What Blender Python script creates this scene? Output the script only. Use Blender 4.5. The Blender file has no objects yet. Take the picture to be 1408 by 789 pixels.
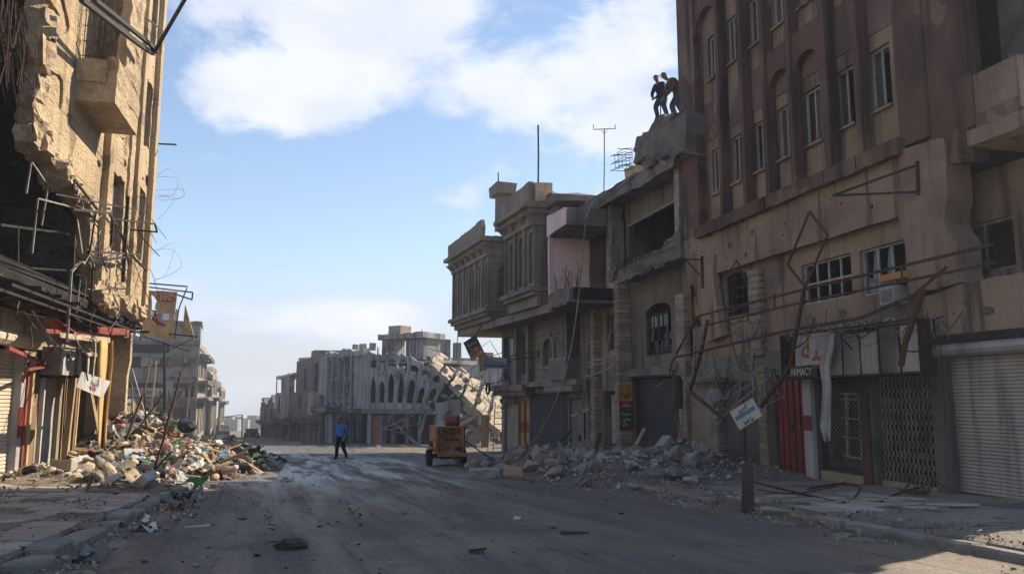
import bpy, bmesh, math, random
from mathutils import Vector, Matrix, noise as mnoise
from mathutils.geometry import tessellate_polygon
R = math.radians
random.seed(7)
SC = bpy.context.scene
COL = SC.collection

# ---------------------------------------------------------------- camera
F, CX, CY, HOR = 1090.0, 704.0, 394.5, 548.0        # focal length, centre and horizon row in photo pixels
PITCH = math.atan((HOR - CY) / F)
YAW = R(13.98)
CAMZ = 1.5
cd = bpy.data.cameras.new('camera'); cam = bpy.data.objects.new('camera', cd); COL.objects.link(cam)
cd.sensor_width = 36.0; cd.lens = F / 1408.0 * 36.0; cd.clip_end = 6000.0; cd.clip_start = 0.1
cam.location = (0, 0, CAMZ); cam.rotation_euler = (math.pi / 2 + PITCH, 0, -YAW)
SC.camera = cam
SC.render.resolution_x = 1024; SC.render.resolution_y = 573
SC.view_settings.view_transform = 'Standard'; SC.view_settings.look = 'None'
SC.view_settings.exposure = 0.92; SC.view_settings.gamma = 1.0

# ---------------------------------------------------------------- sun and sky
SUNV = Vector((1.0, 0.42, 0.86)).normalized()       # towards the sun
EL = math.asin(SUNV.z); AZ = math.atan2(SUNV.x, SUNV.y)
sl = bpy.data.lights.new('sun', 'SUN'); so = bpy.data.objects.new('sun', sl); COL.objects.link(so)
sl.energy = 5.0; sl.angle = R(0.53); sl.color = (1.0, 0.86, 0.68)
so.rotation_euler = (-SUNV).to_track_quat('-Z', 'Y').to_euler(); so.location = (40, 20, 60)

def ray(px, py):
    u = (px - CX) / F; v = (CY - py) / F
    f = math.cos(PITCH) - v * math.sin(PITCH); up = v * math.cos(PITCH) + math.sin(PITCH)
    return Vector((u * math.cos(YAW) + f * math.sin(YAW), -u * math.sin(YAW) + f * math.cos(YAW), up))
def at(px, py, depth):                               # point on a pixel's ray at a camera depth in metres
    return Vector((0, 0, CAMZ)) + ray(px, py) * depth
def az_el(px, py):
    d = ray(px, py).normalized(); return math.atan2(d.x, d.y), math.asin(d.z)

def make_world():
    w = bpy.data.worlds.new('World'); SC.world = w; w.use_nodes = True
    nt = w.node_tree; N = nt.nodes; L = nt.links; N.clear()
    out = N.new('ShaderNodeOutputWorld'); mix = N.new('ShaderNodeMixShader')
    bg = N.new('ShaderNodeBackground'); bc = N.new('ShaderNodeBackground')
    sky = N.new('ShaderNodeTexSky'); sky.sky_type = 'NISHITA'; sky.sun_disc = False
    sky.sun_elevation = EL; sky.sun_rotation = AZ; sky.air_density = 1.0; sky.dust_density = 0.2; sky.ozone_density = 1.6
    sky.altitude = 900
    # soft shoulder: a camera's highlight response keeps the bright horizon from clipping
    k1 = N.new('ShaderNodeVectorMath'); k1.operation = 'MULTIPLY_ADD'; k1.inputs[1].default_value = (.085, .085, .075); k1.inputs[2].default_value = (1, 1, 1)
    k2 = N.new('ShaderNodeVectorMath'); k2.operation = 'DIVIDE'; L.new(sky.outputs[0], k1.inputs[0]); L.new(sky.outputs[0], k2.inputs[0]); L.new(k1.outputs[0], k2.inputs[1])
    sp0 = N.new('ShaderNodeTexCoord'); sp1 = N.new('ShaderNodeSeparateXYZ'); L.new(sp0.outputs['Generated'], sp1.inputs[0])
    du = N.new('ShaderNodeMapRange'); du.interpolation_type = 'SMOOTHSTEP'; L.new(sp1.outputs[2], du.inputs[0])      # dust layer low over the town, the same all round
    for i, q in enumerate((0.0, 0.21, 0.92, 0.0)): du.inputs[i + 1].default_value = q
    dm = N.new('ShaderNodeMix'); dm.data_type = 'RGBA'; L.new(du.outputs[0], dm.inputs[0]); L.new(k2.outputs[0], dm.inputs[6]); dm.inputs[7].default_value = (2.35, 2.5, 2.8, 1)
    L.new(dm.outputs[2], bg.inputs[0]); bg.inputs[1].default_value = 0.14
    tc = N.new('ShaderNodeTexCoord'); sep = N.new('ShaderNodeSeparateXYZ'); L.new(tc.outputs['Generated'], sep.inputs[0])
    def m(op, a, b=None, c=None):
        n = N.new('ShaderNodeMath'); n.operation = op
        for i, q in enumerate((a, b, c)):
            if q is None: continue
            if isinstance(q, (int, float)): n.inputs[i].default_value = q
            else: L.new(q, n.inputs[i])
        return n.outputs[0]
    az = m('ARCTAN2', sep.outputs[0], sep.outputs[1]); el = m('ARCSINE', sep.outputs[2])
    # cloud banks: centre px, centre py, half width px, half height px; they repeat round the sky through the free noise below
    banks = [(480, 40, 300, 115, 1.15), (400, 105, 170, 78, 1.15), (620, 85, 210, 80, 1.0), (770, 105, 170, 85, 1.05), (850, 180, 110, 60, .85),
             (560, 0, 300, 80, 1.0), (450, 435, 170, 34, .55), (300, 425, 110, 34, .45), (580, 460, 90, 25, .4), (900, 30, 120, 50, .5)]
    field = None
    for (bx, by, wx, wy, wt) in banks:
        a0, e0 = az_el(bx, by)
        p = m('POWER', m('DIVIDE', m('SUBTRACT', az, a0), wx / F * 1.0), 2.0)
        q = m('POWER', m('DIVIDE', m('SUBTRACT', el, e0), wy / F), 2.0)
        b = m('SUBTRACT', 1.0, m('ADD', p, q))
        b = m('MULTIPLY', m('MAXIMUM', b, -1.3), wt)
        field = b if field is None else m('SMOOTH_MAX', field, b, 0.4)
    mp = N.new('ShaderNodeMapping'); mp.inputs['Scale'].default_value = (1.0, 1.0, 1.8); mp.inputs['Location'].default_value = (3.1, 1.7, 0.4)
    L.new(tc.outputs['Generated'], mp.inputs[0])
    n1 = N.new('ShaderNodeTexNoise'); n1.inputs['Scale'].default_value = 6.0; n1.inputs['Detail'].default_value = 9.0
    n1.inputs['Roughness'].default_value = 0.57; n1.inputs['Distortion'].default_value = 0.15; L.new(mp.outputs[0], n1.inputs[0])
    n2 = N.new('ShaderNodeTexNoise'); n2.inputs['Scale'].default_value = 2.1; n2.inputs['Detail'].default_value = 3.0; L.new(mp.outputs[0], n2.inputs[0])
    far = m('MULTIPLY', m('SUBTRACT', n2.outputs[0], 0.62), 4.0)      # free banks all round
    tot = m('MAXIMUM', field, far)
    dens = m('ADD', m('MULTIPLY', tot, 0.55), m('MULTIPLY', m('SUBTRACT', n1.outputs[0], 0.5), 2.9))
    rp = N.new('ShaderNodeMapRange'); rp.interpolation_type = 'SMOOTHSTEP'
    rp.inputs[1].default_value = -0.05; rp.inputs[2].default_value = 0.5; rp.inputs[3].default_value = 0.0; rp.inputs[4].default_value = 0.84
    L.new(dens, rp.inputs[0])
    n3 = N.new('ShaderNodeTexNoise'); n3.inputs['Scale'].default_value = 7.0; n3.inputs['Detail'].default_value = 5.0; L.new(mp.outputs[0], n3.inputs[0])
    cr = N.new('ShaderNodeValToRGB'); cr.color_ramp.elements[0].position = 0.35; cr.color_ramp.elements[1].position = 0.65
    cr.color_ramp.elements[0].color = (0.62, 0.65, 0.78, 1); cr.color_ramp.elements[1].color = (0.78, 0.79, 0.84, 1)
    L.new(n3.outputs[0], cr.inputs[0]); L.new(cr.outputs[0], bc.inputs[0]); bc.inputs[1].default_value = 0.72
    L.new(rp.outputs[0], mix.inputs[0]); L.new(bg.outputs[0], mix.inputs[1]); L.new(bc.outputs[0], mix.inputs[2])
    L.new(mix.outputs[0], out.inputs[0])
make_world()

# ---------------------------------------------------------------- ground shape and frames
def G(x, y):
    z = -0.035 * min(y, 160) - 0.03 * max(0, y - 160)
    t = max(0.0, min(10.0, 2.0 - x))
    return z + 0.038 * t * max(0.0, min(1.0, (75 - y) / 40))
def gp(px, py, dz=0.0):                              # where a pixel meets the ground
    d = ray(px, py); t = 10.0
    for _ in range(60):
        p = Vector((0, 0, CAMZ)) + d * t
        t = t * 0.5 + 0.5 * ((G(p.x, p.y) + dz - CAMZ) / d.z if d.z < -1e-4 else 300)
    return Vector((0, 0, CAMZ)) + d * t
class Fr:                                            # a facade frame: s along the wall, n out of it, z up
    def __init__(s, x, y, ndeg, z0):
        s.o = Vector((x, y, z0)); a = R(ndeg); s.n = Vector((math.cos(a), math.sin(a), 0)); s.s = Vector((s.n.y, -s.n.x, 0))
    def P(s, px, py, n=0.0):
        d = ray(px, py); o = s.o + s.n * n; c = Vector((0, 0, CAMZ))
        t = (o - c).dot(s.n) / d.dot(s.n); p = c + d * t - s.o
        return p.dot(s.s), p.z
    def s_at(s, px, z, n=0.0):                       # s where a pixel column meets height z
        py = 500.0
        for _ in range(12):
            a, zz = s.P(px, py, n); _, z2 = s.P(px, py + 1, n); py += (z - zz) / (z2 - zz)
        return a
    def rect(s, px0, pt, pb, px1, n=0.0):            # far/near edge columns, top and bottom rows at px0 -> s0,s1,z0,z1
        a, zt = s.P(px0, pt, n); _, zb = s.P(px0, pb, n); zm = (zt + zb) / 2
        s0 = s.s_at(px0, zm, n); s1 = s.s_at(px1, zm, n)
        return min(s0, s1), max(s0, s1), zb, zt
    def W(s, a, n, z): return s.o + s.s * a + s.n * n + Vector((0, 0, z))
    def L(s, p):
        q = p - s.o; return (q.dot(s.s), q.dot(s.n), q.z)
    def root(s, name, label, cat, group=None):
        e = thing(name, label, cat, group=group); e.matrix_world = s.mat(); return e
    def mat(s):
        m = Matrix.Identity(4); m.col[0][:3] = s.s; m.col[1][:3] = s.n; m.col[3][:3] = s.o; return m

# ---------------------------------------------------------------- objects
def tag(o, label=None, cat=None, group=None, kind=None):
    if label: o['label'] = label
    if cat: o['category'] = cat
    if group: o['group'] = group
    if kind: o['kind'] = kind
    return o
def thing(name, label, cat, loc=(0, 0, 0), rz=0.0, group=None):
    e = bpy.data.objects.new(name, None); COL.objects.link(e); e.location = loc; e.rotation_euler = (0, 0, rz); e.empty_display_size = 0.3
    return tag(e, label, cat, group)
def link(name, me, mat=None, parent=None, smooth=False):
    if mat is not None and not me.materials: me.materials.append(mat)
    if smooth:
        for p in me.polygons: p.use_smooth = True
    o = bpy.data.objects.new(name, me); COL.objects.link(o); o.parent = parent
    return o
def copy_tree(o, parent=None):
    c = o.copy(); COL.objects.link(c); c.parent = parent
    for ch in o.children: copy_tree(ch, c)
    return c
def rag(poly, amp=0.08, step=0.35, rnd=random):      # break straight edges up
    out = []
    n = len(poly)
    for i in range(n):
        a = Vector(poly[i]); b = Vector(poly[(i + 1) % n]); l = (b - a).length; k = max(1, int(l / step))
        d = (b - a); pr = Vector((-d.y, d.x)).normalized() if l > 1e-6 else Vector((0, 0))
        for j in range(k):
            t = (j + (rnd.uniform(-.3, .3) if j else 0)) / k
            out.append(tuple(a + d * t + pr * (rnd.uniform(-amp, amp) if j else rnd.uniform(-amp, amp) * .4)))
    return out
def ragline(a, b, amp, step, rnd=random):            # points from a to b, b left out
    a = Vector(a); b = Vector(b); d = b - a; k = max(1, int(d.length / step)); pr = Vector((-d.y, d.x)).normalized()
    return [tuple(a)] + [tuple(a + d * ((j + rnd.uniform(-.3, .3)) / k) + pr * rnd.uniform(-amp, amp)) for j in range(1, k)]
def box2(s0, s1, z0, z1): return [(s0, z0), (s1, z0), (s1, z1), (s0, z1)]
def arch2(s0, s1, z0, z1, k=9, rise=None):
    r = (s1 - s0) / 2; h = r if rise is None else rise; c = (s0 + s1) / 2
    return [(s0, z0), (s1, z0)] + [(c + r * math.cos(math.pi * i / k), z1 - h + h * math.sin(math.pi * i / k)) for i in range(k + 1)]
def blob2(s, z, r, k=11, rnd=random):
    q = [rnd.uniform(.7, 1.12) for _ in range(k)]; q = [(q[i] + .6 * q[i - 1]) / 1.6 for i in range(k)]; ex = rnd.uniform(.6, 1.0)
    return [(s + r * q[i] * math.cos(2 * math.pi * i / k), z + r * ex * q[i] * math.sin(2 * math.pi * i / k)) for i in range(k)]
def spalls(s0, s1, z0, z1, holes, n, rmin, rmax, rnd=random):
    out = []; circ = []
    bb = [(min(p[0] for p in h), max(p[0] for p in h), min(p[1] for p in h), max(p[1] for p in h)) for h in holes]
    tries = 0
    while len(out) < n and tries < n * 12:
        tries += 1
        r = rmin + (rmax - rmin) * rnd.random() ** 2.2; g = 1.2 * r + .05
        if s1 - s0 < 2.2 * g or z1 - z0 < 2.2 * g: continue
        s = rnd.uniform(s0 + g, s1 - g); z = rnd.uniform(z0 + g, z1 - g)
        if any(a - g < s < b + g and c - g < z < d + g for a, b, c, d in bb): continue
        if any(math.hypot(s - x, z - y) < g + q for x, y, q in circ): continue
        circ.append((s, z, g)); out.append(blob2(s, z, r, rnd.choice((11, 13, 16)), rnd))
    return out

class MB:
    def __init__(s): s.v = []; s.f = []
    def quad(s, *p):
        i = len(s.v); s.v += [tuple(q) for q in p]; s.f.append(tuple(range(i, i + len(p)))); return s
    def box(s, a0, a1, b0, b1, c0, c1, jit=0.0):
        i = len(s.v)
        for c in (c0, c1):
            for (a, b) in ((a0, b0), (a1, b0), (a1, b1), (a0, b1)):
                s.v.append((a + random.uniform(-jit, jit), b + random.uniform(-jit, jit), c + random.uniform(-jit, jit)))
        s.f += [(i, i + 3, i + 2, i + 1), (i + 4, i + 5, i + 6, i + 7), (i, i + 1, i + 5, i + 4), (i + 1, i + 2, i + 6, i + 5), (i + 2, i + 3, i + 7, i + 6), (i + 3, i, i + 4, i + 7)]
        return s
    def bar(s, p, q, w, t=None, up=(0, 0, 1)):       # box beam from p to q
        t = w if t is None else t
        p = Vector(p); q = Vector(q); d = (q - p).normalized(); u = Vector(up)
        if abs(d.dot(u)) > .97: u = Vector((1, 0, 0))
        x = d.cross(u).normalized(); y = x.cross(d).normalized(); i = len(s.v)
        for e in (p, q):
            for a, b in ((-1, -1), (1, -1), (1, 1), (-1, 1)): s.v.append(tuple(e + x * a * w / 2 + y * b * t / 2))
        s.f += [(i, i + 3, i + 2, i + 1), (i + 4, i + 5, i + 6, i + 7), (i, i + 1, i + 5, i + 4), (i + 1, i + 2, i + 6, i + 5), (i + 2, i + 3, i + 7, i + 6), (i + 3, i, i + 4, i + 7)]
        return s
    def tube(s, pts, r, k=6, r2=None, sm=0):
        pts = [Vector(p) for p in pts]
        if sm and len(pts) > 2:                      # Catmull-Rom, so that cables sag and bars bend
            q = [pts[0]] + pts + [pts[-1]]; pts = [q[1]] + [.5 * (2 * q[i] + (q[i + 1] - q[i - 1]) * t + (2 * q[i - 1] - 5 * q[i] + 4 * q[i + 1] - q[i + 2]) * t * t + (3 * q[i] - q[i - 1] - 3 * q[i + 1] + q[i + 2]) * t ** 3) for i in range(1, len(q) - 2) for t in [(j + 1) / sm for j in range(sm)]]
        n = len(pts); rings = []
        for j, p in enumerate(pts):
            d = (pts[min(j + 1, n - 1)] - pts[max(j - 1, 0)])
            d = d.normalized() if d.length > 1e-9 else Vector((0, 0, 1)); u = Vector((0, 0, 1)) if abs(d.z) < .9 else Vector((1, 0, 0))
            x = d.cross(u).normalized(); y = x.cross(d); rr = r if r2 is None else r + (r2 - r) * j / max(1, n - 1); i = len(s.v); rings.append(i)
            for a in range(k): s.v.append(tuple(p + (x * math.cos(2 * math.pi * a / k) + y * math.sin(2 * math.pi * a / k)) * rr))
        for j in range(n - 1):
            for a in range(k): s.f.append((rings[j] + a, rings[j] + (a + 1) % k, rings[j + 1] + (a + 1) % k, rings[j + 1] + a))
        s.f.append(tuple(rings[0] + a for a in reversed(range(k)))); s.f.append(tuple(rings[-1] + a for a in range(k)))
        return s
    def wall(s, outer, holes, n0, n1, jn=0.0):       # polygon in (s,z) with holes, thick from n0 to n1
        loops = [list(outer)] + [list(h) for h in holes]
        flat = [p for l in loops for p in l]
        tri = tessellate_polygon([[Vector((p[0], p[1], 0)) for p in l] for l in loops])
        i = len(s.v); m = len(flat)
        for n, sg in ((n1, 1), (n0, -1)):
            for p in flat: s.v.append((p[0], n + (random.uniform(-jn, jn) if jn else 0), p[1]))
        for t in tri:
            a, b, c = (flat[k] for k in t); cr = (b[0] - a[0]) * (c[1] - a[1]) - (b[1] - a[1]) * (c[0] - a[0])
            if abs(cr) < 1e-10: continue
            t = t if cr < 0 else (t[0], t[2], t[1])
            s.f.append(tuple(i + k for k in t)); s.f.append(tuple(i + m + k for k in reversed(t)))
        k = 0
        for l in loops:
            for j in range(len(l)):
                a = k + j; b = k + (j + 1) % len(l); s.f.append((i + a, i + b, i + m + b, i + m + a))
            k += len(l)
        return s
    def shutter(s, a0, a1, n, z0, z1, pitch=0.075, d=0.02, rnd=None, dent=0.0):   # roller curtain
        k = max(2, int((z1 - z0) / pitch)); h = (z1 - z0) / k; prof = []
        for j in range(k):
            z = z0 + j * h; prof += [(z, 0.0), (z + h * .12, d), (z + h * .8, d * .75), (z + h * .92, 0.0)]
        prof.append((z1, 0.0)); cols = 9; i = len(s.v)
        for z, q in prof:
            for c in range(cols):
                a = a0 + (a1 - a0) * c / (cols - 1)
                w = dent * mnoise.noise(Vector((a * .9, z * .9, n * 3))) if dent else 0
                s.v.append((a, n + q + w, z + (dent * .25 * mnoise.noise(Vector((a * .7, 5, z * .8))) if dent else 0)))
        for r in range(len(prof) - 1):
            for c in range(cols - 1): s.f.append((i + r * cols + c, i + r * cols + c + 1, i + (r + 1) * cols + c + 1, i + (r + 1) * cols + c))
        return s
    def xf(s, M):
        s.v = [tuple(M @ Vector(p)) for p in s.v]; return s
    def mesh(s, name):
        me = bpy.data.meshes.new(name); me.from_pydata(s.v, [], s.f); me.update(); return me
    def build(s, name, mat, parent=None, smooth=False, label=None):
        o = link(name, s.mesh(name), mat, parent, smooth)
        if label: o['label'] = label
        return o
def bevel_mesh(me, w=0.02, seg=1):
    bm = bmesh.new(); bm.from_mesh(me); bmesh.ops.remove_doubles(bm, verts=bm.verts, dist=1e-5)
    bmesh.ops.bevel(bm, geom=bm.edges[:], offset=w, segments=seg, affect='EDGES', clamp_overlap=True); bm.to_mesh(me); bm.free(); return me
# ---------------------------------------------------------------- materials
MATS = {}
def surf(name, c1, c2=None, scale=0.7, rough=0.9, bump=0.25, bscale=14.0, streak=None, streak_amt=0.6, pock=None, pock_scale=5.0,
         pock_size=0.14, metal=0.0, rnd=0.0, fine=0.25, patch=None, patch_scale=0.5, patch_cut=0.56, spec=0.25, courses=None, soot=0.0):
    """procedural plaster / concrete / metal: two mixed tones, fine grain, vertical streaks, pits, patches, relief"""
    if name in MATS: return MATS[name]
    mt = bpy.data.materials.new(name); mt.use_nodes = True; nt = mt.node_tree; N = nt.nodes; L = nt.links
    b = N['Principled BSDF']; b.inputs['Roughness'].default_value = rough; b.inputs['Metallic'].default_value = metal
    b.inputs['Specular IOR Level'].default_value = spec
    geo = N.new('ShaderNodeNewGeometry'); pos = geo.outputs['Position']
    if rnd:
        oi = N.new('ShaderNodeObjectInfo'); sh = N.new('ShaderNodeVectorMath'); sh.operation = 'SCALE'; sh.inputs[0].default_value = (37, 51, 23)
        L.new(oi.outputs['Random'], sh.inputs['Scale']); ad = N.new('ShaderNodeVectorMath'); L.new(pos, ad.inputs[0]); L.new(sh.outputs[0], ad.inputs[1]); pos = ad.outputs[0]
    def nz(sc, det=6.0, ro=0.55, vec=None, dist=0.0):
        n = N.new('ShaderNodeTexNoise'); n.inputs['Scale'].default_value = sc; n.inputs['Detail'].default_value = det
        n.inputs['Roughness'].default_value = ro; n.inputs['Distortion'].default_value = dist; L.new(vec or pos, n.inputs['Vector']); return n.outputs[0]
    def mr(x, a, bb, c=0.0, d=1.0, smooth=True):
        n = N.new('ShaderNodeMapRange'); n.interpolation_type = 'SMOOTHSTEP' if smooth else 'LINEAR'
        for i, q in enumerate((a, bb, c, d)): n.inputs[i + 1].default_value = q
        L.new(x, n.inputs[0]); return n.outputs[0]
    def mixc(f, x, y, mode='MIX'):
        n = N.new('ShaderNodeMix'); n.data_type = 'RGBA'; n.blend_type = mode
        if isinstance(f, (int, float)): n.inputs[0].default_value = f
        else: L.new(f, n.inputs[0])
        for k, q in ((6, x), (7, y)):
            if isinstance(q, tuple): n.inputs[k].default_value = (q[0], q[1], q[2], 1)
            else: L.new(q, n.inputs[k])
        return n.outputs[2]
    c2 = c2 or tuple(q * .75 for q in c1)
    col = mixc(mr(nz(scale, 7, .6), .36, .66), c1, c2)
    fl = nz(bscale, 6, .65)
    hgt = fl
    if patch:
        pf = mr(nz(patch_scale, 8, .62, dist=.4), patch_cut, patch_cut + .035)
        col = mixc(pf, col, patch)
        m = N.new('ShaderNodeMath'); m.operation = 'MULTIPLY_ADD'; L.new(pf, m.inputs[0]); m.inputs[1].default_value = -.35; L.new(hgt, m.inputs[2]); hgt = m.outputs[0]
    if streak:
        mp = N.new('ShaderNodeMapping'); mp.inputs['Scale'].default_value = (2.2, 2.2, .16); L.new(pos, mp.inputs[0])
        a = mr(nz(1.0, 5, .6, mp.outputs[0]), .5, .68, 0, streak_amt)
        col = mixc(a, col, streak)
    if soot:                                         # smoke stains
        sf = mr(nz(.33, 7, .6, dist=.3), .5, .72, 0, soot); col = mixc(sf, col, (.032, .028, .026))
    if courses:                                      # joints of coursed masonry too small to build
        bt = N.new('ShaderNodeTexWave'); bt.wave_type = 'BANDS'; bt.bands_direction = 'Z'; bt.inputs['Scale'].default_value = courses; bt.inputs['Distortion'].default_value = .6
        bt.inputs['Detail'].default_value = 2; L.new(pos, bt.inputs['Vector'])
        jf = mr(bt.outputs['Fac'], .0, .16, .45, 0.0); col = mixc(jf, col, tuple(q * .45 for q in c1))
        m = N.new('ShaderNodeMath'); m.operation = 'MULTIPLY_ADD'; L.new(jf, m.inputs[0]); m.inputs[1].default_value = -1.2; L.new(hgt, m.inputs[2]); hgt = m.outputs[0]
    col = mixc(fine, col, mixc(mr(fl, .3, .7), (.35, .35, .35), (1, 1, 1)), 'MULTIPLY')
    if pock:
        vo = N.new('ShaderNodeTexVoronoi'); vo.inputs['Scale'].default_value = pock_scale; L.new(pos, vo.inputs['Vector'])
        m = N.new('ShaderNodeMath'); m.operation = 'ADD'; L.new(vo.outputs['Distance'], m.inputs[0])
        m2 = N.new('ShaderNodeMath'); m2.operation = 'MULTIPLY'; L.new(nz(pock_scale * 3, 3), m2.inputs[0]); m2.inputs[1].default_value = .22; L.new(m2.outputs[0], m.inputs[1])
        m3 = N.new('ShaderNodeMath'); m3.operation = 'MULTIPLY_ADD'; L.new(nz(.6, 2), m3.inputs[0]); m3.inputs[1].default_value = -.45; m3.inputs[2].default_value = .32
        m4 = N.new('ShaderNodeMath'); L.new(m.outputs[0], m4.inputs[0]); L.new(m3.outputs[0], m4.inputs[1])
        pk = mr(m4.outputs[0], pock_size + .08, pock_size + .15, 1, 0); col = mixc(pk, col, pock)
        m5 = N.new('ShaderNodeMath'); m5.operation = 'MULTIPLY_ADD'; L.new(pk, m5.inputs[0]); m5.inputs[1].default_value = -.6; L.new(hgt, m5.inputs[2]); hgt = m5.outputs[0]
    if rnd:
        hv = N.new('ShaderNodeHueSaturation'); L.new(mr(oi.outputs['Random'], 0, 1, 1 - rnd, 1 + rnd, False), hv.inputs['Value']); L.new(col, hv.inputs['Color']); col = hv.outputs[0]
    L.new(col, b.inputs['Base Color'])
    if bump:
        bp = N.new('ShaderNodeBump'); bp.inputs['Strength'].default_value = min(1, bump * 2); bp.inputs['Distance'].default_value = .05 * bump / .25; L.new(hgt, bp.inputs['Height']); L.new(bp.outputs[0], b.inputs['Normal'])
    MATS[name] = mt; return mt

PL = surf('tan_plaster', (.35, .262, .195), (.215, .163, .125), 0.5, streak=(.05, .04, .034), streak_amt=.85, soot=.42, pock=(.47, .43, .38), pock_scale=3.2, pock_size=.07)
MAROON = surf('maroon_paint', (.165, .098, .08), (.10, .062, .051), 0.6, streak=(.03, .023, .021), streak_amt=.8, soot=.6, pock=(.36, .28, .22), pock_scale=2.6, pock_size=.06, patch=(.20, .145, .105), patch_scale=.4, patch_cut=.57)
MAUVE = surf('worn_mauve_render', (.20, .135, .125), (.14, .095, .085), .5, streak=(.07, .05, .045), patch=(.26, .205, .155), patch_scale=.3, patch_cut=.58)
RAWC = surf('broken_concrete', (.26, .245, .225), (.17, .16, .15), 1.6, bump=.7, bscale=9, fine=.45)
GREYC = surf('grey_concrete', (.225, .21, .188), (.145, .135, .122), .8, streak=(.05, .05, .05), pock=(.33, .33, .32), pock_scale=3)
BURNT = surf('burnt_concrete', (.045, .042, .040), (.022, .021, .020), 1.3, bump=.7, bscale=10, patch=(.12, .11, .10), patch_scale=1.2, patch_cut=.63)
CHARRED = surf('charred_room_plaster', (.135, .115, .095), (.06, .052, .045), 1.6, bump=.9, bscale=6, fine=.5, pock=(.03, .027, .025), pock_scale=4, pock_size=.08, patch=(.05, .045, .04), patch_scale=1.4, patch_cut=.56)
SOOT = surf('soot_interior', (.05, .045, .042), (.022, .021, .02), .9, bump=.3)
ROOM = surf('interior_plaster', (.17, .135, .12), (.09, .075, .068), .7, streak=(.03, .028, .026))
GREENW = surf('weathered_green_plaster', (.20, .215, .205), (.095, .105, .10), .9, patch=(.27, .27, .26), patch_scale=1.1, patch_cut=.55)
STONE = surf('pier_stone', (.40, .335, .265), (.29, .245, .195), 2.5, bump=.6, bscale=8, rnd=.16)
ASHLAR = surf('ashlar_stone', (.27, .23, .185), (.19, .165, .135), .6, streak=(.085, .075, .065), courses=.72, bump=.2)
CARVED = surf('carved_stone', (.265, .225, .18), (.18, .155, .125), .7, streak=(.075, .068, .06), bump=.2)
PINK = surf('pink_plaster', (.78, .62, .64), (.68, .535, .555), .6, streak=(.34, .26, .27), streak_amt=.35, pock=(.5, .46, .43), pock_scale=1.6, pock_size=.0)
YELLOW = surf('pale_yellow_plaster', (.55, .43, .27), (.46, .36, .23), .8, streak=(.25, .2, .14), streak_amt=.4)
ORB = surf('orange_board', (.52, .27, .09), (.42, .21, .07), 1.2)
CREAM = surf('cream_plaster', (.68, .52, .325), (.55, .42, .265), .5, soot=.28, streak=(.28, .22, .15), streak_amt=.5, pock=(.14, .11, .08), pock_scale=2.0, pock_size=.05, bump=.6, patch=(.36, .275, .18), patch_scale=.9, patch_cut=.58)
CREAMR = surf('rough_cream_render', (.62, .475, .305), (.45, .345, .225), 1.4, bump=.9, bscale=5, fine=.45)
FARC = surf('far_grey_plaster', (.37, .362, .35), (.235, .232, .226), .35, soot=.85, streak=(.055, .055, .055), streak_amt=.75, pock=(.05, .05, .05), pock_scale=1.6, pock_size=.05)
FARB = surf('far_brown_plaster', (.20, .16, .135), (.13, .105, .09), .35, streak=(.045, .04, .04), streak_amt=.7, pock=(.05, .05, .05), pock_scale=1.4, pock_size=.02)
FART = surf('far_tan_plaster', (.36, .31, .24), (.25, .215, .17), .35, streak=(.09, .08, .07), streak_amt=.6, pock=(.06, .055, .05), pock_scale=1.4, pock_size=.02)
BLKC = surf('blackened_plaster', (.085, .083, .082), (.035, .034, .034), .3, patch=(.23, .225, .215), patch_scale=.3, patch_cut=.57)
RUST = surf('rusty_steel', (.105, .052, .035), (.06, .036, .028), 3, rough=.8, bump=.25, bscale=40, metal=.15)
DSTEEL = surf('dark_steel', (.035, .034, .034), (.055, .042, .035), 3, rough=.65, metal=.3, bump=.1)
PALEST = surf('pale_bent_steel', (.33, .31, .28), (.20, .165, .13), 2.5, rough=.6, metal=.2)
SHUT = surf('galvanised_shutter', (.40, .385, .37), (.31, .30, .285), .8, rough=.5, metal=.25, streak=(.12, .10, .085), streak_amt=.75, bump=.1, spec=.4, pock=(.10, .07, .05), pock_scale=2.5, pock_size=-.03)
SHUTD = surf('soot_shutter', (.032, .034, .038), (.05, .048, .048), .8, rough=.6, metal=.2, bump=.1)
SHUTT = surf('tan_shutter', (.33, .285, .22), (.25, .215, .165), .8, rough=.6, metal=.1, streak=(.11, .095, .08), bump=.1)
SHUTL = surf('cream_shutter', (.58, .49, .38), (.48, .40, .31), .8, rough=.55, streak=(.25, .2, .15), streak_amt=.4, bump=.1)
SLATEG = surf('grey_sheet_metal', (.105, .105, .11), (.07, .07, .074), .8, rough=.55, metal=.3, streak=(.04, .035, .03), bump=.12)
REDP = surf('red_paint', (.24, .022, .022), (.17, .02, .02), 1.2, rough=.5, streak=(.07, .02, .018), bump=.1, pock=(.10, .05, .04), pock_scale=4, pock_size=-.02)
REDF = surf('faded_red', (.27, .07, .05), (.18, .05, .038), 1.4, rough=.8)
ORNGD = surf('orange_red_shutter', (.36, .12, .065), (.26, .085, .05), .5, rough=.7)
WHITEP = surf('grimy_white_paint', (.47, .46, .44), (.36, .345, .33), 1.2, rough=.7, streak=(.2, .185, .17), streak_amt=.5, pock=(.10, .08, .07), pock_scale=4, pock_size=-.02)
WFRAME = surf('white_aluminium', (.50, .49, .47), (.36, .35, .34), 2, rough=.5, metal=.1, bump=.05)
BFRAME = surf('blue_grey_frame', (.13, .155, .18), (.09, .105, .12), 2, rough=.6, bump=.05)
OCHRE = surf('ochre_paint', (.46, .25, .04), (.36, .19, .035), 1, rough=.6, streak=(.15, .09, .03), streak_amt=.4)
WOODD = surf('dark_wood', (.075, .065, .058), (.045, .04, .036), 2, streak=(.02, .018, .016), bump=.4)
WOODL = surf('pale_wood', (.47, .34, .19), (.36, .25, .14), 2, rnd=.25, bump=.25)
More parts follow.
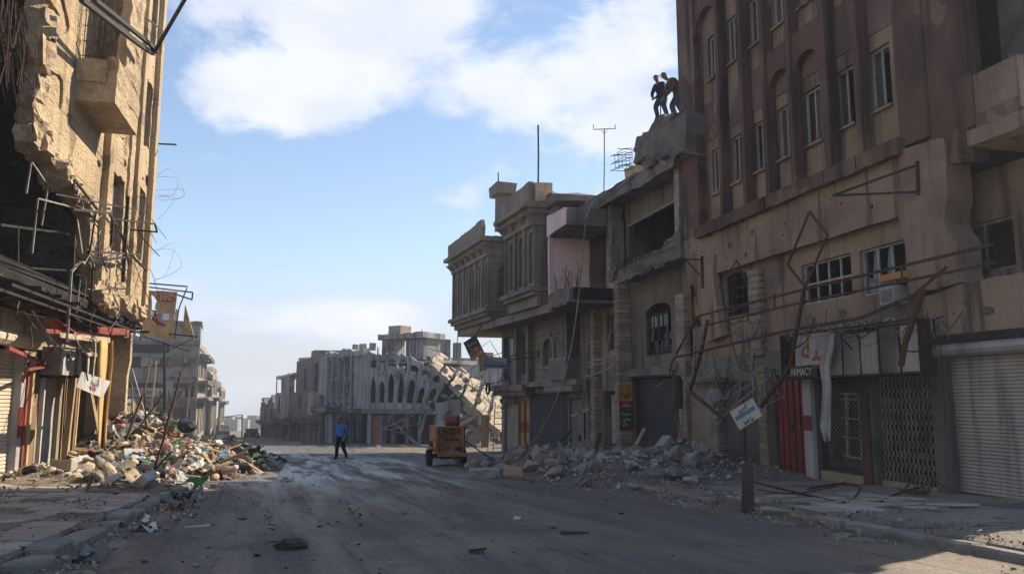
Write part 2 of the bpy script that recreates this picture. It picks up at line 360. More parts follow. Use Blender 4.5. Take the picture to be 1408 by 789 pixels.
CLOTHW = surf('dirty_white_cloth', (.52, .51, .49), (.40, .39, .37), 1.2, rough=.95, pock=(.12, .11, .10), pock_scale=3.5, pock_size=-.01, bump=.15)
CLOTHY = surf('yellow_cloth', (.56, .38, .16), (.45, .30, .13), 1.4, rough=.95)
CLOTHG = surf('dark_grey_cloth', (.075, .075, .08), (.05, .05, .052), 2, rough=.95)
ORANGE = surf('worn_orange_paint', (.46, .20, .07), (.34, .15, .055), .9, rough=.6, streak=(.14, .07, .035), streak_amt=.6, patch=(.17, .10, .07), patch_scale=2.2, patch_cut=.54, bump=.2)
RUBBER = surf('black_rubber', (.022, .022, .022), (.05, .045, .04), 3, rough=.9)
CHUNK = surf('rubble_concrete', (.38, .36, .33), (.27, .255, .235), 2.2, bump=.6, bscale=10, rnd=.42, fine=.4)
CHUNKW = surf('pale_rubble', (.55, .54, .52), (.42, .41, .40), 2.2, bump=.5, bscale=10, rnd=.2)
CHUNKY = surf('tan_block', (.40, .32, .22), (.31, .25, .175), 1.8, bump=.5, bscale=10, rnd=.15)
DUST = surf('rubble_fines', (.26, .24, .215), (.165, .152, .138), 1.6, bump=.9, bscale=7, fine=.5)
TRASHD = surf('trash_fines', (.34, .28, .21), (.15, .125, .10), 2.4, bump=.9, bscale=6, fine=.5, patch=(.42, .38, .33), patch_scale=3.0, patch_cut=.6)
PAVE = surf('paving_concrete', (.42, .365, .305), (.31, .268, .222), 1.0, bump=.3, bscale=18, patch=(.17, .15, .13), patch_scale=.9, patch_cut=.57, rnd=.16)
PAVEG = surf('pavement_bed', (.31, .27, .225), (.21, .182, .152), .7, bump=.5, bscale=12, patch=(.13, .115, .10), patch_scale=.6, patch_cut=.57)
KERB = surf('kerb_stone', (.36, .335, .30), (.25, .232, .21), 1.5, bump=.5, bscale=12, rnd=.15)
def plain(name, c, rough=.85, rnd=.2, **k):
    if name.startswith('litter'): k.update(patch=(.40, .34, .265), patch_scale=2.6, patch_cut=.62)      # dust lies on all of it
    return surf(name, c, tuple(q * .72 for q in c), 2.5, rough=rough, bump=.25, rnd=rnd, **k)
T_WHITE = plain('litter_white', (.60, .58, .54)); T_BEIGE = plain('litter_beige', (.50, .40, .27)); T_BROWN = plain('litter_brown', (.24, .165, .10))
T_RED = plain('litter_red', (.42, .06, .045)); T_GREEN = plain('litter_green', (.05, .22, .10)); T_BLACK = plain('litter_black', (.022, .022, .026), .45)
T_BLUE = plain('litter_blue', (.10, .24, .38)); T_PINK = plain('litter_pink', (.55, .27, .24)); T_GREY = plain('litter_grey', (.23, .225, .215)); T_ORNG = plain('litter_orange', (.52, .19, .07))
SKIN = plain('skin', (.30, .17, .11), .6, 0); HAIR = plain('black_hair', (.015, .013, .012), .6, 0); BLUEK = plain('blue_knit', (.085, .23, .56), .95, 0)
TROUS = plain('dark_trousers', (.014, .015, .022), .95, 0); NAVY = plain('navy_jacket', (.022, .028, .055), .9, 0); CAMO = surf('camouflage_jacket', (.13, .10, .06), (.05, .042, .03), 6, patch=(.035, .04, .03), patch_scale=7, patch_cut=.52, bump=.2)
JEANS = plain('blue_jeans', (.06, .09, .16), .95, 0); SHOE = plain('black_shoe', (.012, .012, .012), .6, 0)
def glassy():
    mt = bpy.data.materials.new('dusty_glass'); mt.use_nodes = True; b = mt.node_tree.nodes['Principled BSDF']
    b.inputs['Base Color'].default_value = (.10, .11, .12, 1); b.inputs['Roughness'].default_value = .12; b.inputs['Alpha'].default_value = .72; b.inputs['Specular IOR Level'].default_value = .5
    return mt
GLASS = glassy()
def mesh_net():                                      # torn gauze / wire netting
    mt = bpy.data.materials.new('torn_gauze'); mt.use_nodes = True; b = mt.node_tree.nodes['Principled BSDF']
    b.inputs['Base Color'].default_value = (.20, .18, .16, 1); b.inputs['Alpha'].default_value = .35; b.inputs['Roughness'].default_value = .9
    return mt
NET = mesh_net()

def road_mat():
    mt = bpy.data.materials.new('muddy_wet_asphalt'); mt.use_nodes = True; nt = mt.node_tree; N = nt.nodes; L = nt.links; b = N['Principled BSDF']
    geo = N.new('ShaderNodeNewGeometry'); pos = geo.outputs['Position']
    def nz(sc, det=6, ro=.6, scl=None, rot=0, dist=0.0, v=None):
        v = v or pos
        if scl:
            mp = N.new('ShaderNodeMapping'); mp.inputs['Scale'].default_value = scl; mp.inputs['Rotation'].default_value = (0, 0, rot); L.new(v, mp.inputs[0]); v = mp.outputs[0]
        n = N.new('ShaderNodeTexNoise'); n.inputs['Scale'].default_value = sc; n.inputs['Detail'].default_value = det; n.inputs['Roughness'].default_value = ro; n.inputs['Distortion'].default_value = dist
        L.new(v, n.inputs[0]); return n.outputs[0]
    def mr(x, a, c, d=0., e=1.):
        n = N.new('ShaderNodeMapRange'); n.interpolation_type = 'SMOOTHSTEP'
        for i, q in enumerate((a, c, d, e)): n.inputs[i + 1].default_value = q
        L.new(x, n.inputs[0]); return n.outputs[0]
    def mixc(f, x, y, mode='MIX'):
        n = N.new('ShaderNodeMix'); n.data_type = 'RGBA'; n.blend_type = mode
        if isinstance(f, float): n.inputs[0].default_value = f
        else: L.new(f, n.inputs[0])
        for k, q in ((6, x), (7, y)):
            if isinstance(q, tuple): n.inputs[k].default_value = (*q, 1)
            else: L.new(q, n.inputs[k])
        return n.outputs[2]
    def mth(op, a, c):
        n = N.new('ShaderNodeMath'); n.operation = op
        for i, q in enumerate((a, c)):
            if isinstance(q, (float, int)): n.inputs[i].default_value = q
            else: L.new(q, n.inputs[i])
        return n.outputs[0]
    sep = N.new('ShaderNodeSeparateXYZ'); L.new(pos, sep.inputs[0]); X, Y = sep.outputs[0], sep.outputs[1]
    # the wheel lane: its middle wanders from x=3 at the camera to x=-3 far down the street
    lane = mth('SUBTRACT', X, mth('ADD', mth('SUBTRACT', 3.0, mth('MULTIPLY', Y, 0.10)), mth('MULTIPLY', mth('MULTIPLY', Y, Y), .0009)))
    cmb = N.new('ShaderNodeCombineXYZ'); L.new(lane, cmb.inputs[0]); L.new(Y, cmb.inputs[1]); lanev = cmb.outputs[0]
    inl = mr(mth('ABSOLUTE', lane, 0), 2.0, 6.5, 1, 0)
    tr = nz(1.0, 9, .68, (1.1, .12, 1), 0, .3, lanev)                   # long tyre streaks
    big = nz(.16, 6, .6, (1, .55, 1), 0, .5)
    mud = mr(mth('ADD', mth('MULTIPLY', big, .7), mth('MULTIPLY', tr, .45)), .48, .66)
    col = mixc(mud, (.11, .103, .097), (.235, .18, .13)); col = mixc(mr(mth('ABSOLUTE', lane, 0), 2.5, 6.0, 0, .6), col, (.215, .162, .114))
    col = mixc(mr(nz(.45, 7, .65), .52, .66), col, (.125, .105, .085))
    thin = nz(1.0, 5, .65, (6.5, .09, 1), 0, .35, lanev); col = mixc(mth('MULTIPLY', mr(thin, .56, .62), .55), col, (.05, .046, .043)); col = mixc(mth('MULTIPLY', mr(thin, .40, .36), .4), col, (.20, .165, .13))
    col = mixc(mth('MULTIPLY', mr(nz(1.3, 8, .7), .57, .64), .6), col, (.055, .046, .037))
    grit = nz(24, 5, .75); col = mixc(.8, col, mixc(mr(grit, .3, .72), (.4, .4, .4), (1.3, 1.27, 1.22)), 'MULTIPLY'); g2 = nz(70, 3, .7); col = mixc(.6, col, mixc(mr(g2, .35, .7), (.5, .5, .5), (1.25, 1.25, 1.25)), 'MULTIPLY')
    speck = mr(nz(9, 2, .5), .70, .76); col = mixc(mth('MULTIPLY', speck, .5), col, (.25, .235, .215))
    far = mr(Y, 9., 34.)
    wet = mth('MULTIPLY', mr(mth('ADD', mth('MULTIPLY', tr, .75), mth('MULTIPLY', nz(.22, 6, .6, (1, .4, 1), 0, .4), .5)), .53, .70), mth('MULTIPLY', inl, mr(far, 0, 1, .36, 1)))
    col = mixc(mth('MULTIPLY', wet, .5), col, (.05, .05, .053))
    L.new(col, b.inputs['Base Color'])
    rg = mth('SUBTRACT', .88, mth('MULTIPLY', wet, .66)); L.new(rg, b.inputs['Roughness']); b.inputs['Specular IOR Level'].default_value = .42
    bp = N.new('ShaderNodeBump'); bp.inputs['Strength'].default_value = .9; bp.inputs['Distance'].default_value = .04
    h = mth('ADD', mth('MULTIPLY', grit, .35), mth('ADD', mth('MULTIPLY', tr, 1.3), nz(3.5, 5, .6))); L.new(mth('MULTIPLY', h, mth('SUBTRACT', 1.0, mth('MULTIPLY', wet, .75))), bp.inputs['Height']); L.new(bp.outputs[0], b.inputs['Normal'])
    return mt
ROAD = road_mat()
EARTH = surf('dry_earth', (.20, .165, .125), (.145, .12, .095), .05, bump=.3)
# ---------------------------------------------------------------- ground, road, pavements
def sheet(xs, ys, dz, amp=0.0):
    mb = MB(); nx = len(xs)
    for y in ys:
        for x in xs: mb.v.append((x, y, G(x, y) + dz + (amp * mnoise.noise(Vector((x * .35, y * .35, 1.3))) if amp else 0)))
    for j in range(len(ys) - 1):
        for i in range(nx - 1): mb.f.append((j * nx + i, j * nx + i + 1, (j + 1) * nx + i + 1, (j + 1) * nx + i))
    return mb
def frange(a, b, n): return [a + (b - a) * i / n for i in range(n + 1)]
xs = [-1500, -800, -300, -120, -60, -40, -26, -20] + frange(-18, 22, 40) + [30, 45, 70, 130, 300, 800, 1500]
ys = [-120, -60, -40] + frange(-30, 170, 100) + [185, 210, 260, 340, 460, 620, 900, 1300, 1900]
tag(sheet(xs, ys, -0.02).build('ground', EARTH, smooth=True), kind='structure')
def rut(x, y):                                       # worn wheel ruts and mud ridges
    l = x - (3.0 - .10 * y + .0009 * y * y); w = .024 * mnoise.noise(Vector((l * 2.2, y * .09, 2))) + .012 * mnoise.noise(Vector((l * 6, y * .5, 7))) + .014 * mnoise.noise(Vector((x * 1.7, y * 1.7, 9)))
    return w
rd = sheet(frange(-17, 19, 260), frange(-28, 0, 10) + frange(.12, 45, 320) + frange(45.6, 168, 130), 0.02, 0.02)
rd.v = [(x, y, z + rut(x, y)) for x, y, z in rd.v]
tag(rd.build('road', ROAD, smooth=True), kind='structure')

def slab_on_ground(name, x0, x1, y0, y1, h, mat, parent=None, edge=0.0, n=24):
    mb = MB(); pts = []
    ysl = frange(y0, y1, n)
    for y in ysl:
        e = edge * mnoise.noise(Vector((x0, y * 1.3, 4)))
        a, b = x0 + (e if x0 > 0 else 0), x1 + (e if x0 < 0 else 0)
        for x, z in ((a, -.25), (a, h), ((a + b) / 2, h), (b, h), (b, -.25)): mb.v.append((x, y, G(x, y) + z))
    for j in range(n):
        for i in range(4): mb.f.append((j * 5 + i, j * 5 + i + 1, (j + 1) * 5 + i + 1, (j + 1) * 5 + i))
    mb.f += [(0, 1, 2, 3, 4), tuple(n * 5 + k for k in (4, 3, 2, 1, 0))]
    return mb.build(name, mat, parent)
PAVE_L = tag(slab_on_ground('pavement', -9.5, -2.78, -6, 34, .12, PAVEG), kind='structure')
PAVE_R = tag(slab_on_ground('pavement', 7.62, 13.5, 2, 30, .13, PAVEG), kind='structure')
# paving slabs of the left footway, some lifted, some gone
tile = bevel_mesh(MB().box(-.285, .285, -.285, .285, -.04, .0).mesh('paving_slab'), .012)
tile.materials.append(PAVE)
tr = random.Random(3)
for i in range(9):
    for j in range(34):
        x = -3.14 - i * .6; y = 4.2 + j * .6 + (.3 if i % 2 else 0)
        if y < 6.5 or tr.random() < .14: continue
        o = link('paving_slab', tile, None, PAVE_L)
        o.location = (x, y, G(x, y) + .135 + tr.uniform(-.012, .016)); o.rotation_euler = (R(-2) + tr.uniform(-.02, .02), R(2.2) + tr.uniform(-.02, .02), tr.uniform(-.02, .02))
for i in range(5):                                   # the slabs left round the post on the right footway
    for j in range(5):
        if tr.random() < .3: continue
        x = 8.0 + i * .6; y = 11.4 + j * .6
        o = link('paving_slab', tile, None, PAVE_R); o.location = (x, y, G(x, y) + .148 + tr.uniform(-.015, .03)); o.rotation_euler = (R(-2) + tr.uniform(-.06, .06), tr.uniform(-.06, .06), tr.uniform(-.06, .06))
kerb = bevel_mesh(MB().box(-.13, .13, -.39, .39, -.2, .17).mesh('kerb_stone'), .03); kerb.materials.append(KERB)
for j in range(38):
    y = 2.4 + j * .8
    if tr.random() < .06: continue
    o = link('kerb_stone', kerb, None, PAVE_L); x = -2.62 + tr.uniform(-.05, .05)
    o.location = (x, y, G(x, y) + tr.uniform(-.07, .01)); o.rotation_euler = (R(-2) + tr.uniform(-.05, .05), tr.uniform(-.16, .16), tr.uniform(-.10, .10))
for j in range(34):
    y = 2.6 + j * .8
    if 11.0 < y < 14.2 or tr.random() < .08: continue
    o = link('kerb_stone', kerb, None, PAVE_R); x = 7.5 + tr.uniform(-.05, .05)
    o.location = (x, y, G(x, y) + tr.uniform(-.07, .0)); o.rotation_euler = (R(-2) + tr.uniform(-.03, .03), tr.uniform(-.08, .08), tr.uniform(-.07, .07))
# ---------------------------------------------------------------- shared facade pieces
def window(par, fr_mat, s0, s1, z0, z1, n, cols=2, rows=1, w=.05, pane=0.0, rnd=random, name='window', mull=None):
    """frame ring with mullions; panes left in with probability pane"""
    h = (s1 - s0 - 2 * w) / cols; v = (z1 - z0 - 2 * w) / rows
    mb = MB().wall(box2(s0, s1, z0, z1), [box2(s0 + w, s1 - w, z0 + w, z1 - w)], n - .03, n + .03)
    o = mb.build(name, fr_mat, par)
    for c in range(1, cols): MB().box(s0 + w + c * h - .02, s0 + w + c * h + .02, n - .02, n + .024, z0 + w, z1 - w).build('mullion', fr_mat, o)
    for r in range(1, rows): MB().box(s0 + w, s1 - w, n - .017, n + .02, z0 + w + r * v - .02, z0 + w + r * v + .02).build('transom', fr_mat, o)
    for c in range(cols):
        for r in range(rows):
            if rnd.random() < pane:
                a, b = s0 + w + c * h + .021, s0 + w + (c + 1) * h - .021; e, f = z0 + w + r * v + .021, z0 + w + (r + 1) * v - .021
                poly = box2(a, b, e, f) if rnd.random() < .5 else [(a, e), (b, e), (b, e + (f - e) * rnd.uniform(.2, .6)), (a + (b - a) * .5, e + (f - e) * rnd.uniform(.3, .8)), (a + (b - a) * .25, f), (a, f)]
                MB().wall(poly, [], n - .004, n + .004).build('pane', GLASS, o)
    return o
def shell(par, L, D, H, floors, mat=RAWC, inner=SOOT, s0=0.0, t=.25, roof=True, back=True, n0=-.3, slabmat=None):
    """side walls, back, roof and floor slabs behind a facade"""
    MB().box(s0 + .003, s0 + t, -D, n0, -1.5, H).build('side_wall', mat, par); MB().box(s0 + L - t, s0 + L - .003, -D, n0, -1.5, H).build('side_wall', mat, par)
    if back: MB().box(s0, s0 + L, -D - .2, -D + .002, -1.5, H).build('back_wall', mat, par)
    for z in floors: MB().box(s0 + t + .002, s0 + L - t - .002, -D + .004, n0 - .004, z - .22, z).build('floor_slab', inner, par)
    if roof: MB().box(s0 + .004, s0 + L - .004, -D + .01, n0 - .006, H - .25, H - .004).build('roof', slabmat or mat, par)
    MB().box(s0 + t + .003, s0 + L - t - .003, n0 - 3.6, n0 - 3.5, 0, H - .26).build('inner_wall', inner, par)
stone_me = [bevel_mesh(MB().box(-.5, .5, -.5, .5, -.5, .5, jit=.05).mesh('stone'), .06) for _ in range(4)]
for q in stone_me: q.materials.append(STONE)
def stone_pier(par, s0, s1, n0, n1, z0, z1, h=.19):
    """coursed rock-faced pier, one object per stone"""
    k = max(1, int((z1 - z0) / h)); h = (z1 - z0) / k
    MB().box(s0 + .03, s1 - .03, n0, n1 - .04, z0, z1).build('pier_core', RAWC, par)
    for j in range(k):
        o = link('stone', random.choice(stone_me), None, par); o.scale = (s1 - s0 + random.uniform(-.03, .03), n1 - n0 + random.uniform(-.02, .03), h * .93)
        o.location = ((s0 + s1) / 2, (n0 + n1) / 2, z0 + (j + .5) * h)
def poly_tube(fr, pts, n, r=.03, k=5):               # pixel polyline on a facade plane (n per point or one)
    out = []
    for i, p in enumerate(pts):
        nn = n[i] if isinstance(n, (list, tuple)) else n
        a, z = fr.P(p[0], p[1], nn); out.append((a, nn, z))
    return out
def weld(o):
    bm = bmesh.new(); bm.from_mesh(o.data); bmesh.ops.remove_doubles(bm, verts=bm.verts, dist=1e-4)
    for f in bm.faces: f.smooth = True
    bm.to_mesh(o.data); bm.free(); return o
def text_mesh(txt, size, depth=.004, font=None):
    cu = bpy.data.curves.new('lettering', 'FONT'); cu.body = txt; cu.size = size; cu.extrude = depth; cu.align_x = 'CENTER'; cu.align_y = 'CENTER'; cu.resolution_u = 3
    o = bpy.data.objects.new('lettering_tmp', cu); COL.objects.link(o); dg = bpy.context.evaluated_depsgraph_get(); me = bpy.data.meshes.new_from_object(o.evaluated_get(dg))
    bpy.data.objects.remove(o); bpy.data.curves.remove(cu); return me
def lettering(par, txt, size, s, n, z, mat, rot=0.0, flip=False, squash=1.0, width=None):
    """text standing on a wall whose outward direction is +n (local y); read from outside"""
    me = text_mesh(txt, size)
    if width:
        w = max(v.co.x for v in me.vertices) - min(v.co.x for v in me.vertices)
        k = width / max(w, 1e-4)
        for v in me.vertices: v.co.x *= k
    M = Matrix.Translation((s, n, z)) @ Matrix.Rotation(rot, 4, 'Y') @ Matrix(((-1, 0, 0, 0), (0, 0, 1, 0), (0, 1, 0, 0), (0, 0, 0, 1)))
    me.transform(M); me.materials.clear()
    return link('lettering', me, mat, par)

# ---------------------------------------------------------------- maroon arcaded building on the right
F1 = Fr(12.3, 10.0, 180, G(12.3, 18) + .15)
b1 = F1.root('arcaded_building', 'tall maroon and tan building with arched window bays above a wrecked pharmacy', 'building')
L1_, H1 = 14.75, 17.2
S0 = .45                                              # the near end of the building, out of view, set for the sunlit road strip
def plate(poly, z0, z1):
    m = MB(); k = len(poly); m.v = [(a, b, z0) for a, b in poly] + [(a, b, z1) for a, b in poly]; m.f = [tuple(range(k)), tuple(range(k, 2 * k))[::-1]] + [(i, (i + 1) % k, k + (i + 1) % k, k + i) for i in range(k)]; return m
SK = lambda n: S0 + .005 - .47 * (n + .62)            # unseen near end wall, skewed along the sunlight to leave the road corner lit
plate([(SK(-.62), -.62), (SK(-9), -9), (SK(-9) + .28, -9), (SK(-.62) + .26, -.62)], -1.5, H1).build('side_wall', PL, b1)
MB().box(L1_ - .25, L1_ - .003, -9, -.62, -1.5, H1).build('side_wall', PL, b1); MB().box(SK(-9), L1_, -9.2, -8.998, -1.5, H1).build('back_wall', PL, b1)
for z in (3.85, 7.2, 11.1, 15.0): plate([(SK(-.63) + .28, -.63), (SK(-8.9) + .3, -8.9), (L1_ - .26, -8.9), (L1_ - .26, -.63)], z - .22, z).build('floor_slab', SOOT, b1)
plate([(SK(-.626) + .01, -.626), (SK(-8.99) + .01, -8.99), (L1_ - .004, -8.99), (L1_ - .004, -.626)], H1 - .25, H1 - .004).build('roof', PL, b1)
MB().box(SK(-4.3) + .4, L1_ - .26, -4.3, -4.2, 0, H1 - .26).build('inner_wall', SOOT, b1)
rr = random.Random(11)
def rp(z): return z
# upper wall: recessed panel plane with window openings
WS = [(979.5, 990), (1006, 1020), (1037, 1053), (1070, 1089), (1106, 1130), (1149, 1175), (1196, 1225)]
BAY = [(963.7, 990), (997, 1021), (1029, 1053), (1060, 1090), (1095.5, 1131), (1144, 1176), (1187.5, 1231)]
wr = [(F1.s_at(b, 9.3, -.22), F1.s_at(a, 9.3, -.22)) for a, b in WS]
br = [(F1.s_at(b, 9.3, 0.0), F1.s_at(a, 9.3, 0.0)) for a, b in BAY]
holes = []; wins = []
for (a, b) in wr:
    for zb in (8.6, 12.5): wins.append((a, b, zb, zb + 1.48)); holes.append(box2(a, b, zb, zb + 1.48))
S_END = F1.P(1306, 200)[0]                           # where the balcony recess starts
MB().wall(box2(S_END + .45, L1_ - .02, 5.95, 16.9), holes, -.6, -.22).build('panel_wall', PL, b1)
for i, (a, b, c, d) in enumerate(wins):
    window(b1, WFRAME, a + .005, b - .005, c + .005, d - .005, -.34, 2, 1, .05, .35, rr)
    if i % 3 == 0: MB().wall([(a + .08, c + .1), (a + .3, c + .1), (a + .3, d - .1), (a + .08, d - .1)], [], -.52, -.51).build('curtain', CLOTHG, b1)
    MB().box(a - .03, b + .03, -.215, -.12, c - .07, c - .003).build('sill', PL, b1)
# mauve spandrels between the storeys
for (a, b) in br: MB().box(a + .02, b - .02, -.216, -.19, 10.45, 11.75).build('spandrel', MAUVE, b1)
# the maroon frame in front of the panels: tall bays, two of them split into two arches
fh = []
for i, (a, b) in enumerate(br):
    if i in (3, 4): fh += [arch2(a, b, 7.62, 11.05), arch2(a, b, 11.75, 15.6)]
    else: fh.append(arch2(a, b, 7.62, 15.3 if i > 0 else 14.95))
fo = [(S_END + .47, 7.40), (L1_, 7.40), (L1_, 16.95), (S_END + .47, 16.95)]
sp = spalls(S_END + .5, br[-1][0] - .2, 7.6, 15, [], 10, .06, .2, rr)
MB().wall(fo, fh, -.215, .02).build('arcade_frame', MAROON, b1)
for i, (a, b) in enumerate(br):                      # raised pilasters beside each bay and a ledge below
    MB().box(b + .015, min(b + .2, L1_ - .02), .022, .11, 7.42, 16.2).build('pilaster', MAROON, b1)
for g in ((0, 2), (3, 4), (5, 5), (6, 6)):
    a = br[g[1]][0] - .12; b = br[g[0]][1] + .22
    me = MB().wall(rag(box2(a, b, 7.22, 7.6), .025, .3, rr), [], -.2, .2).build('ledge', MAROON, b1)
MB().box(S_END + .4, L1_ + .05, -.5, .25, 16.96, 17.3).build('cornice', PL, b1)
# the plain band under the arcade, down to the lintel of the first floor
lo = ragline((F1.P(1250, 300)[0], 5.92), (12.6, 5.92), .012, .5, rr) + ragline((12.6, 5.92), (L1_ - .01, 5.75), .05, .3, rr) + [(L1_ - .01, 7.39), (F1.P(1250, 300)[0], 7.39)]
spb = spalls(4.6, 14.4, 6.0, 7.3, [], 14, .05, .17, rr)
MB().wall(lo, spb, -.02, .015).build('wall_band', PL, b1); MB().box(4.35, L1_ - .03, -.5, -.022, 5.97, 7.38).build('band_core', RAWC, b1)
# broken slab of wall hanging down at the far end
sl_ = [F1.P(*q, .02) for q in ((955, 345), (953, 372), (962, 420), (972, 470), (997, 460), (988, 410), (984, 373), (985, 350))]
MB().wall(rag(sl_, .03, .3, rr), [], -.1, .12).build('hanging_slab', PL, b1)
# column with its ragged edge beside the balcony recess
colp = [F1.P(*q, .06) for q in ((1234, 290), (1244, 340), (1250, 405), (1318, 388), (1313, 330), (1297, 305), (1303, 275), (1300, 235), (1298, 190), (1240, 205))]
MB().wall(rag(colp, .035, .22, rr), [], -.55, .06).build('column', PL, b1)
# plain wall up the corner to the green recess
cz = F1.P(1328, 60)[0]
cw = [(cz + .02, 6.55), (F1.P(1250, 300)[0] + .1, 6.9), (S_END + .46, 7.38), (S_END + .46, 16.9), (cz + .02, 16.9)]
MB().wall(cw, [], -.35, .0).build('corner_wall', MAROON, b1)
# the green recess with its parapet balcony (two storeys) and the open balcony below
def recess(z0, z1, mat, depth): MB().box(S0 + .26, cz + .1, -depth - .2, -depth, z0, z1).build('recess_wall', mat, b1)
recess(7.3, 16.8, GREENW, .95)
MB().box(S0, cz + .018, -.97, .05, 16.8, 17.19).build('roof_beam', PL, b1)
cb0 = F1.P(1332, 150, .7)[0] + .05
for zb in (6.62, 10.6):
    slab_ = MB().box(S0 + .02, cb0 + .02, -.94, .72, zb - .05, zb + .25, jit=.01).build('balcony_slab', PL, b1)
    MB().box(S0 + .06, cb0 - .04, .56, .7, zb + .304, zb + 1.25).build('balcony_parapet', PL, b1)
    MB().box(cb0 - .2, cb0 + .01, .5, .74, zb + .303, zb + 1.3).build('parapet_post', MAROON, b1)
    MB().box(S0 + .1, cb0 - .21, .701, .73, zb + .255, zb + .5).build('parapet_band', MAUVE, b1)
    MB().box(cb0 - .12, cb0 - .01, -.9, .5, zb + .303, zb + 1.2).build('parapet_side', PL, b1)
MB().box(S0 + .0, S0 + .14, -.9, .0, 8.15, 16.8).build('pier', MAUVE, b1)
# the open first floor balcony
w3 = F1.rect(1313, 316, 383, 1396, -.9); s3a, s3b, z3a, z3b = w3
cwz = F1.P(1318, 388)[0]
MB().wall(box2(S0 + .26, F1.P(1300, 300, -.9)[0] + .3, 3.9, 6.6), [box2(s3a, s3b, z3a, z3b)], -1.15, -.9).build('recess_wall', PL, b1)
window(b1, PALEST, s3a + .003, s3b - .003, z3a + .003, z3b - .003, -.98, 2, 1, .06, .3, rr)
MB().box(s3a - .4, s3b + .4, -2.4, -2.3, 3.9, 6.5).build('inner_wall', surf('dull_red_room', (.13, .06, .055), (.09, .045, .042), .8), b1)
MB().box(F1.P(1300, 300, -.9)[0] + .32, F1.P(1300, 300, -.9)[0] + .5, -1.15, -.56, 3.9, 6.55).build('recess_side', PL, b1)
# wall strip between shop and balcony
band = [(S0 + .02, 3.0), (F1.P(1285, 460)[0], 3.0), (F1.P(1262, 420)[0], 4.05), (F1.P(1320, 400)[0], 4.22), (S0 + .02, 4.25)]
MB().wall(rag(band, .02, .4, rr), spalls(S0 + .2, 3.2, 3.3, 4.1, [], 7, .04, .16, rr), -.018, .0).build('wall_band', PL, b1); MB().box(S0 + .03, 4.2, -.95, -.02, 3.26, 4.1).build('band_core', RAWC, b1)
MB().box(S0, F1.P(1296, 470)[0] + .1, -.02, .05, 2.98, 3.24).build('dark_band', BURNT, b1)
# first floor wall, set back, with its windows
fa = F1.rect(1103, 365, 420, 1171, -.2); fb = F1.rect(1183, 345, 408, 1246, -.2); fc = F1.rect(998, 378, 437, 1029, -.2); fd = F1.rect(947, 390, 452, 965, -.2)
hs = [box2(*fa), box2(*fb), arch2(*fc, rise=.25), arch2(*fd)]
MB().wall([(4.2, 2.6), (L1_ - .02, 2.6), (L1_ - .02, 5.95), (4.2, 5.95)], hs, -.45, -.2).build('first_floor_wall', PL, b1)
sp1 = spalls(4.5, 12, 3.3, 5.8, hs, 12, .08, .3, rr)
for q in sp1[:9]: MB().wall(rag(q, .05, .09, rr), [], -.199, -.186).build('plaster_patch', RAWC if rr.random() < .5 else GREYC, b1)
window(b1, WFRAME, *[fa[0] + .004, fa[1] - .004, fa[2] + .004, fa[3] - .004], -.32, 4, 2, .045, .15, rr)
window(b1, WFRAME, *[fb[0] + .004, fb[1] - .004, fb[2] + .004, fb[3] - .004], -.32, 3, 1, .045, .2, rr)
window(b1, DSTEEL, *[fc[0] + .004, fc[1] - .004, fc[2] + .004, fc[3] - .16], -.32, 3, 4, .04, .0, rr)
MB().wall([(fd[0] + .02, fd[2] + .4), (fd[1] - .02, fd[2] + .4), (fd[1] - .02, fd[3] - .5), (fd[0] + .02, fd[3] - .4)], [], -.34, -.31).build('window_board', ORB, b1)
stone_pier(b1, F1.s_at(1044, 4.5), F1.s_at(1029, 4.5), -.2, .0, 3.2, 5.7)
stone_pier(b1, F1.s_at(943, 2.5), F1.s_at(931, 2.5), -.3, .02, -.1, 5.6)
# shop fronts
def ss(px): return F1.s_at(px, 1.3)
p_ = dict(a=ss(1308), b=ss(1284), c=ss(1201), d=ss(1183), e=ss(1125), f=ss(1119.5), g=ss(1108), h=ss(1066), i=ss(1055), j=ss(1044), k=ss(992), l=ss(983), m=ss(941))
MB().box(S0, 14.7, -.62, -.3, 3.0, 3.84).build('lintel_beam', PL, b1); MB().box(4.3, 14.68, -.298, -.1, 2.62, 3.3).build('lintel_beam', GREYC, b1)
MB().box(p_['a'] - .0, p_['b'], -.5, .02, -.2, 3.0, jit=.012).build('pier', surf('dirty_grey_pier', (.135, .12, .11), (.085, .078, .072), .9, streak=(.04, .036, .034)), b1)
MB().box(p_['c'], p_['d'], -.4, .0, -.2, 2.62, jit=.012).build('pier', MATS['dirty_grey_pier'], b1)
MB().box(p_['c'] + .09, p_['d'] - .09, .001, .05, -.1, 2.5).build('pier_strip', RUST, b1)
MB().box(p_['g'], p_['f'], -.4, .06, -.2, 2.62).build('white_pillar', WHITEP, b1)
for z in (1.18,): MB().box(p_['g'] - .004, p_['f'] + .004, -.2, .066, z, z + .38).build('red_band', REDP, b1)
MB().box(p_['f'] - .001 - .16, p_['f'] - .02, -.42, -.05, -.2, 2.6).build('door_jamb', SLATEG, b1)
MB().box(p_['h'], p_['i'], -.4, .0, -.2, 2.8).build('pier', MATS['dirty_grey_pier'], b1)
stone_pier(b1, p_['i'], p_['j'], -.3, .04, -.2, 2.9); stone_pier(b1, p_['l'] - .24, p_['l'] + .12, -.3, .04, -.2, 2.9)
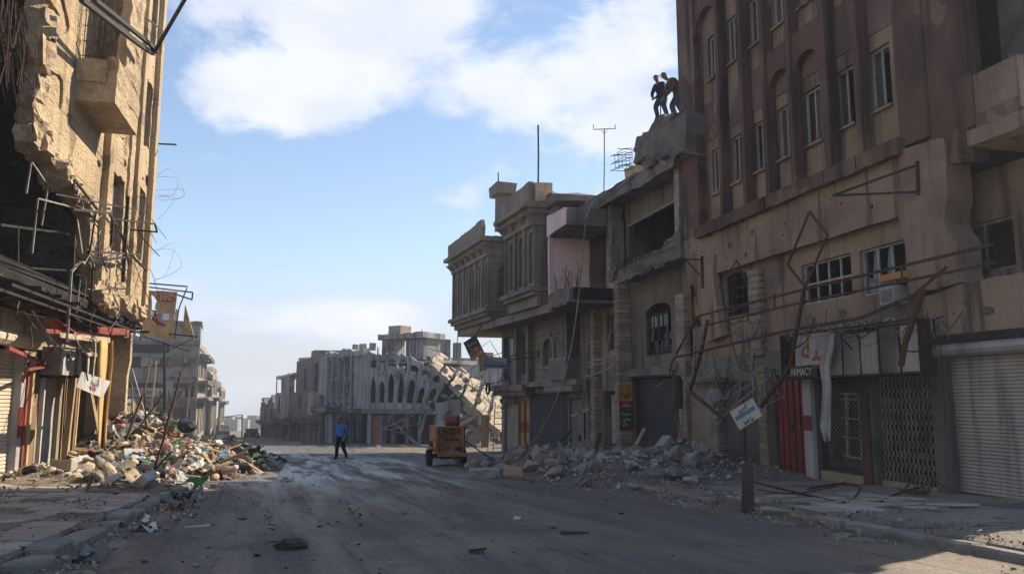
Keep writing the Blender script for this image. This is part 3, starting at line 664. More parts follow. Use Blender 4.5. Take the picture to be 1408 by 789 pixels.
# wide roller shutter at the near end
z0s, z1s = .18, 2.86
sh = MB().shutter(S0 + .05, p_['a'] + .02, -.14, z0s, z1s, .068, .022, dent=.03).build('roller_shutter', SHUT, b1)
MB().tube([(S0 + .02, .02, 2.93), (p_['a'] + .22, .02, 2.93)], .13, 10).build('shutter_housing', SHUT, sh)
MB().box(S0 + .05, p_['a'] + .01, -.17, -.09, .10, .178).build('bottom_rail', DSTEEL, sh)
MB().box(S0, p_['a'] - .02, -.5, .06, -.25, .10, jit=.01).build('step', surf('sandy_step', (.36, .26, .18), (.28, .205, .145), 1.2), b1)
# scissor gate
ga, gb = p_['b'] + .06, p_['c'] - .06
g = MB(); n_ = 13; hh = .21; zz0, zz1 = .2, 2.5
for i in range(n_ + 1):
    x = ga + (gb - ga) * i / n_; g.bar((x, -.2, zz0), (x, -.2, zz1), .016, .012)
gate = g.build('scissor_gate', PALEST, b1)
g = MB(); k = int((zz1 - zz0) / hh); stp = (gb - ga) / n_
for i in range(n_):
    x = ga + i * stp
    for j in range(k):
        z = zz0 + j * (zz1 - zz0) / k; dz = (zz1 - zz0) / k
        g.bar((x, -.188, z), (x + stp, -.188, z + dz), .014, .005, up=(0, 1, 0)); g.bar((x, -.178, z + dz), (x + stp, -.178, z), .014, .005, up=(0, 1, 0))
g.build('gate_lattice', PALEST, gate)
MB().box(ga - .02, ga + .03, -.23, -.13, 0, 2.6).build('gate_rail', PALEST, gate); MB().box(ga, gb, -.25, -.1, .0, .19).build('gate_threshold', surf('dusty_board', (.36, .30, .22), (.27, .22, .165), 1.5), gate)
MB().box(p_['b'] - .01, p_['c'] + .0, -.5, .12, -.3, -.003, jit=.01).build('step', GREYC, b1)
# pharmacy window: lattice, frame and boards
wa, wb = p_['d'] + .03, p_['e'] - .03
wn = MB().wall(box2(wa, wb, .25, 2.55), [box2(wa + .05, wb - .05, .32, 2.48)], -.24, -.16).build('shop_window', DSTEEL, b1)
g = MB()
for i in range(10):
    for j in range(20):
        x = wa + .05 + (wb - wa - .1) * i / 10; d = (wb - wa - .1) / 10; z = .33 + j * .106
        g.bar((x, -.19, z), (x + d, -.19, z + .106), .012, .005, up=(0, 1, 0)); g.bar((x, -.183, z + .106), (x + d, -.183, z), .012, .005, up=(0, 1, 0))
g.build('lattice', PALEST, wn)
g = MB(); g.bar((wa + .1, -.12, .55), (wa + .1, -.12, 2.05), .05); g.bar((wa + .62, -.12, .62), (wa + .55, -.12, 2.08), .06)
for z in (.6, 1.05, 1.5, 1.95, 2.08): g.bar((wa + .05, -.11, z), (wa + .78, -.11, z + .03), .035)
g.build('inner_grille', PALEST, wn)
MB().box(wa, wb, -.3, .0, -.05, .22, jit=.02).build('sill', MATS['dusty_board'], wn); MB().box(wa - .02, wb + .02, -.5, .1, -.3, -.06, jit=.015).build('step', GREYC, b1)
# red metal door
da, db = p_['g'] + .01, p_['h'] - .01
dr = MB().box(da, db, -.16, -.11, .02, 2.55).build('red_door', REDP, b1)
for i in range(5):
    x = da + (db - da) * (i + .5) / 5; MB().box(x - .07, x + .07, -.109, -.075, .1, 2.5).build('door_rib', REDP, dr)
MB().box((da + db) / 2 - .05, (da + db) / 2 + .03, -.074, -.02, 1.15, 1.3).build('handle', DSTEEL, dr)
MB().box(da - .02, db + .02, -.4, .16, -.3, .0, jit=.012).build('step', GREYC, b1)
# dark doorway and the small tan shutter
MB().box(p_['j'] + .02, p_['k'] - .02, -.2, -.15, .05, 2.5).build('steel_door', SLATEG, b1); MB().box((p_['j'] + p_['k']) / 2 - .015, (p_['j'] + p_['k']) / 2 + .015, -.149, -.13, .1, 2.45).build('door_seam', DSTEEL, b1)
MB().box(p_['j'] + .0, p_['k'] + .0, -.25, -.1, 2.5, 2.62).build('door_head', RAWC, b1)
MB().shutter(p_['l'] + .13, p_['m'], -.16, -.1, 2.5, .075, .02, dent=.12).build('roller_shutter', SHUTT, b1)
MB().box(p_['k'] - .3, 14.6, -.3, .25, 2.5, 2.64, jit=.03).build('canopy_slab', RAWC, b1)
# sign box with the torn front
sg = thing('pharmacy_sign', 'burst shop sign box with torn white banner and red Arabic lettering over the pharmacy', 'sign')
sg.matrix_world = b1.matrix_world
NS = .42
A = F1.P(1072, 463, NS); B = F1.P(1262, 446, NS); zb = F1.P(1075, 520, NS)[1]; zt = A[1]
sA, sB = A[0], B[0]
bx = MB(); bx.box(sB, sA, -.05, .0, zb, zt); bx.box(sB, sA, .0, NS, zb - .03, zb); bx.box(sB, sB + .03, .0, NS, zb, zt); bx.box(sA - .03, sA, .0, NS, zb, zt)
bx.build('box', BURNT, sg)
for i in range(7):
    s = sB + (sA - sB) * (i + .5) / 7.5
    if i < 5:
        w = (sA - sB) / 8.4; MB().wall(rag(box2(s - w * .5, s + w * .45, zb + .03, zt - .06 - rr.random() * .1), .02, .2, rr), [], NS - .08 - .02 * i, NS - .065 - .02 * i).build('panel', WHITEP if i % 2 == 0 else surf('sooty_cream_panel', (.30, .275, .23), (.2, .185, .16), 1.3, streak=(.07, .06, .05), pock=(.05, .045, .04), pock_scale=4, pock_size=0), sg)
g = MB(); g.bar((sB - .05, NS, zb), (sA + .02, NS, zb), .04); g.bar((sB - .05, NS - .02, zt), (sA + .02, NS - .02, zt + .02), .045)
for t in (.0, .25, .62, 1.0): g.bar((sB + (sA - sB) * t, NS - .03, zb), (sB + (sA - sB) * t, NS - .03, zt), .03)
g.build('box_frame', DSTEEL, sg)
bn = [F1.P(*q, NS + .03) for q in ((1093, 462), (1094, 503), (1139, 499), (1140, 456))]
MB().wall(rag(bn, .02, .25, rr), [], NS + .018, NS + .03).build('banner', WHITEP, sg)
a_, z_ = F1.P(1114, 480, NS + .04); LETR = plain('red_lettering', (.40, .07, .055), .8, 0); LETW = plain('white_lettering', (.62, .61, .58), .8, 0); LETK = plain('black_lettering', (.02, .02, .02), .8, 0); LETB = plain('blue_lettering', (.08, .22, .42), .8, 0)
lettering(sg, '\ufe94\ufef4', .95, a_, NS + .036, z_, LETR, width=.78)
st = [F1.P(*q, NS + .03) for q in ((1078, 504), (1076, 520), (1123, 519), (1124, 502))]
MB().wall(st, [], NS + .02, NS + .034).build('name_strip', DSTEEL, sg)
a_, z_ = F1.P(1101, 511.5, NS + .04); lettering(sg, 'ARMACY', .27, a_, NS + .038, z_, LETW, width=.66 * (st[0][0] - st[2][0]))
# torn canvas hanging out of the sign
cl = MB(); pts = [(1140, 458, 16), (1139, 478, 16), (1134, 505, 14), (1137, 530, 12), (1136, 560, 13), (1135, 585, 15), (1137, 605, 9)]
rows = []
for j, (x, y, w) in enumerate(pts):
    row = []
    for i in range(7):
        t = i / 6; nn = NS + .1 + .05 * math.sin(t * 9 + j * .7); s_, z_ = F1.P(x - w / 2 + w * t, y + (3 if j == 6 and i % 2 else 0), nn); row.append((s_, nn, z_))
    rows.append(row)
for j in range(len(rows) - 1):
    for i in range(6): cl.quad(rows[j][i], rows[j][i + 1], rows[j + 1][i + 1], rows[j + 1][i])
o = weld(cl.build('canvas', CLOTHW, sg, smooth=True)); md = o.modifiers.new('t', 'SOLIDIFY'); md.thickness = .012

# twisted steel frame of the lost awning
fm = thing('twisted_awning_frame', 'twisted rusty steel awning frame hanging in front of the pharmacy', 'awning frame'); fm.matrix_world = b1.matrix_world
def rails(lst, par, mat, fr=F1):
    for nm, pts, n, w in lst:
        pp = poly_tube(fr, pts, n); mb = MB()
        for a, b in zip(pp, pp[1:]): mb.bar(a, b, w, w)
        mb.build(nm, mat, par)
rails([('rail', [(961, 434), (1105, 398), (1365, 336)], [.9, 1.0, .5], .055), ('rail', [(975, 446), (1101, 416), (1369, 361)], [.9, 1.0, .45], .05),
       ('rail', [(930, 491), (1080, 455), (1184, 437), (1257, 405), (1302, 367)], [1.3, 1.3, 1.1, .8, .3], .06),
       ('post', [(1105, 400), (1091, 480), (1084, 508), (1046, 559)], [1.0, 1.25, 1.35, 1.5], .075), ('post', [(973, 440), (965, 480), (949, 538), (996, 577)], [.95, 1.2, 1.4, 1.6], .075),
       ('post', [(1270, 397), (1245, 470), (1239, 503)], [.75, .8, .85], .09), ('strut', [(1113, 291), (1083, 364), (1107, 395)], [.2, .5, .95], .045), ('strut', [(1113, 291), (1138, 323), (1107, 395)], [.2, .3, .95], .045),
       ('strut', [(961, 434), (945, 458), (923, 500), (921, 512)], [.9, 1.0, 1.2, 1.25], .045), ('strut', [(988, 396), (1013, 358), (1028, 392)], [.6, .2, .4], .035),
       ('strut', [(1027, 420), (1029, 440), (1004, 446), (1001, 430), (1027, 420)], [.95] * 5, .03), ('tie', [(1065, 403), (1065, 426)], .95, .03), ('tie', [(1160, 384), (1160, 402)], .9, .03), ('tie', [(1240, 366), (1240, 386)], .8, .03)], fm, RUST)
rails([('loose_rod', [(920, 441 + 52), (960, 474), (1010, 455)], [1.6, 1.4, 1.2], .02), ('loose_rod', [(900, 533), (919, 521)], [1.9, 1.6], .03), ('loose_rod', [(995, 547), (1022, 520)], [1.4, 1.3], .02),
       ('loose_rod', [(995, 549), (1060, 512)], [1.4, 1.2], .02), ('loose_rod', [(973, 602), (1000, 566), (1060, 516)], [1.6, 1.4, 1.1], .03), ('loose_rod', [(1045, 560), (1079, 545)], [1.3, 1.1], .02), ('loose_rod', [(947, 518), (961, 534)], [1.2, 1.3], .03),
       ('loose_rod', [(1033, 480), (1036, 548)], [1.2, 1.3], .018), ('loose_rod', [(1004, 440), (1020, 466), (1036, 460)], [1.0, 1.1, 1.0], .018)], fm, PALEST)
# iron bracket on the wall above
bk = thing('iron_bracket', 'black iron triangle bracket fixed high on the maroon wall', 'bracket'); bk.matrix_world = b1.matrix_world
rails([('arm', [(1145, 269), (1260, 227)], [1.1, .06], .045), ('arm', [(1145, 269), (1262, 264)], [1.1, .06], .045), ('post', [(1261, 222), (1263, 268)], .08, .06)], bk, DSTEEL)
lb = thing('wall_lamp_bracket', 'small black bracket lamp on the broken slab end', 'lamp bracket'); lb.matrix_world = b1.matrix_world
rails([('arm', [(938, 357), (965, 357)], [.8, .14], .04), ('stay', [(944, 358), (962, 378)], [.6, .14], .03), ('post', [(965, 352), (966, 396)], .15, .07)], lb, DSTEEL)
# hanging white sign with Arabic lines
def hang_sign(fr, name, label, cs, n, mat, lines, par=None, tilt=0.0, lum=None):
    e = thing(name, label, 'sign'); e.matrix_world = fr.mat() if par is None else par.matrix_world
    pts = [fr.P(*c, n) for c in cs]; MB().wall(pts, [], n - .02, n).build('board', mat, e)
    tl, tr_, brr, bl = [Vector(p) for p in pts]; ang = -math.atan2((tr_ - tl).y, abs((tr_ - tl).x)) if True else 0
    for txt, t, sz, mt, wd in lines:
        c = (tl * (1 - t) + bl * t + tr_ * (1 - t) + brr * t) / 2; rot = -math.atan2((tl - tr_).y, (tl - tr_).x)
        lettering(e, txt, sz, c.x, n + .006, c.y, mt, rot=rot, width=wd)
    return e
# ---------------------------------------------------------------- narrow building with the torn-open upper room
def rough_block(pts, n0, n1, name, mat, par, amp=.08, step=.35, cuts=2):
    """ragged concrete lump: a polygon in (s,z) between n0 and n1, subdivided and roughened"""
    me = MB().wall(rag(pts, amp, step), [], n0, n1).mesh(name); bm = bmesh.new(); bm.from_mesh(me)
    bmesh.ops.subdivide_edges(bm, edges=[e for e in bm.edges if e.calc_length() > step * 1.2], cuts=cuts, use_grid_fill=False)
    bmesh.ops.triangulate(bm, faces=bm.faces[:])
    for v in bm.verts: v.co += Vector([random.uniform(-1, 1) * amp * .45 for k in range(3)]) + Vector([mnoise.noise(v.co * 2.1 + Vector((k * 17, 3, 9))) * amp * 1.3 for k in range(3)])
    bm.to_mesh(me); bm.free(); return link(name, me, mat, par)
rr = random.Random(21)
F2 = Fr(12.3, 24.75, 180, G(12.3, 32) + .1)
b2 = F2.root('gutted_building', 'gutted narrow building with torn open upper room and black roller shutter', 'building')
shell(b2, 10.0, 8.0, 11.0, [3.7, 7.6], mat=PL, n0=-.85, roof=False)
DTAN = surf('dim_tan_plaster', (.215, .175, .135), (.145, .12, .095), .6, streak=(.06, .053, .047), streak_amt=.7, pock=(.30, .27, .24), pock_scale=2.4)
wa_, wb_ = (2.45, 4.75)
MB().wall(box2(.02, 6.32, -.3, 7.4), [box2(2.0, 6.2, -.2, 3.35), arch2(wa_, wb_, 4.2, 6.2, rise=.35)], -.85, -.6).build('front_wall', DTAN, b2)
window(b2, DSTEEL, wa_ + .01, wb_ - .01, 4.21, 5.84, -.72, 5, 3, .05, .5, rr)
g = MB()
for i in range(9): g.tube([(wa_ + .1 + i * .26, -.55, 4.25), (wa_ + .1 + i * .26, -.55, 6.05)], .012, 4)
for z in (4.4, 5.1, 5.8): g.bar((wa_, -.55, z), (wb_, -.55, z), .025)
g.build('window_grille', DSTEEL, b2)
s_ = MB().shutter(2.02, 6.18, -.7, -.2, 3.3, .085, .025, dent=.05).build('roller_shutter', SHUTD, b2)
MB().box(1.5, 6.3, -.598, -.38, 3.42, 3.72, jit=.02).build('ledge', GREYC, b2)
stone_pier(b2, 6.3, 6.78, -.6, .0, -.4, 7.5, h=.2); stone_pier(b2, 9.3, 9.85, -.4, .02, -.4, 7.2, h=.2)
# broken balcony slab with rubble on its lip
fs = [F2.P(*q, .1) for q in ((857, 362), (857, 383), (900, 374), (946, 352), (946, 322), (925, 338), (897, 345), (880, 356))]
rough_block([(0.0, 7.35), (5.75, 7.3), (5.75, 7.75), (4.6, 7.85), (3.6, 8.05), (2.2, 8.0), (.9, 8.1), (.0, 8.3)], -.8, .15, 'broken_balcony_slab', RAWC, b2, .07, .3)
MB().box(.02, 6.25, -8.0, -.86, 7.4, 7.62).build('floor_slab', RAWC, b2)
# upper room: recessed wall with the wide opening, roof slab and beams
MB().wall(rag(box2(.02, 6.95, 7.6, 10.95), .01, 1, rr), [rag(box2(1.45, 6.35, 8.0, 9.85), .03, .35, rr)], -.85, -.62).build('upper_wall', DTAN, b2)
MB().wall(box2(1.47, 6.33, 9.76, 9.84), [], -.64, -.5).build('opening_frame', PALEST, b2)
MB().box(.3, 9.6, -3.3, -3.2, 7.65, 11).build('room_wall', ROOM, b2)
MB().box(6.36, 6.6, -3.2, -.87, 7.65, 10.9).build('room_partition', ROOM, b2); MB().box(3.6, 3.75, -3.2, -2.2, 7.65, 10.9).build('room_partition', surf('dull_brown_room', (.15, .10, .085), (.10, .07, .06), .8), b2)
rough_block([(-.02, 10.55), (10.0, 10.95), (10.05, 11.4), (8.5, 11.52), (5, 11.35), (-.02, 11.2)], -8.0, .3, 'roof_slab', GREYC, b2, .05, .5, 1)
MB().box(.1, .5, -.62, .1, 8.2, 10.6, jit=.03).build('door_post', PALEST, b2)
rough_block([(.95, 8.0), (1.25, 8.0), (1.2, 9.9), (1.0, 9.95)], -.7, -.3, 'broken_jamb', PL, b2, .05, .3)
rough_block([(6.7, 7.5), (7.1, 7.5), (7.05, 10.9), (6.75, 10.9)], -.5, .05, 'broken_jamb', GREYC, b2, .06, .3)
MB().wall(rag([F2.P(*q, .2) for q in ((858, 232), (861, 256), (888, 240), (885, 222))], .04, .3, rr), [], -.1, .2).build('parapet_stub', YELLOW, b2)
# ripped parapet block at the near top
cb = [F2.P(*q, .45) for q in ((872, 206), (878, 187), (897, 173), (904, 160), (925, 156), (944, 153), (946, 212), (920, 214), (906, 220), (892, 231), (874, 226))]
rough_block(cb, -2.6, .5, 'torn_parapet', RAWC, b2, .10, .4)
MB().wall([F2.P(*q, .3) for q in ((886, 232), (915, 217), (940, 213), (900, 236))], [], .0, .3).build('plaster_soffit', YELLOW, b2)
MB().box(.0, 4.3, -7.9, -1.6, 11.36, 12.35).build('roof_room', GREYC, b2)
g = MB()
for i in range(13):
    a = F2.P(870, 204 + i * 2.3, .2); e = F2.P(838 + rr.uniform(0, 14), 206 + i * 2.6 + rr.uniform(-4, 6), .5); m_ = ((a[0] + e[0]) / 2, .35, (a[1] + e[1]) / 2 + rr.uniform(-.1, .15)); g.tube([(a[0], .2, a[1]), m_, (e[0], .5, e[1])], .014, 4)
for i in range(5):
    x = F2.P(845 + i * 5, 212, .4); y = F2.P(847 + i * 5, 232, .4); g.tube([(x[0], .4, x[1]), (y[0], .42, y[1])], .012, 4)
tag(g.build('bent_rebar', DSTEEL, b2), kind='stuff')
# pink loggia that juts out
OUT = 1.9
MB().wall(rag([(-.05, 7.3), (OUT, 7.25), (OUT, 10.1), (-.05, 10.5)], .03, .5, rr), [], -.12, .12).xf(Matrix.Translation((9.95, 0, 0)) @ Matrix(((0, -1, 0, 0), (1, 0, 0, 0), (0, 0, 1, 0), (0, 0, 0, 1)))).build('pink_wall', PINK, b2)
MB().box(8.5, 9.8, -.9, -.85, 7.5, 10.9).build('pink_wall', PINK, b2); MB().box(7.0, 8.5, -1.6, -1.55, 7.5, 10.9).build('pink_wall', PINK, b2)
MB().box(8.5, 8.56, -1.55, -.86, 7.5, 10.9).build('pink_corner', WHITEP, b2)
rough_block([(7.15, 9.95), (10.1, 9.95), (10.1, 10.95), (9.2, 11.0), (7.15, 10.75)], -.2, OUT - .04, 'broken_roof_slab', GREYC, b2, .05, .35)
MB().wall(rag([(7.2, 9.98), (10.08, 9.98), (10.08, 10.95), (7.2, 10.72)], .015, .4, rr), [], OUT, OUT + .06).build('pink_parapet', PINK, b2)
rough_block([(6.9, 6.55), (10.15, 6.55), (10.15, 7.25), (8.7, 7.3), (6.9, 7.15)], -.3, OUT, 'broken_balcony_slab', RAWC, b2, .05, .3)
MB().box(6.86, 6.9, .0, OUT - .15, 6.68, 7.2).build('slab_face', BURNT, b2)
# rubble and rebar on the slab
g = MB()
for i in range(16):
    s0 = rr.uniform(7.0, 9.6); n0 = rr.uniform(1.0, 1.9); g.tube([(s0, n0, 7.2), (s0 + rr.uniform(-.3, .3), n0 + rr.uniform(-.1, .3), 7.5 + rr.uniform(0, .5)), (s0 + rr.uniform(-.6, .4), n0 + rr.uniform(-.2, .3), 7.5 + rr.uniform(-.3, .9))], .012, 4)
for i in range(14):
    s0 = rr.uniform(.5, 5.5); g.tube([(s0, .1, 7.9), (s0 + rr.uniform(-.2, .2), .45, 8.0 + rr.uniform(-.1, .2)), (s0 + rr.uniform(-.4, .4), .55 + rr.uniform(0, .2), 7.6 + rr.uniform(-.4, .4))], .011, 4)
tag(g.build('bent_rebar', DSTEEL, b2), kind='stuff')
# first floor and door between the stone piers
wl = (7.0, 8.45, 4.6, 6.25)
MB().wall(box2(6.79, 9.29, -.4, 6.6), [box2(7.0, 9.15, -.2, 2.85), box2(*wl)], -.85, -.35).build('front_wall', PL, b2)
window(b2, PALEST, wl[0] + .004, wl[1] - .004, wl[2] + .004, wl[3] - .004, -.5, 3, 2, .05, .2, rr)
MB().box(8.3, 9.05, -.75, -.7, .55, 2.7).build('door_leaf', WHITEP, b2); MB().box(7.1, 7.2, -.74, -.7, .3, 2.8).build('door_post', PALEST, b2)
MB().box(7.05, 9.1, -.8, -.45, -.3, .5, jit=.03).build('brick_threshold', surf('rust_red_blocks', (.24, .10, .07), (.17, .075, .055), 2), b2)
for i in range(5): MB().box(7.25, 8.2, -.78, -.5, .6 + i * .45, .64 + i * .45).build('shelf', WOODD, b2)
# fallen sign rails over the door
rl = thing('fallen_sign_rails', 'bent metal sign rails hanging over the doorway between stone piers', 'sign frame'); rl.matrix_world = b2.matrix_world
rails([('rail', [(808, 498), (846, 489)], [.5, .4], .05), ('rail', [(806, 505), (842, 496)], [.6, .5], .04), ('rail', [(810, 518), (845, 503)], [.7, .5], .05), ('rail', [(806, 515), (822, 520)], [.6, .6], .05), ('post', [(831, 531), (836, 470), (840, 455)], [.6, .4, .1], .05),
       ('post', [(808, 496), (800, 552), (792, 572)], [.5, .8, 1.0], .04), ('rail', [(786, 572), (812, 562)], [.9, .7], .09), ('rail', [(793, 566), (812, 560)], [.9, .7], .05), ('post', [(844, 490), (845, 528)], .3, .05), ('post', [(805, 520), (806, 584)], .4, .04)], rl, PALEST, F2)
# painted banner on the pier side
def banner():
    e = thing('pier_banner', 'yellow, red and green shop banner with Arabic writing on the stone pier', 'banner')
    m = Matrix.Identity(4); o = F2.W(6.28, -.6, 1.2); m.col[0][:3] = F2.n; m.col[1][:3] = -F2.s; m.col[3][:3] = o; e.matrix_world = m    # local x = out of the facade, y = towards the camera
    BY = plain('banner_yellow', (.45, .27, .04), .7, 0); BR = plain('banner_red', (.28, .03, .03), .7, 0); BG = plain('banner_green', (.02, .10, .045), .7, 0)
    MB().box(.02, .62, .0, .025, .02, 1.83).build('board', BR, e)
    MB().wall([(.03, 1.22), (.61, 1.22), (.61, 1.82), (.03, 1.82)], [], .026, .03).build('yellow_field', BY, e)
    MB().wall([(.03, .25), (.40, .04), (.61, .45), (.61, .98), (.03, .9)], [], .026, .03).build('green_field', BG, e)
    def w(txt, sz, x, z, mt, wd):
        me = text_mesh(txt, sz)
        ww = max(v.co.x for v in me.vertices) - min(v.co.x for v in me.vertices)
        for v in me.vertices: v.co.x *= wd / max(ww, 1e-4)
        me.transform(Matrix.Translation((x, .034, z)) @ Matrix(((-1, 0, 0, 0), (0, 0, 1, 0), (0, 1, 0, 0), (0, 0, 0, 1)))); me.materials.clear(); link('lettering', me, mt, e)
    w('\ufe94\ufe92\ufef4\ufec3', .5, .32, 1.52, LETK, .45); w('\ufeae\ufee4\ufedb\ufe8e\ufeb4', .22, .32, 1.08, LETW, .42)
    w('\ufe94\ufeb4\ufeb4\ufeb4\ufe92', .2, .33, .72, LETW, .4); w('\ufee5\ufe8e\ufee4\ufe92', .2, .33, .5, LETW, .35); w('\ufef4\ufee0\ufea4', .18, .38, .3, LETW, .25)
banner()

# ---------------------------------------------------------------- carved stone corner building with overhanging bays
F4 = Fr(12.3, 34.75, 185.5, G(12, 42) + .1)
b4 = F4.root('stone_corner_building', 'carved stone building with overhanging colonnaded bays, heavy cornice and chamfered far corner', 'building')
rr = random.Random(31)
MB().box(.3, 12.4, -8.2, -8.0, -2, 12.4).build('back_wall', ASHLAR, b4); MB().box(.05, .3, -8, -.02, -2, 12.4).build('side_wall', ASHLAR, b4)
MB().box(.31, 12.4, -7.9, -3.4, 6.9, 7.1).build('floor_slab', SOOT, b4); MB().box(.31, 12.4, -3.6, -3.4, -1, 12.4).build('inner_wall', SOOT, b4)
# ground and first floor wall
arw = F4.rect(749, 467, 503, 761); shp = [box2(2.5, 7.7, -.6, 3.15), box2(9.6, 12.0, -.6, 2.75), box2(7.85, 9.5, -.6, 2.75), box2(.45, 2.35, -.6, 2.9)]
MB().wall(box2(.06, 12.5, -1.0, 7.0), shp + [arch2(*arw), box2(7.6, 9.0, 4.2, 6.5), box2(9.6, 12.1, 4.0, 6.5)], -.35, .0).build('lower_wall', ASHLAR, b4)
MB().wall(arch2(arw[0] - .35, arw[1] + .35, arw[2] - .2, arw[3] + .35), [arch2(arw[0], arw[1], arw[2], arw[3])], .003, .12).build('window_surround', CARVED, b4)
window(b4, BFRAME, arw[0] + .01, arw[1] - .01, arw[2] + .01, arw[3] - .5, -.15, 1, 2, .08, .8, rr)
window(b4, BFRAME, 7.61, 8.99, 4.21, 6.49, -.18, 2, 2, .07, .4, rr); window(b4, BFRAME, 9.61, 12.09, 4.01, 6.49, -.18, 4, 1, .07, .6, rr)
for a, b in ((9.05, 9.55), (7.1, 7.55)): MB().box(a, b, .004, .3, 3.7, 6.9).build('pilaster', CARVED, b4)
MB().box(6.9, 12.9, .0, .75, 3.32, 3.66).build('ledge', CARVED, b4); MB().box(7.0, 12.7, .0, .5, 3.05, 3.316).build('ledge', CARVED, b4); MB().box(.1, 6.6, .0, .6, 3.5, 3.75, jit=.02).build('ledge', CARVED, b4)
MB().box(.1, 3.6, .0, .8, 3.22, 3.48).build('ledge', CARVED, b4)
# chamfered far corner and return wall
MB().quad((12.5, 0, -1), (13.8, -1.6, -1), (13.8, -1.6, 7), (12.5, 0, 7)).build('corner_wall', ASHLAR, b4); MB().quad((13.8, -1.6, -1), (13.8, -8.2, -1), (13.8, -8.2, 12.4), (13.8, -1.6, 12.4)).build('return_wall', ASHLAR, b4)
# shop closures
gm = MB()
for i in range(26):
    a = 2.5 + i * .2; gm.box(a, a + .1, -.14, -.06, -.6, 3.12); gm.box(a + .1, a + .2, -.17, -.13, -.6, 3.12)
gm.build('folding_gate', SLATEG, b4)
MB().shutter(9.62, 11.98, -.2, -.6, 2.6, .09, .025, dent=.04).build('roller_shutter', SHUTT, b4); MB().tube([(9.6, .1, 2.75), (12.1, .1, 2.75)], .17, 9).build('shutter_housing', RAWC, b4)
oc = MB().box(7.87, 9.48, -.2, -.12, -.6, 2.74).build('ochre_door', OCHRE, b4); MB().box(7.86, 9.49, -.119, -.1, 1.0, 1.6).build('red_band', REDP, oc); MB().box(8.65, 8.7, -.12, -.05, -.6, 2.7).build('door_seam', DSTEEL, oc)
MB().box(.5, 2.3, -.2, -.12, -.6, 2.85).build('steel_door', GREYC, b4); MB().box(.7, .76, -.119, -.06, .4, 2.4).build('door_bar', DSTEEL, b4); MB().box(1.2, 1.45, -.119, -.05, .9, 1.2).build('door_lock', DSTEEL, b4)
# boxed first floor window
bw = MB().box(.95, 3.1, .0, .75, 3.76, 4.75).build('bay_window', GREYC, b4); window(bw, PALEST, .96, 3.09, 4.76, 7.0, .7, 4, 2, .06, .15, rr)
MB().box(.95, 3.1, .0, .76, 7.0, 7.15).build('bay_head', GREYC, bw); MB().box(.955, 1.0, .02, .66, 4.76, 6.99).build('bay_side', surf('dull_blue_panel', (.10, .105, .12), (.07, .075, .085), 1), bw)
for i in range(3): MB().box(.94, .953, .08 + i * .2, .2 + i * .2, 4.9, 5.7).build('bay_pane', GLASS, bw)
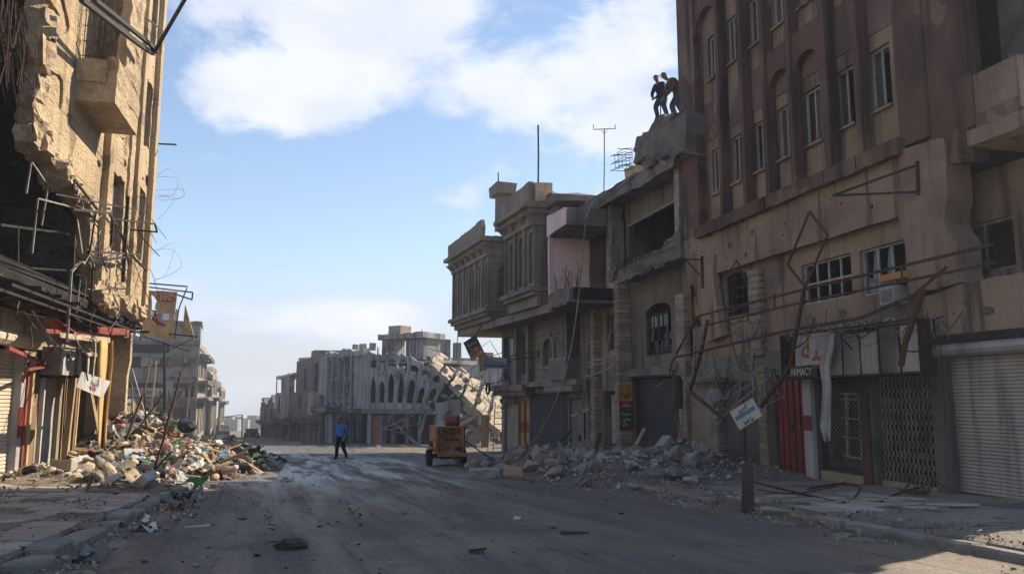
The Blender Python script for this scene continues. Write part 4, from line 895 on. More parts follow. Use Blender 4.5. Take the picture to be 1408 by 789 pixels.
# overhang slab
MB().box(.08, 17.0, .002, 1.55, 6.9, 7.3).build('overhang_slab', CARVED, b4); MB().box(12.52, 16.9, -3.0, .0, 6.9, 7.28).build('overhang_slab', CARVED, b4)
MB().wall(box2(.1, 13.6, 7.3, 12.3), [box2(6.6, 8.9, 8.2, 11.0)], -.3, .0).build('upper_wall', ASHLAR, b4)
def bay(s0, s1, n1, nbay, zs, zt, ztop, par, near_window=False):
    """overhanging colonnaded bay: sill, shafts with round-headed recesses, cornice on brackets, parapet"""
    bo = MB().box(s0 + .02, s1 - .02, .004, n1 - .32, 7.31, 12.2)
    w = (s1 - s0) / nbay
    body = bo.build('bay_wall', ASHLAR, par)
    hs = [arch2(s0 + w * (i + .27), s0 + w * (i + .73), zs + .25, zt - .25) for i in range(nbay)]
    MB().wall(box2(s0 + .02, s1 - .02, zs, zt), hs, n1 - .318, n1 - .1).build('colonnade', CARVED, body)
    for i in range(nbay):
        a = s0 + w * (i + .27); b = s0 + w * (i + .73)
        window(body, BFRAME, a + .02, b - .02, zs + .26, zt - .6, n1 - .26, 1, 3, .05, .7, rr)
    for i in range(nbay + 1):
        x = s0 + w * i; MB().box(max(s0, x - .13), min(s1, x + .13), n1 - .099, n1 + .05, zs, zt).build('pilaster', CARVED, body)
    MB().box(s0 - .2, s1 + .15, .1, n1 + .28, zs - .22, zs - .003).build('bay_sill', CARVED, par); MB().box(s0 - .1, s1 + .05, .1, n1 + .12, zs - .42, zs - .224).build('bay_sill', CARVED, par)
    # curved corbels under the sill
    for x in [s0 + .25 + (s1 - s0 - .5) * i / max(1, nbay - 2) for i in range(max(2, nbay - 1))]:
        prof = [(1.5, 6.95), (n1 - .1, zs - .43), (1.0, zs - .43), (1.0, 6.95)]
        prof = [(.9, 7.0)] + [(n1 - .1 - (n1 - .1 - 1.3) * math.cos(t * math.pi / 12), 7.0 + (zs - .43 - 7.0) * math.sin(t * math.pi / 12)) for t in range(7)][::1] + [(.9, zs - .43)]
        MB().wall(prof, [], -.22, .22).xf(Matrix.Translation((x, 0, 0)) @ Matrix(((0, -1, 0, 0), (1, 0, 0, 0), (0, 0, 1, 0), (0, 0, 0, 1)))).build('corbel', CARVED, par)
    MB().box(s0 - .05, s1 + .02, .1, n1 - .12, 7.31, zs - .43).build('corbel_wall', CARVED, par)
    # cornice: stepped bands and cove brackets
    for k, (d, h0, h1) in enumerate(((.12, zt + .003, zt + .2), (.3, zt + .55, zt + .8), (.6, zt + .803, zt + 1.02))):
        MB().box(s0 - d * .6, s1 + d * .5, .2, n1 + d, h0, h1).build('cornice_band', CARVED, par)
    MB().box(s0 - .02, s1, .2, n1 + .02, zt + .203, zt + .547).build('cornice_frieze', CARVED, par)
    for i in range(nbay + 1):
        x = s0 + .1 + (s1 - s0 - .2) * i / nbay; MB().wall([(n1 + .021, zt + .21), (n1 + .16, zt + .21), (n1 + .28, zt + .35), (n1 + .5, zt + .547), (n1 + .021, zt + .547)], [], -.16, .16).xf(Matrix.Translation((x, 0, 0)) @ Matrix(((0, -1, 0, 0), (1, 0, 0, 0), (0, 0, 1, 0), (0, 0, 0, 1)))).build('bracket', CARVED, par)
    MB().box(s0 - .3, s1 + .2, -.3, n1 + .5, zt + 1.023, zt + 1.1).build('roof_lip', CARVED, par)
    return zt + 1.1
zc = bay(2.0, 6.3, OUT, 3, 8.25, 11.3, 13.4, b4)
MB().wall(rag([(2.0, zc + .003), (6.9, zc + .003), (6.9, 13.3), (2.2, 13.5)], .03, .4, rr), [], OUT - .05, OUT + .2).build('parapet', CARVED, b4)
for k, (a, b, c, d) in enumerate(((1.95, 2.7, 12.45, 12.95), (2.0, 2.65, 12.96, 13.45), (1.6, 1.95, 12.42, 12.9))): MB().box(a, b, OUT - .95, OUT - .08, c, d, jit=.04).build('parapet_block', YELLOW, b4)
zc2 = bay(9.3, 17.0, OUT, 6, 8.0, 11.0, 13.2, b4)
MB().wall(rag([(9.7, zc2 + .003), (17.2, zc2 + .003), (17.2, 12.95), (11.4, 13.1), (9.75, 13.2), (9.55, 12.7)], .05, .4, rr), [], OUT + .1, OUT + .32).build('parapet', CARVED, b4)
aw = (.5, 1.35, 8.55, 10.5)                           # arched window in the near side of the far bay
sd = MB().wall(box2(.0, OUT - .34, 7.32, 12.1), [arch2(*aw)], .0, .15).xf(Matrix.Translation((9.3, 0, 0)) @ Matrix(((0, -1, 0, 0), (1, 0, 0, 0), (0, 0, 1, 0), (0, 0, 0, 1)))).build('bay_side_wall', ASHLAR, b4)
MB().wall(arch2(.55, 1.3, 8.6, 10.45), [box2(.65, .9, 8.75, 9.9), box2(.95, 1.2, 8.75, 9.9)], .05, .09).xf(Matrix.Translation((9.28, 0, 0)) @ Matrix(((0, -1, 0, 0), (1, 0, 0, 0), (0, 0, 1, 0), (0, 0, 0, 1)))).build('side_window', BFRAME, sd)
MB().box(9.31, 16.9, -4, .0, 7.31, 12.1).build('corner_block', ASHLAR, b4)
MB().box(.06, 13.7, -8, -.3, 12.2, 12.4).build('roof', GREYC, b4)
MB().box(8.0, 8.75, 1.0, 1.7, 12.3, 14.3, jit=.02).build('roof_post', CARVED, b4); MB().box(7.6, 9.1, .8, 1.95, 14.303, 14.9, jit=.05).build('roof_post_cap', CARVED, b4)
rough_block([(.1, 7.2), (1.9, 7.2), (1.9, 12.0), (1.2, 12.2), (.4, 11.5), (.1, 11.6)], .0, 1.2, 'torn_wall_end', GREYC, b4, .09, .35)
rough_block([(.1, 12.15), (1.8, 12.1), (2.0, 12.6), (.9, 12.7), (.1, 12.45)], -2, 1.4, 'torn_roof_end', RAWC, b4, .1, .35)
# aerials, each standing on the roofs
def mast(name, label, fr, px, p0, p1, n, r, cross=None):
    a = fr.P(px[0], p0, n); b = fr.P(px[1], p1, n); e = thing(name, label, 'aerial'); base = fr.W(a[0], n, a[1]); top = fr.W(b[0], n, b[1]); e.location = base
    d = top - base; MB().tube([(0, 0, -.15), d * .5 + Vector((.02, 0, 0)), d], r, 5).build('mast', PALEST if cross else DSTEEL, e)
    if cross:
        w = cross; x = fr.s.copy(); x = Vector((math.cos(YAW), -math.sin(YAW), 0)); MB().bar(d - x * w - Vector((0, 0, .05)), d + x * w, .035).build('crossbar', PALEST, e)
        for sg_ in (-1, 1): MB().bar(d + x * w * sg_ - Vector((0, 0, .03)), d + x * w * sg_ + Vector((0, 0, .22)), .03).build('tip', PALEST, e)
        MB().bar(d + x * w * .35, d - Vector((0, 0, .3)), .02).build('brace', PALEST, e); MB().bar(d - x * w * .35, d - Vector((0, 0, .3)), .02).build('brace', PALEST, e)
    return e
mast('aerial_mast', 'thick dark mast standing on the stone cornice parapet', F4, (740, 740), 256, 172, .9, .05)
mast('aerial_mast', 'short thin dark rod on top of the round stone roof post', F4, (685, 685), 272, 237, 1.3, .04)
mast('aerial_mast', 'tall pale aerial with crossbar standing on the gutted roof', F2, (830, 831), 276, 177, -1.6, .03, cross=.55)
# ---------------------------------------------------------------- sunlit ruined building on the left
rr = random.Random(41)
FL = Fr(-6.7, 29.2, 0, G(-6.7, 24) + .12)
bl = FL.root('sunlit_ruin', 'sunlit cream ruined building with burnt recess and torn balcony over closed shops', 'building')
HT = 18.0
MB().box(.0, 22, -9.2, -9.0, -1.5, HT).build('back_wall', GREYC, bl)
MB().wall(rag([(-9, -1.5), (.7, -1.5), (.7, 17.2), (-2, 17.9), (-9, 17.4)], .05, .8, rr), [], -.0, .28).xf(Matrix(((0, 1, 0, -.02), (1, 0, 0, 0), (0, 0, 1, 0), (0, 0, 0, 1)))).build('end_wall', CREAMR, bl)
holes = [rag(q, .06, .3, rr) for q in (box2(5.62, 5.95, 5.3, 9.4), box2(6.75, 6.95, 10.5, 16), box2(2.35, 2.65, 6, 16.5), box2(3.35, 3.55, 5.4, 9), box2(9.9, 10.6, 12.2, 16.5), box2(4.0, 5.5, 6.1, 8.3), box2(4.1, 5.3, 9.9, 12.0), box2(1.1, 2.2, 6.4, 8.7), box2(1.0, 2.3, 10.2, 12.4), box2(1.1, 2.2, 13.6, 15.8), box2(4.0, 5.4, 13.5, 15.6))]
outer = ragline((.26, 4.35), (6.2, 4.6), .06, .4, rr) + ragline((6.2, 4.6), (7.1, 5.35), .05, .3, rr) + ragline((7.1, 5.35), (7.4, 6.5), .05, .3, rr) + ragline((7.4, 6.5), (11.7, 7.2), .06, .4, rr) + \
    ragline((11.7, 7.2), (11.95, 9.8), .10, .25, rr) + ragline((11.95, 9.8), (12.6, 17.6), .16, .3, rr) + [(12.6, 17.8), (.26, 17.7)]
spl = [rag(q, .03, .12, rr) for q in spalls(.6, 11.5, 7.4, 17, holes + [box2(6.8, 9.5, 8.5, 17)], 46, .06, .6, rr)]
MB().wall(outer, holes + spl, .97, 1.03, jn=.012).build('front_plaster', CREAM, bl)
inner = [(s + (.08 if s > 6 else 0), z - .03) for s, z in outer]
MB().wall(outer, holes, .68, .965).build('front_wall', CREAMR, bl)
# broken plaster lips along the torn edge
for k in range(7):
    z = 7.3 + k * 1.35; rough_block([(11.5 - rr.random() * .3, z), (12.0 + rr.random() * .2, z + .1), (12.15 + .05 * k, z + 1.1), (11.6, z + 1.2)], .75, 1.12 + rr.random() * .08, 'broken_render', CREAMR, bl, .10, .3)
for a in (.45, 2.75, 6.15):                           # pilasters with chewed edges
    MB().wall(rag(box2(a, a + .42, 5.0, 17.4), .035, .35, rr), [], 1.031, 1.2).build('pilaster', CREAM, bl)
for a, b in ((3.3, 3.8), (5.65, 6.05)): MB().wall(rag(box2(a, b, 5.2, 9.6 if a > 5 else 17.2), .05, .3, rr), [], 1.031, 1.1).build('broken_render', CREAMR, bl)
for (a, b, c, d) in ((1.1, 2.2, 6.4, 8.7), (4.0, 5.5, 6.1, 8.3), (1.0, 2.3, 10.2, 12.4)):
    window(bl, RUST, a + .12, b - .12, c + .12, d - .12, .8, 2, 2, .05, .1, rr)
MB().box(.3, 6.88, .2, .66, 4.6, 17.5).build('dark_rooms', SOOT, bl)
# brick courses exposed low on the far end
cream_me = [q.copy() for q in stone_me]
for q in cream_me: q.materials.clear(); q.materials.append(CREAMR)
for j in range(9):
    for i in range(9):
        o = link('brick', random.choice(cream_me), None, bl); o.scale = (.42, .10, .19); o.location = (.55 + i * .43 + (.2 if j % 2 else 0), 1.03, 4.55 + j * .2)
# projecting box balcony
bay_ = MB().wall([(6.95, 8.85), (9.4, 8.85), (9.4, 9.35), (6.95, 9.35)], [], .98, 1.9).build('box_balcony', CREAMR, bl)
rough_block([(6.95, 9.3), (7.25, 9.3), (7.3, 13.5), (6.95, 13.5)], 1.0, 1.88, 'balcony_wall', CREAMR, bay_, .06, .3)
rough_block([(6.97, 9.3), (9.4, 9.3), (9.4, 9.95), (8.6, 10.1), (8.4, 13.5), (6.97, 13.5)], 1.68, 1.9, 'balcony_front', CREAM, bay_, .05, .3)
rough_block([(9.15, 9.3), (9.42, 9.3), (9.42, 9.85), (9.15, 9.9)], 1.0, 1.7, 'balcony_end', CREAMR, bay_, .05, .25)
g = MB()
for i in range(6): g.tube([(9.28, 1.1 + i * .13, 9.8), (9.28 + rr.uniform(-.05, .05), 1.1 + i * .13 + rr.uniform(-.06, .06), 12.2)], .012, 4)
for i in range(6): g.tube([(9.28, 1.05, 10 + i * .38), (9.27, 1.75, 10 + i * .38 + rr.uniform(-.05, .05))], .012, 4)
tag(g.build('balcony_grille', RUST, bay_), kind='stuff')
MB().box(7.0, 9.1, .95, .99, 9.36, 13.4).build('balcony_room', BURNT, bay_)
# burnt recess at the near part
MB().box(3.5, 21.5, -3.6, -3.3, 4.6, HT).build('burnt_wall', BURNT, bl)
ROTS = Matrix(((0, 1, 0, 7.2), (1, 0, 0, 0), (0, 0, 1, 0), (0, 0, 0, 1)))
MB().wall(rag([(-3.3, 4.62), (.72, 4.62), (.75, 6.4), (.2, 6.75), (-.4, 6.6), (-3.3, 6.8)], .05, .35, rr), spalls(-3.2, .6, 4.8, 6.5, [], 14, .05, .2, rr), .18, .26, jn=.01).xf(ROTS).build('burnt_room_wall', CHARRED, bl)
MB().box(6.9, 7.37, -3.3, .64, 4.62, HT).build('burnt_partition', BURNT, bl)
for zz in (8.9, 13.2): rough_block([(7.4, zz), (21.4, zz), (21.4, zz + .35), (7.4, zz + .35)], -3.3, .55, 'burnt_floor', BURNT, bl, .08, .7, 1)
MB().box(13.6, 13.9, -3.3, .6, 9.3, HT).build('burnt_partition', BURNT, bl)
rough_block([(.3, 4.18), (21.5, 4.18), (21.5, 4.58), (.3, 4.56)], -.6, .95, 'burnt_slab', BURNT, bl, .04, .8, 1)
MB().box(.4, 22, -8.9, .6, HT - .3, HT - .01).build('roof', GREYC, bl)
rough_block([(13.75, 9.6), (13.9, 12.5), (13.7, 17.6), (21.5, 17.6), (21.5, 9.8), (16, 10.4)], .7, 1.05, 'front_wall', CREAMR, bl, .12, .35, 1)
MB().box(21.5, 21.8, -9, 1.0, -1, HT).build('side_wall', GREYC, bl)
# joists and lattice under the slab
for i in range(9): MB().box(2.0 + i * 1.3, 2.06 + i * 1.3, -.5, 1.6, 3.95, 4.02).build('joist', DSTEEL, bl)
for i in range(5): MB().box(1.5, 13.5, -.4 + i * .45, -.36 + i * .45, 3.88, 3.93).build('joist', DSTEEL, bl)
# hanging reinforcing bars
for i in range(30):
    x0 = rr.uniform(-6, 34); y0 = rr.uniform(-12, 40); nn = 1.0 + rr.uniform(-.2, .2); pts = [(x0, y0), (x0 + rr.uniform(-6, 8), y0 + rr.uniform(30, 60)), (x0 + rr.uniform(-10, 12), y0 + rr.uniform(70, 130))]
    MB().tube([(a, nn, z) for a, z in (FL.P(px, py, nn) for px, py in pts)], .011, 4, sm=3).build('hanging_rebar', RUST, bl)
for pts in ([(22, 28), (42, 75), (62, 86)], [(8, 18), (40, 92), (62, 114)], [(32, 101), (62, 152)], [(50, 64), (46, 130), (45, 184)], [(58, 70), (50, 140)]):
    MB().tube([(a, 1.08, z) for a, z in (FL.P(px, py, 1.08) for px, py in pts)], .013, 4).build('hanging_rebar', RUST, bl)
# shops
s_ = lambda px: FL.s_at(px, 1.4)
MB().wall(box2(.2, 21.5, -1, 4.17), [box2(8.35, 15.5, -.8, 3.1), box2(5.0, 6.6, -.8, 2.9), box2(1.0, 4.3, -.8, 3.2), box2(16, 20.5, -.8, 3.1)], -.35, .0).build('shop_wall', surf('shop_plaster', (.40, .31, .21), (.27, .21, .15), .8, streak=(.13, .105, .08), streak_amt=.6), bl)
sh_ = MB().shutter(8.4, 15.45, -.1, -.1, 3.0, .085, .028, dent=.03).build('roller_shutter', SHUTL, bl); MB().tube([(8.0, .18, 3.2), (15.8, .18, 3.2)], .16, 9).build('shutter_housing', SHUTL, sh_)
MB().shutter(16, 20.5, -.1, -.3, 3.0, .085, .028, dent=.03).build('roller_shutter', SHUTL, bl)
MB().box(8.1, 8.36, -.2, .1, -.3, 2.9).build('shop_post', WHITEP, bl); MB().box(7.95, 8.08, -.2, .14, -.3, 2.6).build('shop_post', REDF, bl); MB().box(8.07, 8.4, .101, .12, 1.0, 1.7).build('red_band', REDP, bl)
MB().box(7.0, 7.7, -.1, .05, -.3, 2.9).build('shop_door', T_BROWN, bl)
MB().shutter(5.05, 6.55, -.12, -.2, 2.8, .06, .02, dent=.05).build('roller_shutter', WHITEP, bl)
for a, t, m in ((7.75, .12, WOODL), (6.8, .1, WHITEP), (4.6, .14, WOODL), (4.35, .1, T_BEIGE), (4.1, .16, T_BROWN), (3.8, .1, WOODL)):
    MB().bar((a, .1, -.3), (a - rr.uniform(-.2, .2), .1 + rr.uniform(0, .15), 2.9), t).build('shop_post', m, bl)
MB().box(.6, 4.5, -3.2, -3.0, -1, 4).build('inner_wall', SOOT, bl)
MB().box(13.0, 15.6, -.2, .9, -.35, .12, jit=.01).build('step', surf('cream_step', (.50, .41, .30), (.4, .33, .24), 1), bl); MB().box(8.3, 12.99, -.2, .45, -.35, .06, jit=.01).build('step', MATS['cream_step'], bl)
# red awning remains
aw_ = thing('red_awning_remains', 'torn red metal awning strips under the burnt balcony', 'awning'); aw_.matrix_world = bl.matrix_world
def sheetp(cs, nn, name, mat, par, fr, th=.03):
    pts = [fr.P(*c[:2], (c[2] if len(c) > 2 else nn)) for c in cs]; v = [(p[0], (c[2] if len(c) > 2 else nn), p[1]) for p, c in zip(pts, cs)]
    mb = MB(); mb.quad(*v); o = mb.build(name, mat, par); md = o.modifiers.new('thick', 'SOLIDIFY'); md.thickness = th; return o
sheetp([(56, 437, .6), (78, 437, 1.1), (108, 459, 1.1), (84, 459, .6)], 1, 'strip', REDF, aw_, FL); sheetp([(132, 449, 1.0), (178, 452, 1.2), (174, 462, 1.2), (136, 460, 1.0)], 1, 'strip', REDF, aw_, FL)
rails([('strut', [(88, 458), (60, 498), (66, 502)], [1.0, .4, .2], .05), ('strut', [(30, 524), (38, 508), (62, 504)], [.3, .5, .2], .06), ('rail', [(10, 478), (60, 500)], [.5, .3], .08), ('rail', [(60, 455), (175, 462)], [.9, 1.1], .1)], aw_, REDF, FL)
sheetp([(80, 457, 1.0), (150, 464, 1.1), (150, 472, 1.1), (82, 464, 1.0)], 1, 'fascia', T_BEIGE, aw_, FL)
# loose steel frames on the facade
lf = thing('bent_sign_frames', 'bent black and pale steel sign frames sticking out of the sunlit facade', 'sign frame'); lf.matrix_world = bl.matrix_world
rails([('rail', [(130, 0), (205, 60), (216, 72)], [1.9, 2.3, 2.4], .09), ('rail', [(112, 0), (195, 64), (211, 74)], [1.9, 2.2, 2.3], .1), ('rail', [(212, 72), (255, -2)], [2.4, 3.2], .07), ('rail', [(165, -3), (224, 43)], [1.3, 1.6], .04),
       ('rail', [(100, 260), (103, 248), (134, 288)], 1.3, .05), ('rail', [(76, 267), (180, 287)], [1.4, 1.3], .035), ('rail', [(100, 288), (150, 293), (178, 345)], [1.5, 1.3, 1.2], .05), ('rail', [(155, 301), (213, 308), (216, 319), (180, 316)], [1.2, 2.0, 2.0, 1.2], .045),
       ('post', [(176, 270), (169, 388)], 1.35, .09), ('rail', [(122, 346), (194, 350)], [1.3, 1.5], .05), ('rail', [(120, 361), (182, 352), (202, 372)], [1.4, 1.4, 1.6], .06), ('post', [(132, 290), (122, 358)], 1.2, .04), ('post', [(128, 358), (126, 405)], 1.1, .04),
       ('rail', [(218, 198), (242, 199)], [1.1, 1.8], .05), ('rail', [(0, 309), (106, 323)], .6, .05), ('post', [(24, 310), (24, 366)], .6, .05), ('rail', [(0, 366), (98, 372)], .6, .04)], lf, DSTEEL, FL)
rails([('rail', [(44, 348), (52, 273), (112, 288)], [.9, .9, 1.0], .035), ('rail', [(36, 266), (43, 222), (66, 256), (57, 310)], [.9, .9, .9, .9], .035), ('rail', [(92, 470), (98, 374), (110, 360), (124, 362)], [1.2, 1.2, 1.2, 1.2], .05), ('rail', [(105, 430), (110, 385)], 1.0, .03)], lf, PALEST, FL)
for (px, py) in ((212, 268), (207, 350), (213, 240)):       # curls of loose wire
    for k in range(2):
        p0 = FL.P(px, py + rr.uniform(-8, 8), 1.05); MB().tube([(p0[0], 1.05, p0[1]), (p0[0] + rr.uniform(-.2, .2), 1.5 + rr.uniform(0, .5), p0[1] + rr.uniform(-.2, .5)), (p0[0] + rr.uniform(-.2, .2), 1.6 + rr.uniform(0, .5), p0[1] - rr.uniform(.1, .8)), (p0[0], 1.2, p0[1] - rr.uniform(.3, 1.2))], .006, 3, sm=4).build('loose_wire', PALEST, lf)
for k in range(60):                                   # torn wires, laths and bars over the facade and under the balcony
    if k < 36: x0, y0 = rr.uniform(98, 200), rr.uniform(255, 430); nn = rr.uniform(1.05, 1.5)
    else: x0, y0 = rr.uniform(10, 190), rr.uniform(385, 470); nn = rr.uniform(.6, 1.6)
    pts = [(x0, y0), (x0 + rr.uniform(-14, 14), y0 + rr.uniform(2, 26)), (x0 + rr.uniform(-24, 24), y0 + rr.uniform(8, 60))]
    MB().tube([(a, nn + .12 * q, z) for q, (a, z) in enumerate(FL.P(px, py, nn) for px, py in pts)], rr.choice((.008, .012, .02)), 4, sm=3).build('loose_wire', rr.choice((DSTEEL, RUST, PALEST, RUST)), lf)
for k in range(26):                                   # plaster lumps and slab scraps clinging to the torn edges
    t = rr.random(); a, z = (7.2 + 4.6 * t, 6.55 + .6 * t) if k < 12 else ((rr.uniform(.6, 6.4), 4.6) if k < 20 else (rr.uniform(11.7, 12.2), rr.uniform(7.5, 16)))
    w = rr.uniform(.15, .5); rough_block([(a - w, z - w * .6), (a + w * .8, z - w * .5), (a + w, z + w * .5), (a - w * .7, z + w * .7)], .7, 1.08 + rr.random() * .2, 'torn_lump', CREAMR, bl, .09, .2)
# hanging cloth, hung board, air conditioners
hc = thing('yellow_curtain', 'long torn yellow cloth hanging from the burnt balcony edge', 'cloth'); hc.matrix_world = bl.matrix_world
cl = MB(); rows = []
for j in range(12):
    y = 468 + j * 13.5; w = 22 - abs(j - 2) * 1.5 if j < 9 else 11; x = 146 - (j * .6); row = []
    for i in range(9):
        t = i / 8; nn = 1.15 + .09 * math.sin(t * 7 + j * .12) ; p = FL.P(x - w / 2 + w * t, y, nn); row.append((p[0], nn, p[1]))
    rows.append(row)
for j in range(11):
    for i in range(8): cl.quad(rows[j][i], rows[j][i + 1], rows[j + 1][i + 1], rows[j + 1][i])
o = weld(cl.build('cloth', CLOTHY, hc, smooth=True)); o.modifiers.new('t', 'SOLIDIFY').thickness = .015
LETG = plain('faded_blue_lettering', (.14, .17, .30), .8, 0)
hb = hang_sign(FL, 'hung_board', 'pale tilted board with faded blue and red writing hanging over the rubbish', [(113, 511), (152, 524), (141, 547), (105, 532)], 1.5, WHITEP, [('\ufe94\ufef4\ufe92\ufee8\ufedf\ufe8d', .35, .3, LETG, .75), ('\ufe94\ufecb\ufe8e\ufe92\ufec3', .68, .25, LETR, .6)], par=bl)
MB().bar((FL.P(128, 515, 1.45)[0], 1.45, FL.P(128, 515, 1.45)[1]), (FL.P(128, 470, 1.3)[0], 1.3, FL.P(128, 470, 1.3)[1]), .03).build('hanger', RUST, hb)
def aircon(px, py, w, lab):
    p = FL.P(px, py, .6); e = thing('air_conditioner', lab, 'air conditioner'); e.matrix_world = bl.matrix_world @ Matrix.Translation((p[0], .35, p[1]))
    MB().wall(box2(-w / 2, w / 2, -.35, .35), [[(.05 + .26 * math.cos(t * math.pi / 8), .26 * math.sin(t * math.pi / 8)) for t in range(16)]], .2, .25).build('front_panel', WHITEP, e)
    MB().box(-w / 2, w / 2, -.25, .199, -.35, .35).build('casing', T_GREY, e); g = MB()
    for a in range(6): g.bar((.05, .21, 0), (.05 + .25 * math.cos(a * 1.047), .21, .25 * math.sin(a * 1.047)), .07, .01, up=(0, 1, 0))
    g.build('fan', DSTEEL, e)
    for q in (-.3, .3): MB().box(q * w - .03, q * w + .03, -.35, .3, -.42, -.352).build('bracket', RUST, e)
aircon(95, 497, .95, 'dirty white air conditioner mounted under the burnt balcony'); aircon(117, 498, .9, 'sooty air conditioner with round fan beside the yellow cloth')
# torn billboard on its rails at the far corner
bd = thing('torn_billboard', 'tattered beige billboard with red letters on a steel frame at the corner', 'billboard')
FB = Fr(*at(196, 430, 31)[:2], -92, 0.0)
m = Matrix.Identity(4); m.col[0][:3] = FB.s; m.col[1][:3] = FB.n; m.col[3][:3] = FB.o; bd.matrix_world = m
bo_ = [FB.P(*q) for q in ((203, 399), (195, 462), (237, 467), (244, 401))]
hol = [FB.P(*q) for q in ((208, 405), (216, 412), (213, 424), (222, 432), (233, 430), (231, 441), (226, 449), (215, 447), (207, 438), (209, 420))]
MB().wall(rag(bo_, .02, .25, rr), [rag(hol, .02, .15, rr)], -.03, .0).build('canvas', T_BEIGE, bd)
a_, z_ = FB.P(228, 409); lettering(bd, '\ufe94\ufee8\ufef4\ufea3', .6, a_, .008, z_, LETR, width=.75)
fl_ = [FB.P(*q) for q in ((207, 440), (213, 425), (217, 440), (228, 447), (220, 452), (210, 450))]; MB().wall(fl_, [], -.12, -.1).build('torn_flap', REDF, bd)
rails([('rail', [(198, 389), (258, 394)], .1, .05), ('rail', [(199, 394), (265, 402)], -.3, .05), ('rail', [(265, 402), (264, 412), (240, 404)], [-.3, -.3, 0], .05), ('rail', [(200, 388), (193, 468)], -.05, .05), ('rail', [(257, 396), (246, 424), (240, 466)], -.06, .04), ('rail', [(232, 459), (272, 463)], .1, .05), ('rail', [(186, 430), (203, 430)], -.05, .05), ('rail', [(184, 396), (200, 392)], -.05, .05)], bd, DSTEEL, FB)
sheetp([(255, 418, -.3), (268, 466, -.2), (260, 464, -.5), (251, 460, -.3)], 0, 'hanging_flag', T_BEIGE, bd, FB)

# ---------------------------------------------------------------- ruins farther down the left side
def far_front(par, fr, s0, s1, z0, z1, openings, mat, n=0.0, frame=BFRAME, wp=.5, rg=.06, rnd=random, t=.3):
    hs = [rag(box2(*q[:4]) if len(q) < 5 else arch2(*q[:4]), rg, .5, rnd) for q in openings]
    o = MB().wall(rag(box2(s0, s1, z0, z1), rg, .7, rnd), hs, n - t, n).build('front_wall', mat, par)
    for q in openings:
        if rnd.random() < wp:
            a, b, c, d = q[:4]; w = MB().wall(box2(a + .1, b - .1, c + .1, d - .12), [box2(a + .17, (a + b) / 2 - .03, c + .17, d - .2), box2((a + b) / 2 + .03, b - .17, c + .17, d - .2)], n - t * .7, n - t * .5).build('window', frame, par)
    return o
rr = random.Random(51)
DEP2 = 82
c2 = at(268, 600, DEP2); zg2 = G(c2.x, c2.y)
FM = Fr(c2.x, c2.y, -84, zg2)
m2 = FM.root('shelled_apartment_block', 'shelled grey apartment block with open floors beyond the rubbish heap', 'building')
def lv(py): return FM.P(230, py)[1]
Z = [lv(q) for q in (598, 548, 525, 507, 488, 470, 445)]
MB().box(.3, 16, -12, -3.4, -1, Z[5]).build('core', SOOT, m2)
for k, z in enumerate((Z[1], Z[2] + .2, Z[4], Z[5])):
    rough_block([(.02, z - .3), (15.5, z - .3), (15.5, z + .15), (.02, z + .15)], -12, .35 if k != 2 else .9, 'floor_slab', GREYC, m2, .07, .8, 1)
MB().wall(rag(box2(2.6, 15.5, Z[2] + .36, Z[3] + .1), .06, .6, rr), [], .1, .35).build('block_parapet', GREYC, m2)
far_front(m2, FM, .05, 2.9, Z[3] - .1, Z[5] - .32, [(.9, 1.9, Z[4] - 1.2, Z[4] - .5)], FART, -.1, rnd=rr)
far_front(m2, FM, 2.95, 15.5, Z[3] + .3, Z[4] - .3, [(3.4, 7.4, Z[3] + .5, Z[4] - .5), (8.2, 11, Z[3] + .5, Z[4] - .5)], FARC, -.6, rnd=rr)
far_front(m2, FM, .05, 15.5, .2, Z[1] - .3, [(.6, 2.6, .3, Z[1] - .9), (3, 6.4, .3, Z[1] - .9), (6.8, 10.4, .3, Z[1] - .9), (11, 14.6, .3, Z[1] - .9)], FARB, -.2, rnd=rr, wp=0)
MB().box(1.2, 9.5, .352, .6, Z[1] + .2, Z[1] + 1.1).build('shop_fascia', FART, m2)
for i in range(6): MB().box(1.5 + i * 1.3, 2.3 + i * 1.3, .601, .62, Z[1] + .45, Z[1] + .8).build('fascia_panel', plain('faded_violet', (.16, .14, .22), .8, .1), m2)
far_front(m2, FM, .05, 15.5, Z[1] + 1.2, Z[2], [(.7, 2.4, Z[1] + 1.4, Z[2] - .3), (3, 5.2, Z[1] + 1.4, Z[2] - .3), (6, 9, Z[1] + 1.4, Z[2] - .3)], FARC, -.9, rnd=rr)
MB().wall(rag([(.0, Z[5] + .15), (12.5, Z[5] + .15), (12.3, Z[6] - .3), (9.4, Z[6] - .9), (7.4, Z[6] + .1), (.0, Z[6] + .1)], .12, .5, rr), [rag(box2(4.2, 6.2, Z[5] + .6, Z[6] - .6), .1, .4, rr), rag(box2(8.2, 10.2, Z[5] + .4, Z[6] - 1.4), .1, .4, rr)], -.4, .0).build('roof_room', FARC, m2); MB().wall(rag(box2(.3, 3.2, Z[5] + .2, Z[6] - .4), .05, .4, rr), [], .01, .12).build('roof_plaster', FART, m2)
MB().box(.02, 3.4, -6, -.41, Z[5] + .15, Z[6]).build('roof_room', FARC, m2); rough_block([(-.1, Z[6]), (7.6, Z[6]), (7.4, Z[6] + .35), (-.1, Z[6] + .3)], -6, .3, 'roof_slab', GREYC, m2, .05, .6, 1)
ZT = lv(424)
MB().wall(rag([(2.4, Z[6] - .2), (9.5, Z[6] - .6), (9.0, ZT - 1.2), (7.2, ZT - .2), (5.6, ZT - .9), (4.2, ZT + .1), (2.6, ZT - 1.0)], .15, .4, rr), [rag(box2(4.4, 6.0, Z[6] + .2, ZT - 1.2), .12, .4, rr)], -3, -2.6).build('broken_roof_wall', FARC, m2)
